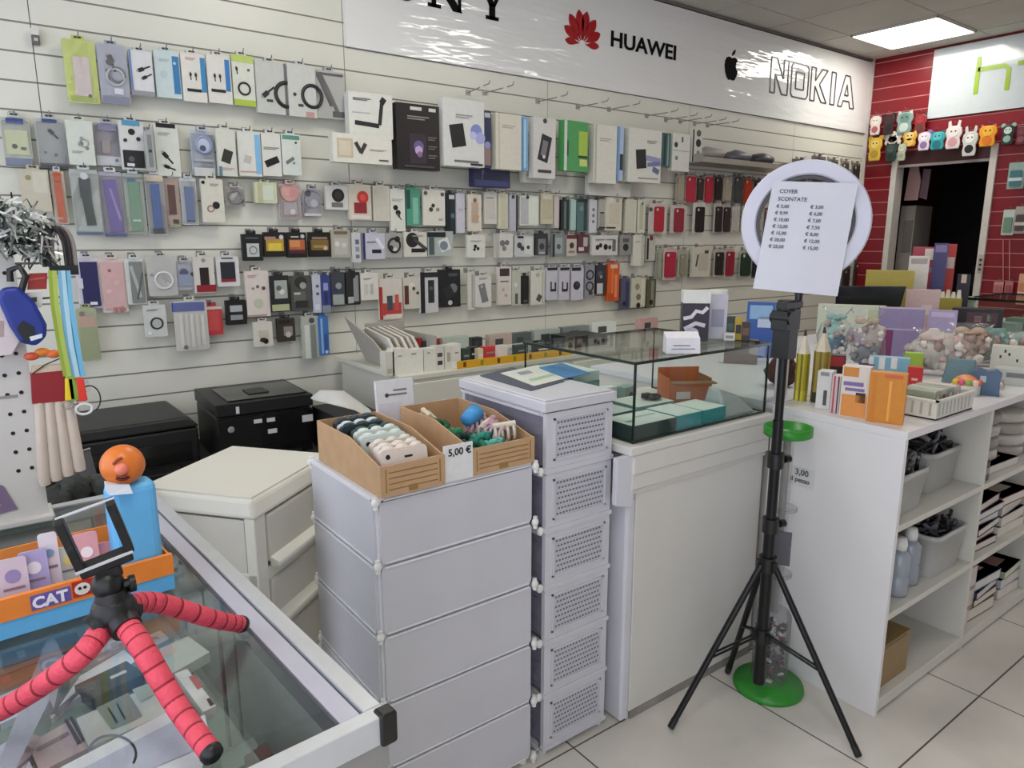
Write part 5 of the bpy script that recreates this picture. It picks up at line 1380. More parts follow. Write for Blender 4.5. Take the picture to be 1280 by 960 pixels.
for k, (x, y, lab) in enumerate(((2.242, .955, 'clear white capped bottle nearest the shelf end on the middle shelf'), (2.35, .972, 'clear white capped bottle beside the grey bin on the middle shelf'))):
    t = thing('spray_bottle', lab, 'bottle', (x, y, zm))
    m = MB(); m.lathe([(.0, 0), (.032, 0), (.034, .01), (.034, .06), (.030, .068), (.034, .076), (.034, .135), (.014, .155), (.0, .156)], clear('blue_grey_clear_plastic', '#d3dae4', .6, rough=.15, gloss=.2, edge=.6), 18); m.build('body', t)
    m = MB(); m.lathe([(.0, .15), (.018, .15), (.02, .17), (.016, .19), (.0, .192)], P('#e2e2dc'), 14); m.build('cap', t)
up('carton', 'brown cardboard carton with open top on the lowest shelf near the end', 'carton', (1102, 800, 1133, 858), .93, zb_, .15, '#8b7147', [(.1, .9, .9, .96, '#6e5734')])
up('carton', 'beige carton with round emblem standing behind the brown carton on the lowest shelf', 'carton', (1120, 772, 1140, 815), 1.12, zb_, .08, '#b09c8c', [(.3, .6, .3, .7, '#c9b3a0')])
up('box', 'grey patterned box at the back of the lowest shelf', 'box', (1135, 758, 1160, 790), 1.12, zb_, .05, '#8f8b88', [(.2, .8, .2, .4, '#55524f'), (.4, .9, .55, .8, '#6b6763')])
def stack(x0, x1, y0, y1, z, items, rz=0):
    zz = z
    for k, (h, c, lab, nm, dx, dy) in enumerate(items):
        mb = MB(); w, d = x1 - x0, y1 - y0
        mb.box(-w / 2, w / 2, -d / 2, d / 2, 0, h, P('#cfcbc2')); mb.box(-w / 2 - .002, w / 2 + .002, -d / 2 - .002, d / 2 + .002, h - .003, h, P(c)); mb.box(-w / 2 - .002, w / 2 + .002, -d / 2 - .002, d / 2 + .002, 0, .003, P(c))
        mb.box(-w / 2 - .002, -w / 2, -d / 2, d / 2, 0, h, P(c)); mb.box(-w / 2 + .03, w / 2 - .05, -d / 2 + .04, d / 2 - .06, h, h + .0006, P('#b9aea0' if k % 2 else '#8c5a54'))
        o = mb.build(nm, loc=((x0 + x1) / 2 + dx, (y0 + y1) / 2 + dy, zz)); o.rotation_euler = (0, 0, rz + .05 * ((k * 7) % 3 - 1)); zz += h + .0008
        tag(o, lab, nm.split('_')[-1])
stack(2.74, 2.95, .93, 1.12, zm, [(.03, '#4a2c2e', 'dark maroon notebook at the bottom of the middle shelf stack', 'note_book', 0, 0), (.03, '#6b2a33', 'red maroon notebook second in the middle shelf stack', 'note_book', .01, .01), (.028, '#2c2627', 'black notebook third in the middle shelf stack', 'note_book', .03, .0),
      (.03, '#303c5c', 'navy notebook fourth in the middle shelf stack', 'note_book', .02, .01), (.028, '#5a6480', 'slate blue notebook fifth in the middle shelf stack', 'note_book', .04, .0), (.03, '#713b3c', 'brick red notebook on top of the middle shelf stack', 'note_book', .03, .01)])
stack(3.0, 3.22, .93, 1.12, zm, [(.04, '#c9c4bb', 'white paper pad at the bottom of the right middle stack', 'paper_pad', 0, 0), (.04, '#b9b2aa', 'grey paper pad second in the right middle stack', 'paper_pad', 0, 0), (.04, '#a59aa0', 'mauve paper pad third in the right middle stack', 'paper_pad', 0, .01), (.035, '#8a4a48', 'red covered pad on top of the right middle stack', 'paper_pad', .0, 0)])
stack(2.82, 3.02, .93, 1.12, zb_, [(.05, '#8a6a4a', 'brown carton at the bottom of the lower shelf stack', 'flat_carton', 0, 0), (.03, '#6a5346', 'dark brown carton second in the lower shelf stack', 'flat_carton', .02, 0), (.03, '#33324a', 'dark navy folder in the lower shelf stack', 'flat_folder', .02, .0), (.04, '#3f6f95', 'blue folder on top of the lower shelf stack', 'flat_folder', .03, .0)])
stack(3.09, 3.27, .93, 1.1, zb_, [(.045, '#b7b0a8', 'grey white packet at the bottom of the rightmost lower stack', 'flat_packet', 0, 0), (.04, '#a9a7b4', 'lavender packet second in the rightmost lower stack', 'flat_packet', 0, 0), (.03, '#8aa07c', 'green tinted packet on top of the rightmost lower stack', 'flat_packet', .01, 0)])
up('carton', 'narrow whitish pink carton beside the divider on the lower shelf', 'carton', (1209, 712, 1219, 752), .935, zb_, .06, '#cbbfb8', [(.1, .9, .6, .66, '#8f7f79'), (.1, .9, .25, .3, '#8f7f79')])
stack(2.83, 3.06, .93, 1.14, zt, [(.03, '#b9b4aa', 'beige bowl box at the bottom of the upper right stack', 'flat_box', 0, 0)])
for k, (x, c, lab) in enumerate(((2.90, '#b4afa6', 'pale grey round tin stack nearest the divider on the upper shelf'), (3.16, '#a9a49c', 'grey round tin stack further along the upper shelf'))):
    mb = MB(); z0 = .0312 if k == 0 else 0
    for q in range(4): mb.lathe([(.0, z0 + .045 * q), (.07, z0 + .045 * q), (.082, z0 + .012 + .045 * q), (.082, z0 + .035 + .045 * q), (.076, z0 + .043 + .045 * q), (.0, z0 + .043 + .045 * q)], P(['#b4afa6', '#8f8a82'][q % 2]) if k == 0 else P(['#a9a49c', '#c3beb4'][q % 2]), 24)
    tag(mb.build('tin_stack', loc=(x, 1.03, zt)), lab, 'tin')
for q in range(3):
    mb = MB(); mb.box(-.03, .03, -.05, .05, 0, .022, P('#2a2a2a' if q != 1 else '#8d8a80')); mb.box(-.031, -.029, -.04, .04, .004, .016, P('#c9c9c0'))
    tag(mb.build('cassette_box', loc=(2.735, .965, zt + .0228 * q + .0)), ['black small box at the bottom of the small pile by the upper divider', 'grey small box in the middle of the small pile by the upper divider', 'black small box on top of the small pile by the upper divider'][q], 'box')

# ================================================================ goods on the shelf unit top and on the counter behind
ZS1 = .9125
def item(name, label, cat, bb, zb=ZS1, dep=.05, col='#cccccc', decs=(), yaw=0.0, lean=0.0, m=None, top=None, xmax=None, shape='box', bev=.0015):
    B, rz, w, h = spot(*bb, zb=zb)
    mb = MB(); c = m or P(col)
    if shape == 'box': mb.box(-w / 2, w / 2, 0, dep, 0, h, c)
    elif shape == 'taper': mb.hexa([(-w / 2, 0, 0), (w / 2, 0, 0), (w / 2, dep, 0), (-w / 2, dep, 0)], [(-w * .38, dep * .3, h), (w * .38, dep * .3, h), (w * .38, dep * .7, h), (-w * .38, dep * .7, h)], c)
    elif shape == 'pouch':
        pts = [(-w * .5, 0), (w * .5, 0), (w * .46, h * .5), (w * .5, h * .85), (w * .3, h), (0, h * .93), (-w * .3, h), (-w * .5, h * .85), (-w * .46, h * .5)]
        mb.prism(pts, 0, dep, c)
    if top: mb.box(-w / 2, w / 2, 0, dep, h, h + .0008, P(top))
    for (u0, u1, v0, v1, dc) in decs: mb.box(-w / 2 + u0 * w, -w / 2 + u1 * w, -.0008, 0, v0 * h, v1 * h, P(dc))
    o = mb.build(name, loc=B, bevel=bev if shape == 'box' else .006); o.rotation_euler = (lean, 0, rz + yaw)
    return tag(o, label, cat), w, h
# two giant pencil shaped boxes
for k, (bb, c, tipc, lab) in enumerate((((992, 404, 1009, 511), '#b7ab2e', '#dcd3c0', 'tall yellow pencil shaped case left by the stand pole'), ((1006, 395, 1030, 510), '#a08a3a', '#d8cdb4', 'tall kraft pencil shaped case with cream tip beside the yellow one'))):
    B, rz, w, h = spot(*bb, zb=ZS1); B = on((1000, 1023)[k], (500, 502)[k], 2, ZS1); B.x = max(B.x, 2.095)
    t = thing('pencil_case', lab, 'pencil case', B, rz)
    r = .022 + .005 * k; hh = .160 + .012 * k
    m = MB(); m.cyl((0, 0, 0), (0, 0, hh), r, P(c), n=6, smooth=False)
    for q in range(6): a = PI / 3 * q + .3; m.cyl((r * .92 * math.cos(a), r * .92 * math.sin(a), 0.002), (r * .92 * math.cos(a), r * .92 * math.sin(a), hh), .0025, P('#7a6a1c'), n=6)
    m.cyl((0, 0, 0), (0, 0, .035), r * 1.03, P('#c9c23c' if k == 0 else '#2a2018'), n=6, smooth=False); m.build('body', t)
    m = MB(); m.cyl((0, 0, hh), (0, 0, hh + .06), r, P(tipc), r1=.006, n=6, smooth=False); m.build('tip', t)
    m = MB(); m.cyl((0, 0, hh + .06), (0, 0, hh + .08), .006, P('#2b2b30'), r1=.003, n=6); m.build('lead', t)
item('book', 'white boxed card with red and black top beside the pencil cases', 'box', (1019, 464, 1036, 511), dep=.05, col='#d5d4d2', decs=[(.5, .75, .1, .5, '#4a4a48'), (.2, .8, .88, .98, '#8d9090')], yaw=-.25)
item('slim_book', 'slim white and pink edged book next to the white boxed card', 'book', (1037, 470, 1047, 516), dep=.05, col='#cdb9bd', decs=[(.2, .4, .0, 1, '#b4474c'), (.7, .85, 0, 1, '#3b2f33')], yaw=-.25)
item('red_box', 'dark red topped black box behind the white boxed card', 'box', (1023, 444, 1052, 492), dep=.05, col='#2a1616', decs=[(.05, .95, .72, .98, '#a82a30')])
item('picture_book', 'white and orange picture box with purple lettering at the shelf corner', 'box', (1049, 458, 1081, 522), dep=.045, col='#d9cfc6', decs=[(.05, .95, .02, .45, '#d98f45'), (.08, .8, .62, .7, '#7a68a0'), (.15, .85, .52, .58, '#7a68a0'), (.05, .6, .8, .98, '#c9853a'), (.55, .9, .3, .5, '#2c2620')], yaw=-.2)
item('orange_box', 'orange box standing at the front corner of the shelf top', 'box', (1084, 466, 1125, 529), dep=.04, col='#c97f1a', decs=[(.1, .2, .05, .95, '#c4771a'), (.4, .9, .9, .97, '#c65a30'), (.55, .62, .05, .85, '#e8a040')], yaw=-.1)
item('blue_cap_bottle', 'deep blue capped pot between the picture box and the orange box', 'pot', (1072, 455, 1090, 478), zb=ZS1 + .0, dep=.03, col='#2f2a78')
item('building_blocks', 'pale blue and white toy blocks behind the orange box', 'toy', (1086, 447, 1131, 480), zb=ZS1, dep=.05, col='#7fb3c9', decs=[(.0, .12, .5, 1, '#e4e4e4'), (.25, .4, .55, 1, '#e4e4e4'), (.55, .7, .6, 1, '#e4e4e4'), (.0, 1, .0, .3, '#c9533a')])
item('red_bottle', 'small red bottle right of the orange box', 'bottle', (1133, 459, 1150, 489), dep=.03, col='#c02a28', decs=[(.3, .7, .45, .55, '#e6b0a8'), (.3, .7, .0, .12, '#3a1414')])
item('lime_packet', 'lime green packet behind the white basket', 'packet', (1129, 441, 1150, 473), dep=.03, col='#9db83c')
# white basket
B = on(1158, 510, 2, ZS1)
t = thing('white_basket', 'white slotted plastic basket on the shelf top', 'basket', (2.40, .985, ZS1), .0)
m = MB(); 
for a in ((-.13, .13, -.075, -.071), (-.13, .13, .071, .075), (-.13, -.126, -.071, .071), (.126, .13, -.071, .071)): m.box(a[0], a[1], a[2], a[3], 0, .06, P('#cdcbc0'))
for k in range(9): m.box(-.115 + .026 * k, -.108 + .026 * k, -.0758, -.075, .012, .05, P('#a5a398'))
for k in range(5): m.box(-.1308, -.13, -.06 + .026 * k, -.053 + .026 * k, .012, .05, P('#a5a398'))
m.box(-.13, .13, -.075, .075, 0, .004, P('#cdcbc0')); m.box(-.134, .134, -.079, -.071, .056, .062, P('#d8d6cc')); m.box(-.134, -.126, -.079, .079, .056, .062, P('#d8d6cc')); m.build('body', t)
for k, (x, c, lab) in enumerate(((2.33, '#9aa08c', 'olive grey clear packet at the left of the white basket'), (2.37, '#b9b2a4', 'beige clear packet second in the white basket'), (2.42, '#8f9890', 'green grey packet third in the white basket'), (2.47, '#c2b6ae', 'pinkish beige packet at the right of the white basket'))):
    mb = MB(); mb.prism(rrect(-.02, .02, 0, .075, .006), -.05, .05, P(c)); mb.prism(disc(0, .05, .01, 10), -.051, -.05, P('#7a4a6a' if k == 1 else '#e0dcd0'))
    o = mb.build('clear_packet', loc=(x, .985, ZS1 + .0045)); tag(o, lab, 'packet')
# coloured ball toy, denim pouch, ring, teal wedge
B = on(1206, 492, 2, ZS1)
t = thing('ball_toy', 'pink yellow and orange patterned toy tub by the shelf edge', 'toy', (B.x, B.y, ZS1))
m = MB(); m.cyl((0, 0, 0), (0, 0, .035), .045, P('#d9d6d0'), n=20); m.build('tub', t)
m = MB(); m.ball((0, 0, .035), .044, P('#e0895a'), sc=(1, 1, .75)); m.build('dome', t)
m = MB()
for k, c in enumerate(('#e3c23a', '#d05a7a', '#7fae4a', '#e8d0c8', '#d9633a')):
    a = yaw_r - PI / 2 + (k - 2) * .55; m.ball((.04 * math.cos(a), .04 * math.sin(a), .045), .011, P(c))
m.build('coloured_spots', t)
item('denim_pouch', 'blue grey pouch right of the coloured toy tub', 'pouch', (1214, 462, 1246, 494), dep=.05, col='#47607c', decs=[(.3, .5, .5, .75, '#a9bccb')], shape='pouch')
item('teal_case', 'dusty teal wedge shaped case behind the coloured toy tub', 'case', (1178, 450, 1218, 484), zb=ZS1, dep=.06, col='#5f7f86', shape='taper')
B = on(1240, 478, 2, ZS1 + .02)
mb = MB()
for k in range(26):
    a = 2 * PI * k / 26; mb.ball((.05 * math.cos(a), .03 * math.sin(a), .004 * (k % 3)), .009, P(['#c9b3ae', '#e2d4d0', '#8f7a78'][k % 3]), n=8, k=6)
tag(mb.build('bead_bracelets', loc=(B.x, B.y, ZS1 + .013)), 'pinkish beaded bracelets piled at the right on the shelf top', 'bracelet')
item('grey_case', 'pale grey flat case at the right edge of the shelf top', 'case', (1246, 462, 1284, 482), dep=.08, col='#b9bcb6', decs=[(.3, .8, .5, .8, '#6f746f')])
item('dotted_box', 'white box with black dots toward the right edge behind the bracelets', 'box', (1240, 434, 1284, 470), zb=ZS1, dep=.08, col='#c9c9bd', decs=[(.2, .25, .6, .7, '#222222'), (.4, .45, .7, .8, '#222222'), (.6, .65, .5, .6, '#222222'), (.8, .85, .75, .85, '#222222'), (.3, .35, .8, .9, '#222222')])
# clear bags of plush and gifts
def clearbag(bb, label, col, inner, zb=ZS1, dep=.07, y=None):
    B, rz, w, h = spot(*bb, zb=zb)
    t = thing('gift_bag', label, 'gift bag', B, rz)
    m = MB()
    pr_ = [(0.0, 0), (.46, .0), (.53, .2), (.54, .45), (.44, .68), (.2, .8), (.36, .92), (.46, 1.0)]
    n = 16; vs = []; 
    for a, z in pr_:
        for i in range(n):
            u = 2 * PI * i / n; k_ = 1 + .07 * math.sin(5 * u + 9 * z) + (.16 * math.sin(8 * u) if z > .85 else 0)
            vs.append((a * w * math.cos(u) * k_, dep * a * math.sin(u) * k_ + dep * .5, z * h))
    m.add(vs, [(q * n + i, q * n + (i + 1) % n, (q + 1) * n + (i + 1) % n, (q + 1) * n + i) for q in range(len(pr_) - 1) for i in range(n)], clear('gift_cellophane', '#fafafa', .95, rough=.1, gloss=.14, edge=.5, bump=.9), True)
    m.build('cellophane', t)
    for k, (u, v, r, c) in enumerate(inner):
        m = MB(); m.ball((u * w, dep * .5, max(v * h * .9 + .01, r * w * 1.4)), r * w, P(c, .8), sc=(1, .5, 1), lump=.6, n=16, k=10)
        for q in range(9):
            a = 2 * PI * q / 9 + k; m.ball((u * w + r * w * .8 * math.cos(a), dep * .42 - .01 * (q % 3), max(v * h * .88 + .012 + r * w * .8 * math.sin(a), r * w * .6)), r * w * (.2 + .06 * (q % 3)), P(['#d8cfc9', c, '#a58f88', '#e3dedb'][q % 4], .8), n=7, k=5, lump=.6)
        m.build('soft_toy', t)
    m = MB(); m.cyl((0, dep * .5, h * .78), (0, dep * .5, h * .82), w * .2, P(col), n=12)
    for s_ in (-1, 1): m.ball((s_ * w * .16, dep * .5 - .012, h * .82), w * .13, P(col), sc=(1.2, .5, .8))
    m.build('tie', t)
clearbag((1022, 384, 1060, 450), 'pale teal and blue gift bag behind the pencil cases', '#8fb6ae', [(0, .3, .36, '#4f7f9c'), (-.05, .6, .32, '#9ccfc6'), (.2, .25, .2, '#2f4a5c')], zb=.93)
clearbag((1056, 388, 1100, 462), 'clear gift bag with beige bow and grey filling behind the picture box', '#b9a690', [(0, .25, .34, '#8c8d90'), (.15, .6, .3, '#c9bdb4'), (-.2, .55, .25, '#a99aa6')], zb=.93)
clearbag((1134, 412, 1196, 470), 'clear gift bag of pinkish white plush behind the white basket', '#c9b4ae', [(0, .3, .36, '#c9bfb8'), (.2, .6, .26, '#cfb5ac'), (-.25, .45, .25, '#bdb6b2')], zb=.9125)
clearbag((1180, 405, 1234, 458), 'clear gift bag of beige and brown plush in the centre of the far clutter', '#bda58f', [(0, .35, .34, '#b79c8c'), (.2, .6, .22, '#8c6f62'), (-.22, .5, .25, '#d0c0b6')], zb=.9125)
clearbag((1212, 414, 1264, 455), 'clear teal tinted gift bag right of the beige plush one', '#7f9c94', [(0, .3, .34, '#6f8f88'), (.2, .6, .25, '#9cb3ac'), (-.2, .6, .2, '#c6b8bd')], zb=.9125)
clearbag((1252, 420, 1292, 452), 'pale green gift bag at the right edge of the photo', '#9bb0a6', [(0, .4, .35, '#93aa9f')], zb=.9125)
item('gift_wrap_roll', 'white green edged wrapped packet behind the teal gift bag', 'packet', (1022, 381, 1098, 432), zb=.9125, dep=.03, col='#c6cdba', decs=[(.75, 1, .1, .9, '#a9b98a')])
t_, w, h = item('lilac_box', 'lilac box with magenta front stripe on the counter behind the basket', 'box', (1097, 386, 1146, 452), zb=.9125, dep=.10, col='#8f82a8', decs=[(.04, .34, .02, .6, '#7c3560'), (.0, 1, .6, .63, '#b5a6c8')], yaw=.1)
# cartons and display things further back
item('yellow_carton', 'large olive yellow carton behind the black screen', 'carton', (1078, 338, 1131, 419), zb=.9125, dep=.06, col='#a8983c')
t = thing('screen', 'black tilted screen in front of the olive yellow carton', 'screen', on(1082, 424, 2, .9125), yaw_r - .2)
B, rz, w, h = spot(1044, 356, 1121, 424, zb=.9125)
m = MB(); m.prism([(-w * .5, h * .55), (w * .42, h * .42), (w * .5, h), (-w * .5, h * .96)], -.01, .01, PBG); m.build('panel', t, bevel=.003)
m = MB(); m.cyl((0, .01, 0), (0, .01, h * .4), .02, BLK); m.cyl((0, .02, 0), (0, .02, .012), .09, BLK, n=20); m.build('base', t)
item('makeup_box', 'pale pink flowered box on the far counter', 'box', (1129, 362, 1166, 424), zb=.9125, dep=.06, col='#c3a9a6', decs=[(.1, .3, .2, .4, '#a8807c'), (.5, .8, .5, .7, '#d8c4be'), (.2, .7, .05, .12, '#6a5348')])
item('lilac_display', 'lilac and blue display box right of the pink flowered one', 'box', (1159, 388, 1190, 429), zb=.9125, dep=.05, col='#a99bc0', decs=[(.1, .9, .05, .4, '#8fa3bd'), (.3, .5, .1, .3, '#3f5a86'), (.1, .9, .8, .95, '#c2b6d2')])
t = thing('pencil_stand', 'olive yellow stand of white tipped pencils above the lilac display box', 'stand', spot(1158, 366, 1194, 419, zb=.9125)[0], yaw_r - .1)
B, rz, w, h = spot(1158, 366, 1194, 419, zb=.9125)
m = MB(); m.box(-w / 2, w / 2, 0, .06, 0, h * .88, P('#a3973a')); m.build('block', t)
m = MB()
for k in range(6): m.cyl((-w * .4 + w * .16 * k, .03, h * .88), (-w * .4 + w * .16 * k, .03, h * 1.02 + .012 * (k % 2)), .014, P('#dcdacb'), r1=.008, n=8)
m.build('pencil', t)
item('white_cartons', 'white carton standing behind the pink flowered box', 'carton', (1128, 320, 1150, 417), zb=.9125, dep=.06, col='#d3cfc9', decs=[(.1, .9, .9, .97, '#a89f9c')])
item('red_gift_bag', 'red and white gift bag rising at the back beside the doorway', 'gift bag', (1133, 288, 1170, 413), zb=.9125, dep=.04, col='#a8384a', decs=[(.35, .6, .85, .98, '#d8ccc6'), (.0, .3, .74, .86, '#c9717c'), (.3, 1, .7, .76, '#8c7a86')])
item('blue_gift_bag', 'blue purple gift bag beside the red one at the back', 'gift bag', (1157, 304, 1172, 415), zb=.9125, dep=.03, col='#3f3a70', decs=[(.1, .9, .9, .98, '#7d6f9c')])
item('red_doll_box', 'narrow red and white box right of the blue purple gift bag', 'box', (1173, 305, 1183, 412), zb=.9125, dep=.04, col='#b5392f', decs=[(.1, .9, .72, .85, '#c9c0b8')])
item('dark_figure', 'dark purple figure with pale head at the back by the door trim', 'figure', (1190, 343, 1204, 413), zb=.9125, dep=.04, col='#221d2c', decs=[(.3, .7, .85, 1, '#c9b9ac')])
item('black_organizer', 'black desktop organizer with pinkish goods at the far right', 'organizer', (1190, 386, 1244, 428), zb=.9125, dep=.10, col='#1a171a', decs=[(.3, .9, .55, .9, '#4a3238'), (.45, .6, .6, .8, '#a88a8a'), (.7, .8, .65, .85, '#8f9a8c'), (.55, .95, .1, .3, '#3a1420')])
item('pale_sprig', 'pale green artificial sprig by the door trim', 'sprig', (1192, 370, 1216, 392), zb=1.0, dep=.03, col='#a3b39c', shape='pouch')
t = thing('glass_display_box', 'dark framed glass box holding pale green packs at the right edge', 'display case', (4.80, 1.50, .9125), 0)
m = MB(); m.box(0, .6, 0, .34, .18, .186, GLASS()); m.box(0, .6, 0, .004, 0, .18, GLASS()); m.box(0, .004, 0.004, .34, 0, .18, GLASS()); m.build('pane', t)
m = MB()
for a in ((-.006, .606, -.006, 0), (-.006, .606, .34, .346)): m.box(*a, .176, .19, EDGE)
for x in (-.006, .6): m.box(x, x + .006, 0, .34, .176, .19, EDGE); m.box(x, x + .006, -.006, 0, 0, .18, EDGE)
m.build('edge_strip', t)
for k in range(4):
    mb = MB(); mb.box(-.06, .06, -.05, .05, 0, .05 + .02 * (k % 2), P(['#8fa59a', '#7a9288', '#a9bbb0', '#6f8478'][k])); tag(mb.build('green_pack', loc=(4.89 + .135 * k, 1.62, .9128)), ['pale green', 'mid green', 'whitish green', 'dark green'][k] + ' pack inside the dark framed glass box', 'pack')

# behind the stand pole: dark box, white tube, blue pack, brown plush
t = thing('white_tube', 'tall white tube standing between the glass box and the stand pole', 'tube', spot(966, 432, 984, 497, zb=.9125)[0], 0)
B, rz, w, h = spot(966, 432, 984, 497, zb=.9125)
m = MB(); m.cyl((0, 0, 0), (0, 0, h), w * .42, P('#c9cbd0'), n=18); m.build('body', t)
m = MB(); m.cyl((0, 0, h), (0, 0, h + .012), w * .45, P('#e0e2e4'), n=18); m.build('cap', t)
mb = MB(); B, rz, w, h = spot(962, 408, 990, 440, zb=.9125)
B = on(975, 482, 2, .9125); k_ = .055
mb.ball((0, 0, k_), k_, P('#4a3026', .8), lump=.35); mb.ball((.0, -.01, k_ * 2.3), k_ * .75, P('#6b3f33', .8), lump=.3)
for s_ in (-1, 1): mb.ball((s_ * .03, -.01, k_ * 2.95), .018, P('#4a3026', .8))
tag(mb.build('plush_toy', loc=B), 'dark brown plush toy behind the white tube', 'plush toy')
item('blue_pack', 'blue and white shiny pack right of the small cartons behind the glass box', 'pack', (931, 378, 964, 447), zb=.9125, dep=.05, col='#3d5fa8', decs=[(.1, .9, .7, .95, '#8fb6dc'), (.4, .95, .55, .75, '#c3d2e6')])
item('grey_pack', 'brown grey pack seen through the right end of the glass box', 'pack', (905, 425, 945, 455), zb=.9125, dep=.05, col='#7a6a66')
# ================================================================ packs hanging on the long slat wall
ORD = ['first', 'second', 'third', 'fourth', 'fifth', 'sixth', 'seventh', 'eighth', 'ninth', 'tenth', 'eleventh', 'twelfth', 'thirteenth', 'fourteenth', 'fifteenth', 'sixteenth', 'seventeenth', 'eighteenth', 'nineteenth', 'twentieth',
       'twenty first', 'twenty second', 'twenty third', 'twenty fourth', 'twenty fifth', 'twenty sixth', 'twenty seventh', 'twenty eighth', 'twenty ninth', 'thirtieth', 'thirty first', 'thirty second', 'thirty third', 'thirty fourth', 'thirty fifth', 'thirty sixth']
HOOKM = mat('hook_wire_metal', '#9a9a98', rough=.35, metal=.5)
def decor(mb, spec, w, h, y, proud=.0009):
    """r cx cy w h colour [angle] | o ring | d disc | t text lines | k phone case back | p plug and lead"""
    q = 0
    for s_ in spec.split(';'):
        a = s_.split()
        if not a: continue
        k = a[0]; q += 1
        f = proud + q * .0004
        n = [float(v) for v in a[1:] if not v.startswith('#')]; c = P([v for v in a if v.startswith('#')][0])
        cx, cy = (n[0] - .5) * w, n[1] * h
        if k == 'r':
            ang = math.radians(n[4]) if len(n) > 4 else 0; hw, hh = n[2] * w / 2, n[3] * h / 2
            mb.prism([(cx + u * math.cos(ang) - v * math.sin(ang), cy + u * math.sin(ang) + v * math.cos(ang)) for u, v in ((-hw, -hh), (hw, -hh), (hw, hh), (-hw, hh))], y - f, y, c)
        elif k == 'o':
            r = n[2] * w
            pts = [(cx + r * math.cos(t), y - f, cy + r * math.sin(t)) for t in [2 * PI * i / 18 for i in range(18)]]
            mb.tube(pts, r * .17, c, n=5, closed=True)
        elif k == 'd': mb.prism(disc(cx, cy, n[2] * w, 14), y - f, y, c)
        elif k == 't':
            for i in range(2): mb.box(cx - n[2] * w / 2, cx + n[2] * w * (.5 - .2 * i), y - f, y, cy - i * h * .035, cy - i * h * .035 + h * .018, c)
        elif k == 'k':
            mb.prism([(cx + p[0], cy + p[1]) for p in rrect(-n[2] * w / 2, n[2] * w / 2, -n[3] * h / 2, n[3] * h / 2, n[2] * w * .16)], y - f - .004, y, c)
            mb.prism(disc(cx - n[2] * w * .26, cy + n[3] * h * .38, n[2] * w * .11, 10), y - f - .0048, y - f - .004, P('#c9c2bc'))
        elif k == 'p':
            ang = math.radians(n[2]); L = n[3] * w
            d = (math.cos(ang), math.sin(ang))
            mb.prism(stroke([(cx, cy), (cx + d[0] * L * .45, cy + d[1] * L * .45)], L * .3), y - f, y, c)
            mb.prism(stroke([(cx + d[0] * L * .45, cy + d[1] * L * .45), (cx + d[0] * L, cy + d[1] * L)], L * .12), y - f, y, c)
            mb.prism(stroke([(cx, cy), (cx - d[0] * L * .14, cy - d[1] * L * .14)], L * .18), y - f, y, P('#9a9a9a'))

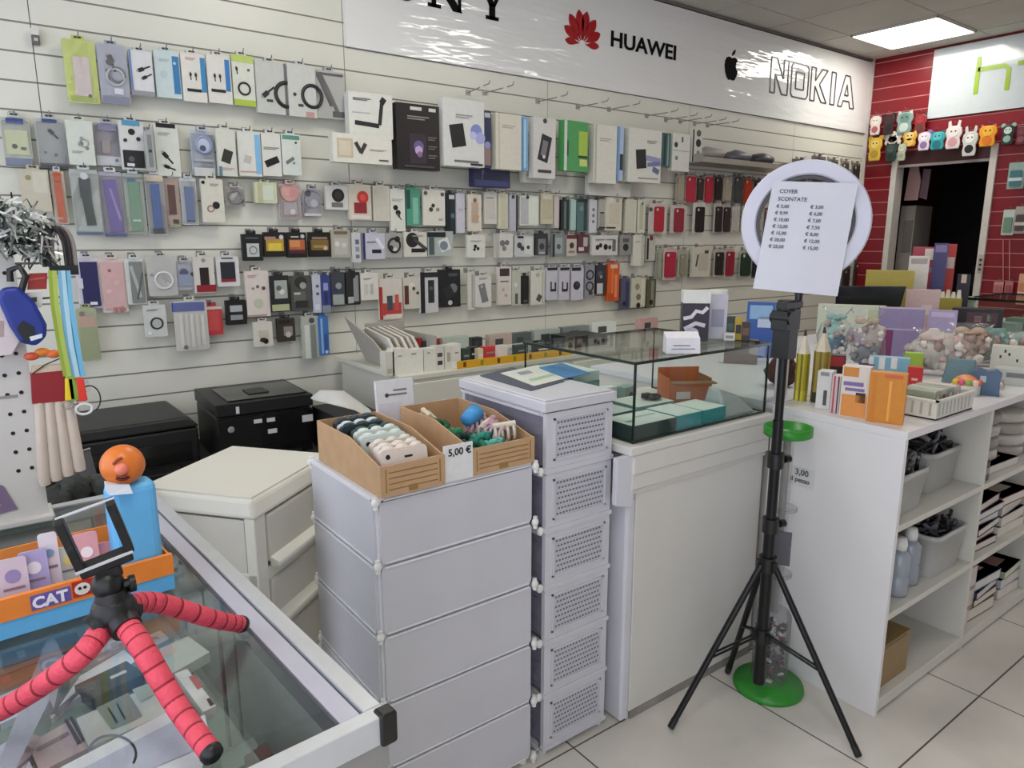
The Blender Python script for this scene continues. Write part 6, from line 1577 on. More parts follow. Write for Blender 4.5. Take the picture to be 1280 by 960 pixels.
def pack(row, i, bb, look, kind, col, spec='', off=None, th=.018, name=None, side=None, tab=True, hook=True):
    x0, y0, x1, y1 = bb
    off = (.052 + .0045 * (i % 3)) if off is None else off
    Y = D - off; cy = (y0 + y1) / 2; cx = (x0 + x1) / 2
    xl, xr = on(x0, cy, 1, Y).x, on(x1, cy, 1, Y).x
    # the left flank also shows: keep the outline inside the pixel box
    th_px = th * max(0.0, (xl + xr) / 2) / Y
    xl += th_px * .9
    if xr - xl < .02: xl = xr - .02
    zt, zb2 = on(cx, y0, 1, Y).z, on(cx, y1, 1, Y).z
    w, h = xr - xl, zt - zb2
    tabh = min(.016, h * .12) if tab else 0
    hb = h - tabh
    base = P(col)
    mb = MB()
    nm = name or {'card': 'accessory_card', 'box': 'accessory_box', 'bag': 'accessory_bag', 'blister': 'blister_pack', 'strap': 'watch_strap_pack', 'case': 'phone_case_pack'}[kind]
    yf = 0.0
    if kind in ('card', 'box'):
        mb.prism(rrect(-w / 2, w / 2, 0, hb, .003), 0, th, base)
        if side: mb.box(w / 2, w / 2 + .0008, 0, th, 0, hb, P(side))
        decor(mb, spec, w, hb, 0.0)
        o = mb.build(nm)
    elif kind == 'bag':
        mb.prism(rrect(-w * .5, w * .5, 0, hb, .008), .004, .006, base)
        o = mb.build(nm)
        q = MB(); decor(q, spec, w, hb, .004, .003); q.build('product', o)
        q = MB(); q.prism(rrect(-w * .5, w * .5, -.001, hb, .01), -.004, -.003, FILM()); q.build('clear_cover', o)
    elif kind in ('blister', 'case', 'strap'):
        mb.prism(rrect(-w / 2, w / 2, 0, hb, .005), th - .002, th, base)
        o = mb.build(nm)
        q = MB(); decor(q, spec, w, hb, th - .003, .004 if kind != 'case' else .005); q.build('product', o)
        if kind == 'case': q = None
        else: q = MB()
        if q: q.hexa([(-w * .44, 0.0, hb * .04), (w * .44, 0.0, hb * .04), (w * .47, th - .002, hb * .02), (-w * .47, th - .002, hb * .02)], [(-w * .44, 0.0, hb * .9), (w * .44, 0.0, hb * .9), (w * .47, th - .002, hb * .94), (-w * .47, th - .002, hb * .94)], FILM())
        if q: q.build('clear_cover', o)
    if tab:
        t = MB(); tw_ = min(w * .5, .04)
        tc = {'strap': '#c9ced2', 'blister': col, 'bag': col}.get(kind, col)
        t.prism(rrect(-tw_ / 2, tw_ / 2, hb - .001, h, .003), th * .5 - .0006, th * .5 + .0006, P(tc)); t.prism(rrect(-tw_ * .3, tw_ * .3, h - tabh * .6, h - tabh * .2, tabh * .19), th * .5 - .0012, th * .5 - .0006, P('#26282a')); t.build('hang_tab', o)
    else:
        t = MB(); t.box(-.012, .012, th, th + .006, hb * .82, hb * .9, P('#8f8f8c')); t.build('hang_clip', o)
    o.location = ((xl + xr) / 2, Y, zb2); o.rotation_euler = (0, 0, math.radians(((i * 37) % 9 - 4) * .8))
    lab = '%s, %s from left in %s' % (look, ORD[i], row)
    if len(lab.split()) > 16: lab = '%s, %s in %s' % (look, ORD[i], row)
    tag(o, lab, {'strap': 'watch strap', 'case': 'phone case', 'box': 'box'}.get(kind, 'pack'), None)
    if hook:
        hk = MB(); X = (xl + xr) / 2; zc = zt - tabh * .4 if tab else zt - .004
        hk.box(-.012, .012, -.004, -.0005, -.012, .014, HOOKM)
        hk.tube([(0, -.002, 0), (0, -off + .006, -.001), (0, -off - .02, 0.001), (0, -off - .026, .012)], .0022, HOOKM, n=6)
        tag(hk.build('hanging_hook', loc=(X, D, zc)), 'hook holding the %s, %s' % (look, row), 'hook')
    return o

def row(name, items, **kw):
    for i, it in enumerate(items):
        bb, look, kind, col = it[:4]; spec = it[4] if len(it) > 4 else ''; ex = dict(kw)
        if len(it) > 5: ex.update(it[5])
        pack(name, i, bb, look, kind, col, spec, **ex)

LT, DK2, BL3 = '#d9d8cd', '#1e1e20', '#2f82b8'
row('top row', [
 ((80, 44, 121, 128), 'lime green clear phone pouch', 'bag', '#b9c653', 'r .52 .42 .5 .62 #cdbfbb;r .52 .06 .8 .07 #9aac2a;d .7 .12 .06 #2b2f10', {'th': .02}),
 ((122, 50, 160, 130), 'blue grey clear bag with coiled black cable', 'bag', '#a3a8b8', 'o .55 .46 .3 #b9bcc4;o .62 .5 .26 #6a6d76;p .4 .82 -75 .6 #1c1d20;p .3 .58 -85 .5 #2a2b30;d .4 .7 .12 #2a2b30;r .5 .07 .9 .14 #6f7690;r .62 .22 .3 .1 #dfe1e8', {'th': .03}),
 ((161, 58, 191, 119), 'white box showing two black plugs', 'box', '#d2d3d6', 'p .35 .55 25 .6 #151517;p .5 .38 30 .5 #151517;r .04 .5 .08 1 #5d7fb4;r .5 .05 1 .1 #8d8f92', {'th': .03}),
 ((192, 58, 225, 122), 'pale cyan box with blue printed stripe', 'box', '#c3d2d3', 'r .84 .5 .26 .8 #2f78ad;t .4 .8 .4 #9db4b8;d .35 .5 .14 #b3c6c9;d .8 .75 .06 #9cc7dd', {'th': .025}),
 ((226, 62, 257, 127), 'white cable card with blue stripe', 'card', '#d8d6cf', 'r .9 .58 .2 .72 #2f82b8;p .36 .6 -88 .3 #111214;p .58 .6 -88 .3 #111214;r .48 .24 .6 .06 #111214;t .4 .9 .4 #c9a9a0', {}),
 ((258, 64, 289, 129), 'white twin plug card with bright blue stripe', 'card', '#d6d5ce', 'r .85 .6 .2 .66 #2f74b4;p .3 .6 -88 .3 #111214;p .52 .6 -88 .3 #111214;r .42 .26 .6 .06 #111214', {}),
 ((289, 64, 318, 132), 'white and lime card with black coil', 'card', '#d3d6ca', 'r .5 .93 1 .14 #b6c96a;r .5 .06 1 .12 #a9bf45;o .5 .34 .26 #161618;p .2 .75 -85 .3 #161618;d .75 .72 .06 #5a5a58', {}),
 ((318, 72, 358, 142), 'grey cable card with half round cable', 'card', '#bfc2bd', 'o 1.0 .4 .38 #1d1d20;p .2 .32 40 .5 #2a2b2d;r .42 .25 .2 .05 #35363a;r .97 .5 .06 1 #6e7072', {'th': .022}),
 ((358, 76, 395, 146), 'light grey cable card with cable loop', 'card', '#c5c8c3', 'o .85 .42 .36 #232326;d .22 .42 .06 #3c3d40;r .42 .22 .18 .05 #3c3d40;r .75 .06 .3 .1 #b98f90', {'th': .02}),
 ((393, 84, 431, 148), 'clear bag holding a folded black cable', 'bag', '#b6b6b2', 'r .5 .93 .9 .05 #2b2b2d;r .35 .6 .2 .7 #2a292b 25;r .55 .4 .12 .7 #4a494c 25;r .75 .1 .4 .12 #1c1b1d', {'th': .02})])
row('second row', [
 ((2, 140, 39, 208), 'clear pack with blue hanger and yellowish gadget', 'blister', '#b6bcb2', 'r .5 .5 .8 .5 #b9bf98;d .4 .42 .1 #3a4030;r .7 .38 .2 .06 #4a5040;r .5 .1 .95 .16 #67718c;r .5 .93 .6 .1 #2f3f86', {'th': .03}),
 ((45, 142, 83, 208), 'grey clear pack with black stylus', 'blister', '#b3b7b6', 'p .45 .78 -48 .45 #17181a;d .25 .3 .05 #5c6064;d .6 .26 .06 #5c6064;r .5 .04 .95 .08 #4b5058;r .5 .96 .5 .06 #3b4a84', {'th': .028}),
 ((83, 145, 117, 206), 'pale green white earphone card', 'card', '#ccd2c8', 'd .55 .6 .08 #8f968f;d .5 .48 .1 #747a76;d .72 .38 .07 #7f8682;o .62 .5 .16 #a3aaa4;t .35 .3 .4 #a6aca6', {}),
 ((118, 148, 153, 207), 'lavender clear pack with white base', 'blister', '#a9a7b3', 'r .5 .12 1 .22 #c9cdd3;r .4 .45 .3 .3 #9c8f90;d .75 .14 .07 #6a707a;r .5 .9 .7 .14 #8684a6', {'th': .025}),
 ((149, 146, 181, 212), 'white earbud card over a black picture, blue hanger', 'card', '#cfd1cf', 'd .5 .78 .14 #131315;d .22 .6 .08 #2c2c30;d .75 .64 .09 #2c2c30;r .5 .22 .85 .36 #1d1e20;d .4 .22 .12 #55585c;r .35 .1 .3 .06 #d5d7d8;r .5 .96 .7 .1 #4f93b8', {}),
 ((181, 158, 193, 214), 'narrow grey pack seen edge on', 'card', '#a7aaa9', 'r .5 .5 .5 .8 #7f8484;d .5 .5 .2 #33383c', {'off': .09}),
 ((193, 150, 224, 220), 'white charger card with black hanger', 'card', '#d3d7cf', 'p .3 .45 -50 .6 #141416;p .3 .2 -20 .5 #141416;r .5 .97 .8 .08 #161618;t .4 .82 .5 #9fb0a8', {}),
 ((239, 158, 270, 220), 'bluish pack with round blue gadget', 'blister', '#b9c2d0', 'd .5 .7 .32 #c3cbe0;d .5 .62 .14 #2d3a66;o .55 .7 .34 #9aa6cc;r .5 .36 .9 .06 #a9b0b8;t .5 .18 .7 #7c8084;r .5 .1 .9 .18 #d1d3d2', {'th': .025}),
 ((270, 156, 295, 220), 'white card with dark phone picture', 'card', '#d2d3c9', 'r .5 .42 .5 .28 #30342d -18;t .5 .16 .7 #b9a59c;r .1 .1 .16 .2 #5a7f90', {}),
 ((296, 160, 326, 220), 'white box with light blue side stripe', 'box', '#d5d6d0', 'r .86 .5 .24 .9 #7fb3d6;r .4 .38 .3 .18 #b9b5ae -15;r .4 .1 .7 .03 #c39c90', {'th': .02}),
 ((326, 162, 351, 220), 'white card with black power bank', 'card', '#d4d4cc', 'r .5 .34 .75 .16 #131314 24;t .5 .66 .8 #7d7d78', {}),
 ((351, 163, 376, 219), 'white card with teal heading', 'card', '#cfd6cf', 'r .5 .92 .9 .1 #5b8f80;r .4 .36 .5 .08 #6f7472 35;d .6 .3 .06 #6f7472;d .75 .8 .06 #4a4c4c', {})])
row('big box row', [
 ((431, 116, 490, 172), 'white router box with black stand picture', 'box', '#d6d7d0', 'r .4 .3 .55 .1 #26282a -4;r .72 .55 .08 .5 #2b2d2f -8;r .78 .85 .12 .14 #202224 -35;t .3 .85 .4 #55585a;r .28 .55 .4 .02 #b3bdc2', {'off': .13, 'th': .05, 'tab': False}),
 ((411, 168, 489, 204), 'wide white box with beige square picture', 'box', '#d8d6cc', 'r .2 .5 .26 .66 #bfb49a;r .2 .5 .2 .5 #cfc6b0;r .42 .55 .06 .4 #3a3a36 30;r .5 .52 .06 .4 #3a3a36 -30;t .76 .5 .3 #b9b3a6;r .85 .14 .16 .05 #4b4a46', {'off': .19, 'th': .05, 'tab': False}),
 ((490, 130, 549, 212), 'black smartwatch box with purple picture', 'box', '#211d1d', 'r .48 .32 .4 .46 #352c3a;d .5 .36 .12 #6a5a86;d .5 .3 .09 #c0a8d0;d .52 .24 .06 #8d6a90;t .5 .8 .5 #8f8a86;r .45 .93 .26 .05 #d0cbc6;r .83 .93 .16 .05 #d0cbc6;t .82 .5 .2 #6c6664;t .82 .36 .2 #6c6664;t .82 .22 .2 #6c6664;r .5 .05 .7 .03 #4d4744', {'off': .15, 'th': .05, 'tab': False, 'side': '#cfcdc6'}),
 ((548, 124, 605, 208), 'white box with black phone and blue swirl', 'box', '#d4d5d2', 'r .34 .46 .34 .34 #171719 10;d .8 .55 .14 #8088c4;d .9 .45 .12 #a3a8d8;d .72 .48 .08 #b9bce0;t .5 .76 .4 #9b9c98;r .55 .08 .6 .03 #6b6c6a;r .8 .04 .3 .03 #2a2b2c', {'off': .16, 'th': .05, 'tab': False}),
 ((602, 138, 614, 210), 'narrow navy box with white swirl', 'box', '#232c4d', 'd .5 .4 .4 #8d90c4;r .5 .2 .8 .3 #8c7670;r .5 .92 .7 .08 #b9bcc4', {'off': .155, 'th': .02, 'tab': False}),
 ((613, 142, 652, 212), 'plain cream box with light blue flank', 'box', '#d3d0c1', 't .5 .78 .5 #a9a595;r .12 .5 .03 1 #b9b5a6', {'off': .15, 'th': .05, 'tab': False, 'side': '#6fa5cf'}),
 ((651, 146, 660, 213), 'slim light blue box', 'box', '#78a9cf', 'r .4 .5 .3 .9 #b5d2e4', {'off': .15, 'th': .02, 'tab': False}),
 ((661, 147, 695, 223), 'white box with black rugged case picture', 'box', '#d1cfcb', 'r .5 .5 .46 .44 #1f1f21 -14;r .48 .5 .24 .26 #77777a -14;d .46 .36 .06 #d2d2d0;r .5 .12 .6 .05 #3a3a3c;d .5 .95 .08 #3a3a3c', {'off': .15, 'th': .04, 'tab': False}),
 ((698, 151, 736, 214), 'green box with lime label', 'box', '#4c9a58', 'r .78 .56 .36 .5 #a3c04a;r .78 .3 .4 .05 #2a3d20;r .8 .18 .3 .14 #c5d27c;r .06 .5 .1 1 #cfd5cc;r .14 .45 .06 .3 #2a4a38', {'off': .15, 'th': .045, 'tab': False}),
 ((736, 156, 770, 229), 'tall cream box with pale blue flank', 'box', '#d2d0c4', 't .5 .76 .5 #a3a196;r .08 .5 .06 1 #b0aea2', {'off': .15, 'th': .05, 'tab': False, 'side': '#7fa8d0'}),
 ((769, 158, 779, 226), 'slim pale blue and black box', 'box', '#a9bcd6', 'r .7 .35 .5 .3 #1f2a33;r .2 .5 .3 1 #6f9ccc', {'off': .145, 'th': .02, 'tab': False}),
 ((779, 161, 826, 228), 'white box with black phone and violet wave', 'box', '#d3d3ca', 'r .38 .44 .3 .36 #17151a 6;r .76 .45 .44 .1 #8d93b8 -6;r .78 .36 .4 .08 #6d76a0 5;r .84 .24 .2 .1 #5b6786 -20;t .7 .78 .3 #8a8a88;r .6 .08 .6 .02 #8a8a88', {'off': .15, 'th': .05, 'tab': False}),
 ((825, 166, 838, 209), 'dark teal striped narrow box', 'box', '#3e5f5e', 'r .3 .5 .2 .9 #1e2c2c;r .7 .5 .15 .9 #86a09c', {'off': .15, 'th': .02, 'tab': False}),
 ((836, 167, 862, 214), 'white box with dark plug picture', 'box', '#d4d5ce', 'd .2 .7 .1 #1d3330;d .25 .35 .08 #5d8a84;r .55 .85 .08 .14 #5a5a58;r .5 .55 .9 .02 #a9aaa4', {'off': .14, 'th': .03, 'tab': False}),
 ((862, 162, 878, 203), 'slim white box with black plugs', 'box', '#d0d2ca', 'r .12 .5 .12 1 #2a2f2c;d .6 .6 .24 #15201d;d .6 .9 .2 #55574f;d .6 .3 .14 #8d9089', {'off': .13, 'th': .02, 'tab': False}),
 ((586, 209, 638, 234), 'low navy blue box hanging underneath', 'box', '#20244a', 'r .5 .2 .9 .3 #39406e;r .25 .6 .05 .5 #555c86;r .5 .5 .5 .3 #161a3c', {'off': .10, 'th': .04, 'tab': False}),
 ((649, 213, 691, 229), 'low white box hanging underneath', 'box', '#cbc9c2', 'r .5 .6 .9 .1 #9a9a94', {'off': .10, 'th': .04, 'tab': False}),
 ((730, 220, 790, 245), 'flat white tray box hanging underneath', 'box', '#c6c6be', 'r .5 .72 .98 .05 #9a9a94;r .4 .8 .08 .3 #4a4c48', {'off': .08, 'th': .03, 'tab': False})], hook=False)
row('strap row', [
 ((25, 206, 62, 264), 'tan card behind the tinsel', 'card', '#bdb7a4', 'r .7 .7 .5 .5 #c6c2b2;d .3 .8 .1 #8f8c60', {}),
 ((65, 208, 83, 280), 'orange watch strap in pale sleeve', 'strap', '#cbbfae', 'r .5 .5 .56 .94 #b9501f;r .5 .8 .5 .04 #8c3c18', {}),
 ((90, 206, 126, 294), 'dark green watch strap in clear case', 'strap', '#aeb6b2', 'r .5 .72 .4 .3 #2c3440;r .55 .4 .34 .5 #2b3b34 4;r .5 .03 .95 .05 #5d6f88;d .5 .9 .14 #c9cfd0', {}),
 ((126, 209, 156, 296), 'purple watch strap in clear case', 'strap', '#b3b1bd', 'r .5 .48 .56 .8 #6a5a9c 3;r .6 .5 .1 .5 #9a8fc4 12;r .5 .03 .95 .05 #5a628c', {}),
 ((156, 211, 182, 292), 'sage green watch strap in clear case', 'strap', '#a9b3a9', 'r .5 .46 .56 .8 #6f9379;r .5 .22 .4 .03 #c9d6cc;r .4 .88 .4 .05 #4a6a94', {}),
 ((183, 212, 208, 294), 'blue watch strap in white case', 'strap', '#b9bbbd', 'r .5 .48 .46 .72 #3f5c96;r .5 .07 .6 .08 #2c3242;r .5 .93 .9 .1 #cfc2ae', {}),
 ((207, 217, 226, 284), 'dark red brown watch strap', 'strap', '#c3ab9c', 'r .45 .56 .5 .6 #4d1d18;r .6 .12 .4 .08 #22201a;r .5 .03 .8 .06 #9aa088', {}),
 ((226, 217, 248, 281), 'denim blue watch strap on white card', 'strap', '#c9cfd3', 'r .5 .44 .5 .74 #5c6f98;r .5 .08 .5 .04 #3b4458', {}),
 ((251, 219, 280, 278), 'white card with black round charger', 'card', '#d3d1c5', 'd .62 .4 .17 #1d1f1d;o .36 .32 .14 #a06a60;d .1 .92 .08 #17181a;t .6 .88 .4 #a5a398', {}),
 ((281, 230, 307, 258), 'small clear pack with grey handle', 'blister', '#bbb9b4', 'o .5 .5 .34 #7f7d80;d .82 .3 .12 #45464a;r .5 .95 .4 .1 #9c7a8c', {}),
 ((315, 224, 346, 254), 'pale green soap shaped box', 'box', '#c3c8a9', 'r .6 .5 .5 .7 #c9d2c0;r .25 .5 .2 .9 #b3b48e', {'th': .04}),
 ((348, 225, 378, 274), 'clear pack with pink pompom', 'blister', '#bfb2b0', 'd .5 .78 .42 #d39a94;d .35 .8 .2 #dcaaa2;d .68 .74 .2 #c98a88;r .5 .3 .6 .36 #a9a2a6;d .6 .22 .12 #d5d3d3', {'th': .03}),
 ((378, 232, 404, 271), 'clear pack with grey plush', 'blister', '#a9a8b0', 'd .5 .62 .4 #8f8f9c;d .3 .85 .16 #3a3a42;d .6 .5 .2 #b3b3c0;r .5 .08 .9 .1 #cfcfd2', {'th': .03}),
 ((405, 228, 435, 262), 'white pack with black round grip', 'card', '#cfcec9', 'd .55 .6 .28 #23231f;r .5 .2 .5 .2 #6f6e6a;d .55 .6 .16 #35352f', {'th': .02}),
 ((434, 226, 464, 275), 'cream pack with bright red ring', 'card', '#d0c8b8', 'd .62 .64 .26 #c2382f;d .62 .64 .13 #d9584c;r .5 .34 .56 .3 #8c2a33;r .5 .08 .8 .1 #ddd8cc', {'th': .02}),
 ((464, 228, 487, 276), 'plain cream box', 'box', '#d1cec1', 'r .5 .5 .8 .9 #c9c6b8', {'th': .02})])
row('middle row', [
 ((486, 232, 506, 289), 'tall white card with black plugs', 'card', '#d5d5cc', 'd .36 .56 .16 #141416;d .52 .44 .17 #141416;p .5 .4 -55 .4 #2a2a2c;t .5 .75 .7 #a9b0a9', {}),
 ((506, 231, 525, 282), 'sea green box', 'box', '#4f947c', 'r .65 .4 .4 .7 #7db8a2;r .15 .7 .25 .5 #234a3e', {'th': .02}),
 ((527, 233, 556, 282), 'white card with three dark earbuds', 'card', '#d6d4c8', 'd .45 .56 .08 #33342e;d .35 .45 .09 #3b3c36;d .66 .45 .08 #8d8f80;d .12 .9 .08 #55564e;d .88 .88 .08 #55564e;t .8 .18 .2 #a99a8c', {}),
 ((556, 237, 569, 293), 'very dark teal pack', 'card', '#1d2c30', 'd .7 .45 .24 #54707a;r .3 .5 .3 1 #10171a;r .6 .9 .6 .1 #c3c6c6', {}),
 ((568, 238, 581, 291), 'slim lavender white box', 'box', '#c3c3cc', 't .5 .6 .5 #9a9aa8', {'th': .02}),
 ((583, 239, 602, 289), 'beige card with orange mark', 'card', '#d6cebf', 'r .5 .58 .5 .4 #b9a594;r .6 .4 .4 .06 #d09a60;d .5 .84 .14 #7c6f60;r .5 .3 .5 .14 #b09f90', {}),
 ((603, 236, 621, 280), 'greyish white card', 'card', '#cfcdc4', 'r .5 .45 .7 .6 #c3c2ba;t .5 .82 .6 #8d8d84', {}),
 ((621, 238, 635, 286), 'slim yellowish cream box', 'box', '#cdcbb4', 'r .5 .5 .6 .9 #c3c2a8', {'th': .02}),
 ((635, 240, 647, 289), 'slim lavender box with dark edge', 'box', '#b8b8c2', 'r .9 .5 .2 1 #24262f;d .4 .95 .2 #33343a', {'th': .02}),
 ((647, 241, 673, 282), 'pale mint white box', 'box', '#d0d8cb', 'r .25 .5 .4 .9 #b4b4b6;r .7 .5 .5 .9 #d5ddd0;d .4 .95 .08 #2c2c30', {'th': .025}),
 ((674, 238, 691, 280), 'tan cream box', 'box', '#c3bda4', 'r .5 .5 .8 .7 #b9b294;r .5 .88 .7 .14 #d0ccb8', {'th': .02}),
 ((690, 240, 699, 285), 'slim pinkish grey box', 'box', '#b9b0ac', 'r .5 .5 .6 .9 #c7beb9', {'th': .02}),
 ((699, 246, 711, 288), 'black box with grey line', 'box', '#1c2022', 'r .5 .5 .3 .9 #59706c', {'th': .02}),
 ((711, 246, 720, 288), 'slim pale teal box', 'box', '#a7c2bb', '', {'th': .02}),
 ((719, 245, 734, 289), 'dark teal box', 'box', '#52716f', 'r .8 .5 .3 .96 #2a3e3d;d .4 .7 .2 #6d8d8a;r .5 .95 1 .1 #17201f', {'th': .02}),
 ((734, 246, 746, 291), 'slim white card with grey buttons', 'card', '#c9cbd0', 'd .55 .7 .16 #6f7378;d .55 .52 .16 #6f7378;d .55 .34 .16 #6f7378', {}),
 ((746, 246, 757, 286), 'slim grey card with black bar', 'card', '#aeada4', 'r .5 .55 .6 .05 #17171a;r .5 .04 .9 .06 #17171a;r .5 .3 .7 .4 #9a9990', {}),
 ((755, 243, 778, 288), 'cream card with scalloped top', 'card', '#d4d0c0', 'r .5 .5 .7 .6 #cac5b2;d .3 .94 .12 #e2dfd2;d .7 .9 .1 #a9a698;r .3 .08 .6 .05 #33332f', {}),
 ((779, 246, 795, 291), 'plain pale cream panel box', 'box', '#cdcbbb', 'r .45 .5 .8 .9 #c6c4b2', {'th': .02}),
 ((795, 247, 806, 291), 'slim whitish card with olive print', 'card', '#cfcfbf', 'r .5 .5 .5 .8 #b5b69c;d .6 .9 .14 #55584a', {})])
row('small box row', [
 ((301, 288, 328, 326), 'black framed box with white round picture', 'box', '#17171a', 'r .52 .4 .6 .5 #b9bdbb;o .52 .4 .18 #7f8584;r .5 .85 .6 .05 #5a5c5e', {'th': .02}),
 ((328, 286, 357, 321), 'black box with yellow picture', 'box', '#1a1716', 'r .5 .48 .8 .5 #b58f3a;r .5 .4 .6 .3 #d6bf4c;r .3 .75 .5 .14 #a08070;d .8 .8 .1 #c3c6c8', {'th': .02}),
 ((357, 286, 383, 322), 'black box with orange red picture', 'box', '#1a1818', 'r .5 .5 .8 .42 #b0603a;r .4 .55 .5 .26 #c98a5a;r .5 .24 .8 .14 #4d2530;d .8 .84 .1 #b9bfc0;r .4 .82 .4 .05 #c9c9c4', {'th': .02}),
 ((384, 286, 413, 321), 'black box with brown gold picture', 'box', '#171513', 'r .5 .48 .8 .42 #7a6233;r .5 .76 .7 .1 #8c7463;d .75 .36 .1 #d2b4a0;r .45 .42 .5 .1 #a08a4c', {'th': .02}),
 ((412, 283, 438, 322), 'greyish beige clear box', 'box', '#a9a597', 'r .5 .4 .7 .6 #b5b5ac;d .3 .5 .12 #d9d2c4;d .65 .45 .12 #c9c8c0;r .5 .9 .7 .1 #6c6046', {'th': .02}),
 ((438, 287, 451, 328), 'slim white card with grey blocks', 'card', '#c6c6c6', 'r .6 .7 .4 .16 #5f6680;r .6 .45 .4 .16 #8f93a0;r .6 .2 .4 .12 #6f7480', {}),
 ((451, 287, 482, 324), 'bluish white card with black plug', 'card', '#c0c0cc', 'r .6 .3 .4 .14 #151517;r .75 .6 .14 .5 #e0e0e6 35;r .06 .5 .1 1 #2b2f66;t .4 .66 .4 #77778a', {}),
 ((480, 287, 503, 322), 'grey card with black swirl', 'card', '#a3a19c', 'o .5 .5 .36 #1a1a1c;d .3 .4 .14 #2a2a2c;d .7 .75 .16 #1a1a1c;d .55 .32 .12 #d0d0cc', {}),
 ((503, 286, 534, 321), 'white card with black car mount', 'card', '#cfcdc3', 'd .35 .68 .28 #19191b;r .6 .26 .6 .16 #121214;r .7 .5 .7 .14 #3a3a38 -35;t .6 .85 .5 #a5a39a', {}),
 ((533, 285, 566, 320), 'dark green and white angled pack', 'card', '#aab0ab', 'r .35 .86 .7 .2 #16211e;r .15 .4 .2 .7 #4a5a58;r .65 .45 .4 .5 #d4d8d4 20;d .62 .42 .16 #77808a', {}),
 ((582, 290, 606, 322), 'white tapered card with black buds', 'card', '#d4d4cc', 'd .45 .5 .09 #17181a;d .6 .4 .08 #17181a;d .4 .36 .07 #17181a;t .5 .74 .6 #9fa8a0', {}),
 ((617, 288, 641, 322), 'white card with grey icon pictures', 'card', '#ccccc4', 'd .4 .6 .14 #6d6e6a;d .66 .62 .12 #6d6e6a;d .5 .38 .12 #7d7e7a;r .12 .5 .2 1 #b0b1aa', {}),
 ((641, 291, 667, 321), 'white grey card with dark plug pair', 'card', '#c2c4c2', 'd .25 .55 .12 #3a3d40;d .4 .4 .1 #3a3d40;r .7 .5 .4 .8 #cfd2d0;d .7 .45 .08 #2b2d30;r .3 .93 .3 .1 #222222', {}),
 ((667, 288, 685, 319), 'black card with grey device', 'card', '#2b2d2e', 'r .5 .45 .6 .6 #6f7476;d .5 .4 .2 #2f3436;r .5 .1 .5 .1 #a9acac', {}),
 ((688, 289, 706, 321), 'grey green card with dark frame', 'card', '#7c8484', 'r .5 .5 .6 .7 #9aa2a2;d .5 .45 .16 #4b5254;r .1 .5 .15 1 #222829', {}),
 ((706, 290, 721, 320), 'white card with dark red heading', 'card', '#c6bdb0', 'r .5 .9 1 .18 #5e2430;d .5 .5 .22 #3b332c;r .5 .2 .6 .1 #8f7f6c', {}),
 ((720, 290, 736, 316), 'maroon pack with white corner', 'card', '#57323a', 'r .7 .6 .4 .5 #b9b0aa;r .3 .2 .5 .2 #cfc8be', {}),
 ((737, 291, 773, 319), 'wide white card with black icons', 'card', '#d0d0ca', 'd .2 .4 .07 #1b1b1c;d .32 .5 .06 #1b1b1c;d .52 .42 .08 #1b1b1c;d .68 .4 .06 #3b3b3c;r .85 .5 .12 .6 #6d6d6c;t .3 .8 .4 #8a8a86;t .7 .8 .3 #8a8a86', {}),
 ((773, 291, 789, 319), 'dark grey card with black figure', 'card', '#8d8c88', 'd .5 .4 .24 #1e1e1f;r .5 .75 .5 .2 #55554f', {}),
 ((789, 291, 805, 332), 'tall white box', 'box', '#d2d1c4', 'r .85 .5 .2 1 #b5b4a6;t .45 .8 .5 #a5a498', {'th': .02}),
 ((806, 293, 819, 326), 'grey box with black side', 'box', '#b9b8ac', 'r .12 .5 .2 .9 #1c1b1b;d .5 .95 .2 #6e2a2c', {'th': .02})], off=None)
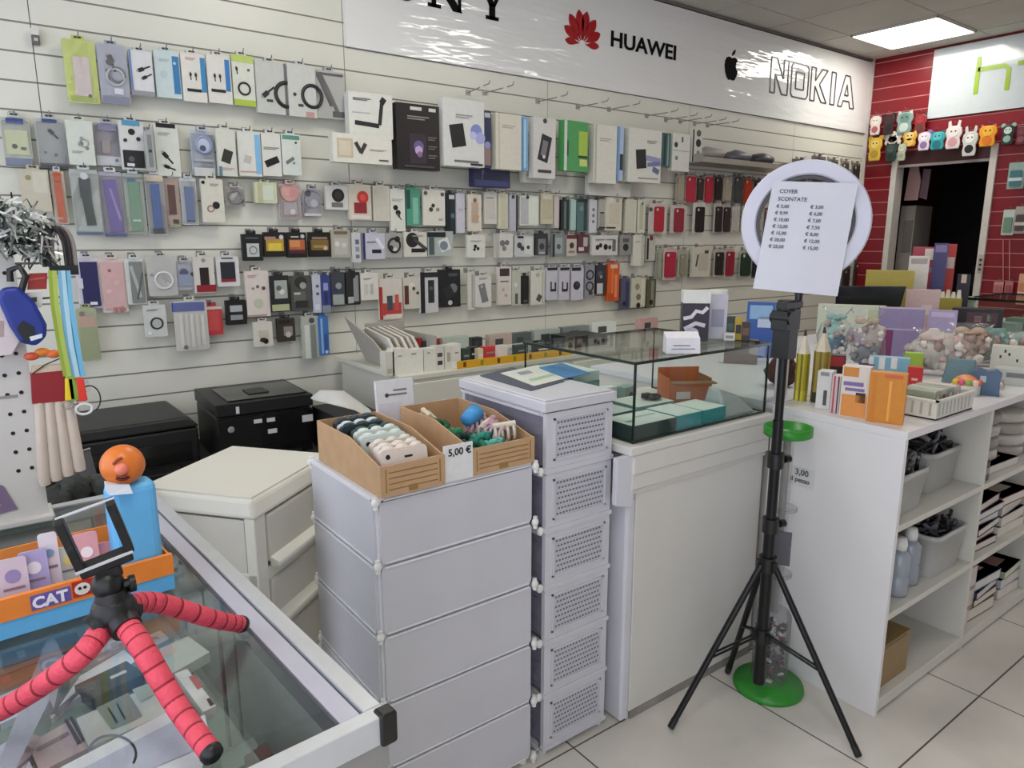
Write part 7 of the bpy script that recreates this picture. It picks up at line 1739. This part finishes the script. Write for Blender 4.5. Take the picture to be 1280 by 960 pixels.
row('case row', [
 ((95, 317, 126, 386), 'navy blue phone case in white shell', 'case', '#cbc7d0', 'r .56 .48 .72 .88 #211f52;r .16 .5 .2 .2 #cbc7d0;r .62 .1 .3 .06 #d8d8e0', {}),
 ((125, 318, 158, 391), 'pink glitter phone case with fringe', 'case', '#d3c3c0', 'r .5 .5 .86 .86 #c9a5a4;d .4 .78 .07 #8c5a58;r .6 .04 .14 .12 #b0807c;r .75 .05 .1 .12 #a87470;r .45 .05 .1 .1 #b0807c;d .3 .4 .1 #d8b9b6;d .65 .55 .12 #d2aeac', {}),
 ((157, 318, 182, 381), 'grey marbled phone case', 'case', '#cfd2cf', 'r .58 .48 .7 .9 #7a7f7b;r .5 .5 .16 .7 #a9aeab 12;r .7 .4 .1 .6 #565b58 -14', {}),
 ((183, 316, 221, 370), 'clear pack with white cable', 'bag', '#bebebb', 'o .55 .4 .3 #d9d9d8;p .5 .6 -60 .5 #a9abac;p .62 .35 -50 .4 #c4c6c8;d .15 .55 .06 #8c8e90', {}),
 ((219, 322, 244, 363), 'clear pack with blue gadget', 'blister', '#b2b5bd', 'd .45 .62 .22 #3e4470;r .5 .35 .8 .4 #8a96ae;d .9 .55 .12 #23242c', {}),
 ((241, 316, 268, 366), 'white pack with dark red phone', 'card', '#cdcac2', 'r .5 .45 .44 .5 #26181a;r .55 .12 .95 .2 #8c1d2b;d .5 .9 .1 #8f9088', {}),
 ((269, 316, 299, 358), 'white framed pack with black red phone', 'card', '#d3d1d2', 'r .5 .5 .64 .64 #272a34;r .5 .2 .64 .1 #8a1f33;r .5 .95 .5 .05 #5b5b60', {}),
 ((306, 334, 337, 396), 'pinkish white card with small icons', 'card', '#d6cdc4', 'd .3 .62 .06 #8c8680;d .5 .66 .07 #6c6660;d .75 .62 .08 #4b463f;d .5 .3 .2 #b9bda8;t .3 .9 .4 #b09a98;r .4 .03 .8 .03 #a88f88', {}),
 ((336, 340, 362, 390), 'black framed pack with pale picture', 'card', '#23252a', 'r .56 .62 .66 .5 #a3aaa4;d .6 .56 .14 #d2d6d2;d .45 .66 .14 #5b6360;r .5 .12 .9 .18 #b1b48c', {}),
 ((362, 340, 389, 389), 'dark camouflage pack', 'card', '#4b4d49', 'd .5 .8 .3 #2c2d2c;d .6 .72 .16 #9a9d98;r .4 .4 .6 .3 #5f625c;r .5 .2 .6 .2 #2b2c2c;r .3 .5 .3 .06 #b5b7b2', {}),
 ((389, 339, 401, 391), 'slim white and blue pack', 'card', '#b9bcc8', 'd .6 .7 .18 #4a5076;d .6 .5 .18 #4a5076;r .5 .15 .6 .14 #cfd2da', {}),
 ((400, 340, 413, 391), 'deep blue pack', 'card', '#36427c', 'r .5 .7 .5 .2 #8d95c0;r .5 .4 .3 .3 #232c5c;r .5 .1 .9 .2 #7f8a98', {}),
 ((412, 336, 431, 383), 'dark pack with white figure', 'card', '#3d4149', 'd .55 .6 .22 #8f9796;r .5 .2 .8 .3 #9aa49e;d .3 .5 .14 #2b3a6a', {}),
 ((431, 336, 450, 381), 'black pack with grey bars', 'card', '#272828', 'r .7 .5 .36 .8 #8d8f8f;r .3 .15 .4 .2 #a9adab;d .5 .9 .2 #1a1a1a', {}),
 ((449, 337, 473, 375), 'white card with pale grey bars', 'card', '#d5d3cb', 'r .3 .4 .2 .4 #c3c1b8;r .62 .4 .16 .4 #b1aea4;t .4 .8 .5 #a09e94', {}),
 ((472, 344, 503, 399), 'red and white phone case pouch', 'card', '#cfc9bf', 'r .06 .4 .14 .8 #a82f30;r .5 .25 .9 .3 #b8403c;r .44 .4 .24 .36 #3a4a50;r .6 .06 .7 .12 #d8d2c6;r .75 .4 .16 .4 #c25048', {'th': .02}),
 ((503, 343, 525, 386), 'beige pack with brown gadget', 'card', '#c9c5b8', 'r .15 .45 .26 .6 #5c2a22;d .5 .72 .2 #d8d4c8;d .6 .65 .1 #4b4840;d .85 .5 .08 #22201e', {}),
 ((523, 336, 548, 391), 'tall grey pack with black torch', 'card', '#c6c6c8', 'r .12 .5 .24 1 #101214;r .6 .52 .34 .56 #202326;r .6 .93 .8 .12 #1a1c1e;d .6 .6 .1 #55595c', {'th': .02}),
 ((547, 333, 575, 384), 'black box with silver gadget', 'box', '#18191b', 'd .65 .5 .2 #6c7074;r .45 .4 .4 .3 #24262a 30;d .5 .12 .1 #c3c5c6;r .65 .86 .4 .08 #4a4d50', {'th': .02}),
 ((583, 337, 593, 387), 'very slim white card', 'card', '#cdccc4', 'r .7 .5 .3 .9 #a3a29a', {}),
 ((592, 341, 614, 384), 'white card with slanted grey phone', 'card', '#d0cfca', 'r .5 .45 .4 .6 #77787a 14;d .4 .66 .08 #a9aaac;t .5 .92 .5 #8b8b88', {}),
 ((620, 330, 639, 381), 'white pack with dark square heading', 'card', '#d3ccc4', 'r .5 .86 .7 .2 #3a2c2a;r .5 .62 .6 .03 #6a5a54;d .4 .4 .1 #c0a8a0;d .6 .25 .1 #b9a49c', {}),
 ((638, 335, 651, 382), 'pale grey green slim pack', 'card', '#b9bcae', 'd .4 .6 .2 #d4d6cc;r .5 .2 .3 .3 #55584c', {}),
 ((650, 341, 661, 380), 'plain black slim box', 'box', '#0e0f0e', 'r .5 .1 .6 .06 #55554f', {'th': .02}),
 ((661, 335, 681, 381), 'cream white pack with dark tip', 'card', '#d4d4c8', 'r .6 .2 .3 .2 #4b4c44 -30;d .5 .88 .12 #b0b1a4;r .85 .5 .1 .9 #b5b6a8', {}),
 ((681, 331, 697, 375), 'lavender white card with black hook picture', 'card', '#c7c6ce', 'r .4 .42 .12 .3 #1a1a1e;r .62 .3 .5 .08 #1a1a1e;r .8 .42 .12 .24 #1a1a1e;r .5 .96 .9 .08 #1a1a1e', {}),
 ((697, 331, 712, 375), 'second lavender white card with black hook picture', 'card', '#c4c3cc', 'r .3 .42 .12 .3 #1a1a1e;r .55 .3 .5 .08 #1a1a1e;r .78 .42 .12 .24 #1a1a1e;r .5 .96 .9 .08 #1a1a1e', {}),
 ((712, 331, 729, 375), 'lavender white card with dark oval picture', 'card', '#c2c1cc', 'd .45 .45 .28 #1c1c22;d .5 .5 .14 #3c3c44;r .4 .95 .7 .1 #141416', {}),
 ((729, 328, 743, 372), 'dark coiled cable pack', 'card', '#8b8b92', 'o .5 .7 .34 #1d1d22;o .5 .35 .34 #2a2a30;d .6 .15 .2 #3a3a3c', {}),
 ((743, 328, 757, 368), 'dark pack over a white label', 'card', '#2d2d33', 'd .4 .7 .24 #515158;r .4 .2 .6 .36 #c3c3c4;d .5 .6 .12 #9a9aa0', {}),
 ((757, 326, 774, 376), 'bright orange rubber glove pack', 'card', '#cf5a20', 'r .4 .5 .16 .8 #e07a3a;r .7 .4 .2 .6 #e58a60;r .3 .1 .4 .2 #b9501c;r .5 .92 .6 .1 #d8b9a4', {'th': .02}),
 ((774, 345, 787, 387), 'slate violet slim pack', 'card', '#55566a', 'r .7 .5 .3 .8 #34356a;d .4 .2 .2 #222230', {}),
 ((787, 344, 807, 384), 'cream pack with faint grey print', 'card', '#c9c7b4', 'd .4 .7 .16 #8a8a72;d .5 .35 .16 #77775f;r .8 .5 .2 .9 #d6d4c2;d .5 .06 .14 #22221c', {}),
 ((806, 346, 820, 385), 'dark olive slim pack', 'card', '#5a5a48', 'r .6 .5 .3 .9 #8c8c78;d .5 .2 .2 #22221c', {})])
row('lowest row', [
 ((97, 380, 123, 452), 'olive green bag behind the lanyards', 'bag', '#a3ab84', 'r .5 .75 .8 .2 #c09a86;r .5 .35 .9 .6 #94a06c;d .3 .9 .14 #7c5a44', {}),
 ((179, 376, 208, 421), 'white card with dark green ring', 'card', '#c3c6c2', 'o .55 .42 .26 #1e2e2a;d .55 .42 .15 #aab3ae;d .2 .12 .08 #dfe1df;t .4 .85 .5 #8c908c', {}),
 ((217, 371, 260, 438), 'clear bag of white sticks under blue heading', 'bag', '#cbc9c2', 'r .45 .88 .96 .18 #24429a;r .2 .4 .1 .66 #dddbd4;r .36 .4 .1 .66 #d3d1ca;r .52 .4 .1 .66 #dddbd4;r .68 .4 .1 .66 #d3d1ca;r .84 .4 .1 .6 #dddbd4;d .28 .07 .07 #55565a', {}),
 ((252, 378, 278, 419), 'plain red pack', 'card', '#b6373a', 'r .5 .5 .7 .7 #c04a48;r .5 .94 1 .1 #c9bfb4', {}),
 ((281, 371, 308, 406), 'black framed pack with grey window', 'card', '#17181a', 'r .5 .66 .6 .26 #a9acae;r .5 .3 .6 .2 #8f9294;r .5 .48 .5 .05 #2c2d30', {'th': .02}),
 ((316, 398, 341, 433), 'white pack with black pointed gadget', 'card', '#d1cdc2', 'r .5 .25 .4 .2 #2c2a20 -25;d .6 .2 .14 #1c1a14;r .5 .5 .5 .3 #bdb9a8', {}),
 ((345, 394, 369, 427), 'dark brown pack with grey window', 'card', '#37322e', 'r .6 .45 .5 .4 #8a8480;d .6 .3 .16 #c0bab6;r .4 .86 .6 .16 #24201d', {}),
 ((376, 391, 399, 448), 'tall pale grey green pack', 'card', '#aeb3aa', 'r .3 .4 .3 .8 #cfd3ca;r .65 .4 .3 .8 #7f847e;d .6 .9 .16 #4b4f4a', {}),
 ((397, 391, 411, 444), 'tall bright blue pack', 'card', '#3f74b4', 'r .3 .5 .2 .9 #8fb4dc;r .7 .3 .3 .5 #34569c;d .7 .08 .16 #c9ced6', {})])
row('upper case row', [
 ((845, 217, 857, 252), 'tan phone case', 'case', '#b9b3a3', 'k .5 .5 .8 .9 #a39c88', {}), ((857, 216, 871, 254), 'large red phone case', 'case', '#c9b0ac', 'k .5 .5 .9 .94 #b02a3c', {}),
 ((871, 219, 881, 251), 'dark brown phone case', 'case', '#6f665c', 'k .5 .5 .9 .94 #3a2c26', {}), ((880, 217, 893, 254), 'crimson phone case', 'case', '#c3a8a4', 'k .5 .5 .85 .94 #b3263a', {}),
 ((893, 218, 904, 250), 'blackish brown phone case', 'case', '#5a4f48', 'k .5 .5 .9 .94 #221a17', {}), ((904, 219, 917, 251), 'sand beige phone case', 'case', '#b3aa9c', 'k .5 .5 .8 .94 #a89c8c', {}),
 ((917, 217, 929, 254), 'slate green phone case', 'case', '#7d8584', 'k .5 .5 .85 .94 #3d4645', {}), ((929, 220, 942, 254), 'orange red phone case', 'case', '#8c5a48', 'k .5 .5 .9 .94 #b33c22', {}),
 ((942, 222, 955, 256), 'dark navy phone case beside the ring light', 'case', '#55555c', 'k .5 .5 .9 .94 #1f2230', {})])
row('middle case row', [
 ((811, 251, 835, 292), 'red phone case in clear pack', 'case', '#c9c3ba', 'k .55 .48 .5 .84 #a81d2c;d .1 .8 .08 #55544f', {}), ((838, 253, 860, 291), 'deep red phone case with glitter dots', 'case', '#c4bbb4', 'k .5 .46 .56 .86 #8c2434;d .5 .6 .05 #c98a90;d .45 .3 .05 #c98a90', {}),
 ((866, 250, 883, 291), 'black phone case in white shell', 'case', '#cfccc6', 'k .55 .44 .7 .84 #161415', {}), ((892, 251, 904, 291), 'black brown phone case', 'case', '#bdb6ae', 'k .6 .46 .8 .86 #231e1c', {}),
 ((903, 252, 915, 291), 'soft black phone case', 'case', '#b5afa8', 'k .5 .46 .8 .86 #2c2726', {}), ((915, 255, 927, 290), 'white clear phone case pack', 'case', '#c9c6be', 'k .5 .46 .7 .8 #b5b2aa', {}),
 ((927, 254, 938, 291), 'pale phone case pack beside the ring light', 'case', '#cbc9c0', 'k .5 .46 .6 .8 #c0beb4', {}), ((953, 250, 964, 300), 'grey phone case pack seen through the ring light', 'case', '#b3b0aa', 'k .5 .46 .6 .8 #6a4a4a', {})])
row('lower case row', [
 ((820, 308, 829, 348), 'grey green clear phone case pack', 'case', '#a3a899', 'k .5 .46 .6 .8 #979c8c', {}), ((829, 307, 847, 350), 'raspberry red phone case in clear pack', 'case', '#c9b9b2', 'k .5 .48 .8 .8 #a8243c', {}),
 ((847, 309, 862, 347), 'olive clear phone case pack', 'case', '#aaa898', 'k .5 .46 .6 .76 #8a8878;d .5 .5 .1 #3c3a30', {}), ((863, 306, 888, 346), 'white blister with slim grey stylus', 'card', '#cbc8ba', 'r .25 .55 .08 .4 #4b4a44 -12;r .6 .5 .5 .6 #bab7a6;r .75 .84 .2 .1 #3c3b36', {'th': .02}),
 ((892, 309, 906, 346), 'black phone case with white spots', 'case', '#bdb9ac', 'k .55 .48 .8 .84 #1f1d1a;d .5 .2 .1 #d0cfc8;d .5 .72 .12 #c9c8c0', {}), ((906, 308, 920, 347), 'dark raspberry phone case', 'case', '#c3b4ac', 'k .5 .48 .85 .84 #8c2233', {}),
 ((924, 310, 941, 347), 'dark green phone case', 'case', '#b1b0a2', 'k .5 .48 .85 .84 #1f3a2c', {}), ((940, 312, 949, 348), 'black phone case at the edge of the price sheet', 'case', '#77776f', 'k .5 .48 .85 .84 #22242a', {})])
row('row behind ring light', [
 ((990, 196, 1012, 228), 'dark grey case pack above the ring', 'case', '#5f5a58', 'k .5 .5 .7 .8 #2a2628', {}), ((1014, 192, 1033, 229), 'dark plum case pack above the ring', 'case', '#6a5a5e', 'k .5 .5 .7 .8 #33222a', {}), ((1034, 196, 1049, 230), 'black case pack above the ring', 'case', '#77736a', 'k .5 .5 .7 .8 #1c1b1a', {}),
 ((1050, 198, 1063, 232), 'grey spotted case pack above the ring', 'case', '#8a857c', 'k .5 .5 .7 .8 #46423c', {}), ((1064, 201, 1077, 234), 'dark speckled case pack next to the corner trim', 'case', '#6f6b62', 'k .5 .5 .7 .8 #302c2a', {}),
 ((1052, 330, 1064, 372), 'black case pack right of the price sheet', 'case', '#55504e', 'k .5 .5 .7 .8 #26201f', {}), ((1066, 322, 1078, 366), 'dark wine case pack beside the corner trim', 'case', '#5f4a4c', 'k .5 .5 .7 .8 #3a1f24', {}),
 ((1068, 270, 1079, 312), 'grey brown case pack beside the corner trim', 'case', '#6a625a', 'k .5 .5 .7 .8 #3a332e', {})])
# small price clip on the upper slat and long bare hooks in the big box row
t = on(44, 44, 1, D - .02)
m = MB(); m.box(-.012, .012, -.006, .018, -.03, .0, P('#5b5b58')); m.box(-.012, .012, -.007, .018, .0, .022, P('#d6d6d2')); m.box(-.006, .006, -.0075, -.006, -.02, -.01, P('#b9b9b5'))
tag(m.build('price_clip', loc=t), 'small white and grey price clip high on the left wall joint', 'clip')
for k, (px, py, dx, lab) in enumerate(((585, 116, -.04, 'bare wire hook above the black smartwatch box'), (606, 116, 0, 'bare wire hook above the white phone box'), (672, 127, 0, 'bare wire hook above the rugged case box'), (722, 134, 0, 'bare wire hook above the green box'), (761, 137, 0, 'bare wire hook above the tall cream box'), (808, 145, 0, 'bare wire hook above the violet wave box'),
        (832, 150, 0, 'bare wire hook above the teal striped box'), (850, 152, 0, 'bare wire hook above the white plug box'), (868, 155, 0, 'bare wire hook above the slim plug box'), (884, 157, 0, 'bare wire hook left of the acrylic tray ledge'))):
    p = on(px, py, 1, D)
    hk = MB(); hk.box(-.014, .014, -.004, -.0005, -.012, .014, HOOKM); hk.tube([(0, -.002, 0), (dx, -.19, -.002), (dx, -.245, 0), (dx, -.252, .014)], .0028, HOOKM, n=6)
    hk.box(dx - .03, dx + .03, -.2, -.197, -.012, -.002, P('#d2d2cc'))
    tag(hk.build('hanging_hook', loc=p), lab, 'hook')
# ================================================================ things on and by the red wall
def redhang(name, label, cat, bb, off, build):
    """hangs on the red wall: pixel box on the plane x = XR - off; local x runs along -y (to the right in view)"""
    x0, y0, x1, y1 = bb; X = XR - off
    a, b_ = on(x0, (y0 + y1) / 2, 0, X), on(x1, (y0 + y1) / 2, 0, X)
    zt_, zb2 = on((x0 + x1) / 2, y0, 0, X).z, on((x0 + x1) / 2, y1, 0, X).z
    t = thing(name, label, cat, (X, (a.y + b_.y) / 2, zb2), -PI / 2)
    build(t, abs(a.y - b_.y), zt_ - zb2, off)
    m = MB(); m.tube([(0, off, zt_ - zb2 + .012), (0, -.012, zt_ - zb2 + .01), (0, -.016, zt_ - zb2 + .018)], .002, P('#8f8f8f'), n=6); m.build('hang_wire', t)
    return t
def figure_case(c, c2, ears, face):
    def f(t, w, h, off):
        m = MB(); pts = [(-w * .36, 0), (w * .36, 0), (w * .42, h * .2), (w * .36, h * .42), (w * .48, h * .6), (w * .44, h * .82), (w * .2, h * .92), (-w * .2, h * .92), (-w * .44, h * .82), (-w * .48, h * .6), (-w * .36, h * .42), (-w * .42, h * .2)]
        m.prism(pts, -.008, .008, P(c)); m.build('body', t, bevel=.006)
        for s_ in (-1, 1):
            e = MB()
            if ears == 'long': e.prism([(s_ * w * .12, h * .86), (s_ * w * .34, h * .84), (s_ * w * .36, h * 1.1), (s_ * w * .22, h * 1.14)][::s_], -.006, .006, P(c))
            elif ears == 'round': e.prism(disc(s_ * w * .36, h * .9, w * .17, 14), -.006, .006, P(c2))
            else: e.prism([(s_ * w * .15, h * .88), (s_ * w * .42, h * .8), (s_ * w * .36, h * 1.0)][::s_], -.006, .006, P(c2))
            e.build('ear', t, bevel=.002)
        q = MB(); q.prism(disc(0, h * .66, w * .27, 16), -.0105, -.008, P(face)); q.prism(disc(-w * .12, h * .7, w * .05, 8), -.0115, -.0105, P('#1a1618')); q.prism(disc(w * .12, h * .7, w * .05, 8), -.0115, -.0105, P('#1a1618')); q.build('face', t)
        b_ = MB(); b_.prism(disc(0, h * .27, w * .26, 16, 1.0), -.0105, -.008, P(c2)); b_.build('belly', t)
    return f
FC = [((1087, 143, 1101, 168), '#d8cfc6', '#a85a60', 'cat', '#e3dcd4', 'white and pink character shaped case at top left by the corner'),
      ((1103, 142, 1118, 167), '#2a1417', '#1a0d10', 'round', '#3a1c20', 'very dark character shaped case in the upper row over the door'),
      ((1120, 138, 1141, 166), '#7d9690', '#b9c6bd', 'cat', '#5f8078', 'grey green character shaped case largest in the upper row'),
      ((1142, 141, 1158, 166), '#8c1f26', '#4c3a2c', 'cat', '#a3323a', 'dark red character shaped case right in the upper row'),
      ((1085, 170, 1102, 200), '#c9a83a', '#a98a2c', 'round', '#dcc468', 'golden yellow character shaped case lower left near the corner'),
      ((1106, 178, 1121, 201), '#23352f', '#16221e', 'cat', '#3c5048', 'dark green character shaped case low beside the door trim'),
      ((1104, 166, 1128, 180), '#cfc6bc', '#b5aaa0', 'round', '#e0d8ce', 'cream character shaped case above the dark green one'),
      ((1122, 178, 1132, 200), '#a9b09c', '#8d947f', 'cat', '#c2c8b4', 'sage character shaped case beside the dark green one'),
      ((1128, 164, 1146, 182), '#c99a2e', '#d8b45c', 'cat', '#e0c07a', 'ochre character shaped case left of the white ring eared one'),
      ((1147, 163, 1163, 187), '#d9d0da', '#8c6aa0', 'round', '#e8e0e6', 'white and lilac round eared character case above the lintel'),
      ((1162, 163, 1181, 186), '#2c9aa3', '#1c6d78', 'cat', '#55b5bb', 'bright teal character shaped case above the lintel'),
      ((1181, 155, 1202, 185), '#d8cfcb', '#c9939a', 'long', '#e4dcd6', 'white long eared character case with pink belly'),
      ((1202, 162, 1222, 194), '#c9c9c4', '#1c1c1e', 'long', '#e6e6e2', 'grey and black long eared character case hanging low'),
      ((1223, 155, 1246, 182), '#e09a22', '#d9731e', 'cat', '#f0b53a', 'bright orange yellow character case above the door'),
      ((1251, 154, 1268, 180), '#1d2a28', '#8fb3a4', 'round', '#c9d6cc', 'black and mint character case right of the orange one'),
      ((1269, 156, 1284, 180), '#5a2a34', '#8a4a54', 'cat', '#7a3a46', 'dark wine character case at the right edge over the door')]
for k, (bb, c, c2, e, fc, lab) in enumerate(FC): redhang('novelty_phone_case', lab, 'phone case', (bb[0], bb[1], bb[2] + 1, bb[3] + 1), (.045, .075, .06)[k % 3], figure_case(c, c2, e, fc))
def packfn(c, c2, c3=None):
    def f(t, w, h, off):
        m = MB(); m.prism(rrect(-w / 2, w / 2, 0, h, .006), -.002, .002, P(c)); m.build('card', t)
        m = MB(); m.prism(rrect(-w * .34, w * .34, h * .1, h * .7, .008), -.014, -.002, P(c2)); m.build('product', t)
        if c3:
            m = MB(); m.box(-w * .4, w * .4, -.0155, -.014, h * .3, h * .42, P(c3)); m.build('printed_band', t)
    return f
for bb, c, c2, c3, lab in (((1260, 203, 1281, 236), '#8fa59c', '#3f6f78', '#c9d2cc', 'teal and pale green hanging pack right of the doorway at top'),
        ((1253, 262, 1268, 294), '#bcc8bc', '#6c8c78', None, 'pale green hanging pack second down right of the doorway'),
        ((1268, 258, 1284, 292), '#a9a098', '#4a3c3c', '#c9c2ba', 'brown grey hanging pack beside the pale green one'),
        ((1242, 352, 1254, 366), '#c98f8c', '#b06a6c', None, 'pink small hanging pack low right of the doorway'),
        ((1256, 352, 1266, 366), '#b9787a', '#9c5052', None, 'rose small hanging pack beside the pink one'),
        ((1272, 342, 1286, 381), '#d9a184', '#c98462', '#e6c4b0', 'peach orange hanging pack at the right edge')):
    redhang('hanging_pack', lab, 'pack', bb, .05, packfn(c, c2, c3))
for k, (px, py0, py1) in enumerate(((1254, 300, 352), (1262, 300, 352))):
    a, b_ = on(px, py0, 0, XR - .012), on(px, py1, 0, XR - .012); m = MB(); m.tube([(XR - .012, a.y, a.z), (XR - .012, b_.y, b_.z)], .003, P('#c98b86'), n=6)
    tag(m.build('hanging_strap', loc=(0, 0, 0)), ['thin pinkish strap above the pink small pack on the red wall', 'thin pinkish strap above the rose small pack on the red wall'][k], 'strap')
# keypad on the right door trim
a = on(1226, 330, 0, XR - .02)
t = thing('door_latch', 'grey latch plate on the pale right door trim', 'latch', (XR - .02, a.y, a.z), -PI / 2)
m = MB(); m.box(-.018, .018, -.008, 0, -.07, .07, P('#b5aca4')); m.build('plate', t)
m = MB()
for z in (-.04, -.005, .03): m.cyl((0, -.014, z), (0, -.008, z), .009, P('#2b2422'), n=10)
m.build('bolt', t)
# inside the back room: pale cabinet edge, pink garment, grey dome
a = on(1112, 300, 0, XR + .25)
t = thing('back_room_cabinet', 'tall pale narrow cabinet just inside the dark doorway', 'cabinet', (XR + .25, 2.99, 0), -PI / 2)
m = MB(); m.box(-.02, .10, 0, .3, 0, 1.72, P('#8d8780')); m.build('body', t)
m = MB(); m.box(.02, .09, -.01, 0, 1.35, 1.6, P('#6c6a60')); m.build('door', t)
t = thing('hanging_garment', 'pink cloth hanging high inside the dark doorway', 'cloth', (XR + .2, 2.95, 1.76), -PI / 2)
m = MB(); m.prism([(-.02, 0), (.09, .0), (.10, .15), (.07, .27), (.0, .28)], -.01, .01, P('#b08a88')); m.build('cloth', t, bevel=.006)
m = MB(); m.prism([(.10, .02), (.16, .0), (.17, .24), (.11, .25)], -.008, .008, P('#6a4f58')); m.build('dark_cloth', t, bevel=.004)
m = MB(); m.tube([(.05, 0, .27), (.05, .03, .30), (.05, .03, .9)], .004, P('#555050')); m.build('hang_cord', t)
mb = MB(); mb.ball((0, 0, 0), .28, mat('dark_grey_plastic_cover', '#3c3a36', rough=.6), sc=(1, 1, .8), n=20, k=12); mb.cyl((0, 0, -1.1), (0, 0, -.1), .12, P('#24221f'))
tag(mb.build('covered_lamp', loc=(XR + 1.0, 2.42, 1.10)), 'dim grey rounded object standing deep inside the dark doorway', 'fan')

# grey tray shelf on the slat wall with folded packs, and the dark cases beside it
a, b_ = on(872, 202, 1, D - .16), on(985, 205, 1, D - .16)
t = thing('tray_ledge', 'grey acrylic tray ledge on the slat wall above the red phone cases', 'ledge', (a.x, D, a.z))
Lx = b_.x - a.x
m = MB(); m.box(0, Lx, -.2, -.001, -.004, .0, P('#8c887e')); m.box(0, Lx, -.203, -.2, -.004, .03, P('#97938a')); m.box(0, .004, -.2, -.001, 0, .05, P('#97938a')); m.box(Lx - .004, Lx, -.2, -.001, 0, .05, P('#97938a')); m.build('tray', t)
m = MB(); m.box(0.005, Lx - .005, -.004, 0, .0, .08, P('#a09c92')); m.build('hang_plate', t)
for k, (x0, w, c, lab) in enumerate(((.03, .30, '#8f8c86', 'pale grey folded bag at the left of the acrylic tray ledge'), (.34, .28, '#5f5e64', 'slate grey folded bag in the middle of the acrylic tray ledge'), (.635, .24, '#3c3d42', 'dark folded bag at the right of the acrylic tray ledge'))):
    if x0 + w > Lx - .01: w = max(.08, Lx - .02 - x0)
    mb = MB(); mb.ball((w / 2, -.105, .056), .5, P(c), sc=(w * .86, .14, .09), lump=.2, n=16, k=8)
    tag(mb.build('folded_bag', loc=(a.x + x0, D, a.z + .003)), lab, 'bag')
# ================================================================ camera and output look
cd = bpy.data.cameras.new('camera'); cam = bpy.data.objects.new('camera', cd); COL.objects.link(cam)
cd.sensor_fit = 'HORIZONTAL'; cd.sensor_width = 36.0; cd.lens = F_PX / 1280 * 36.0
cd.clip_start = .02; cd.clip_end = 100
cam.matrix_world = Matrix(((_r.x, _u.x, -_f.x, CAM.x), (_r.y, _u.y, -_f.y, CAM.y), (_r.z, _u.z, -_f.z, CAM.z), (0, 0, 0, 1)))
S.camera = cam
S.view_settings.view_transform = 'Standard'; S.view_settings.look = 'None'
S.view_settings.gamma = 1.0; S.view_settings.exposure = 0.0; S.view_settings.use_curve_mapping = False
S.cycles.use_denoising = True
S.cycles.max_bounces = 8; S.cycles.transparent_max_bounces = 24; S.cycles.caustics_reflective = False; S.cycles.caustics_refractive = False
S.cycles.sample_clamp_indirect = 6.0
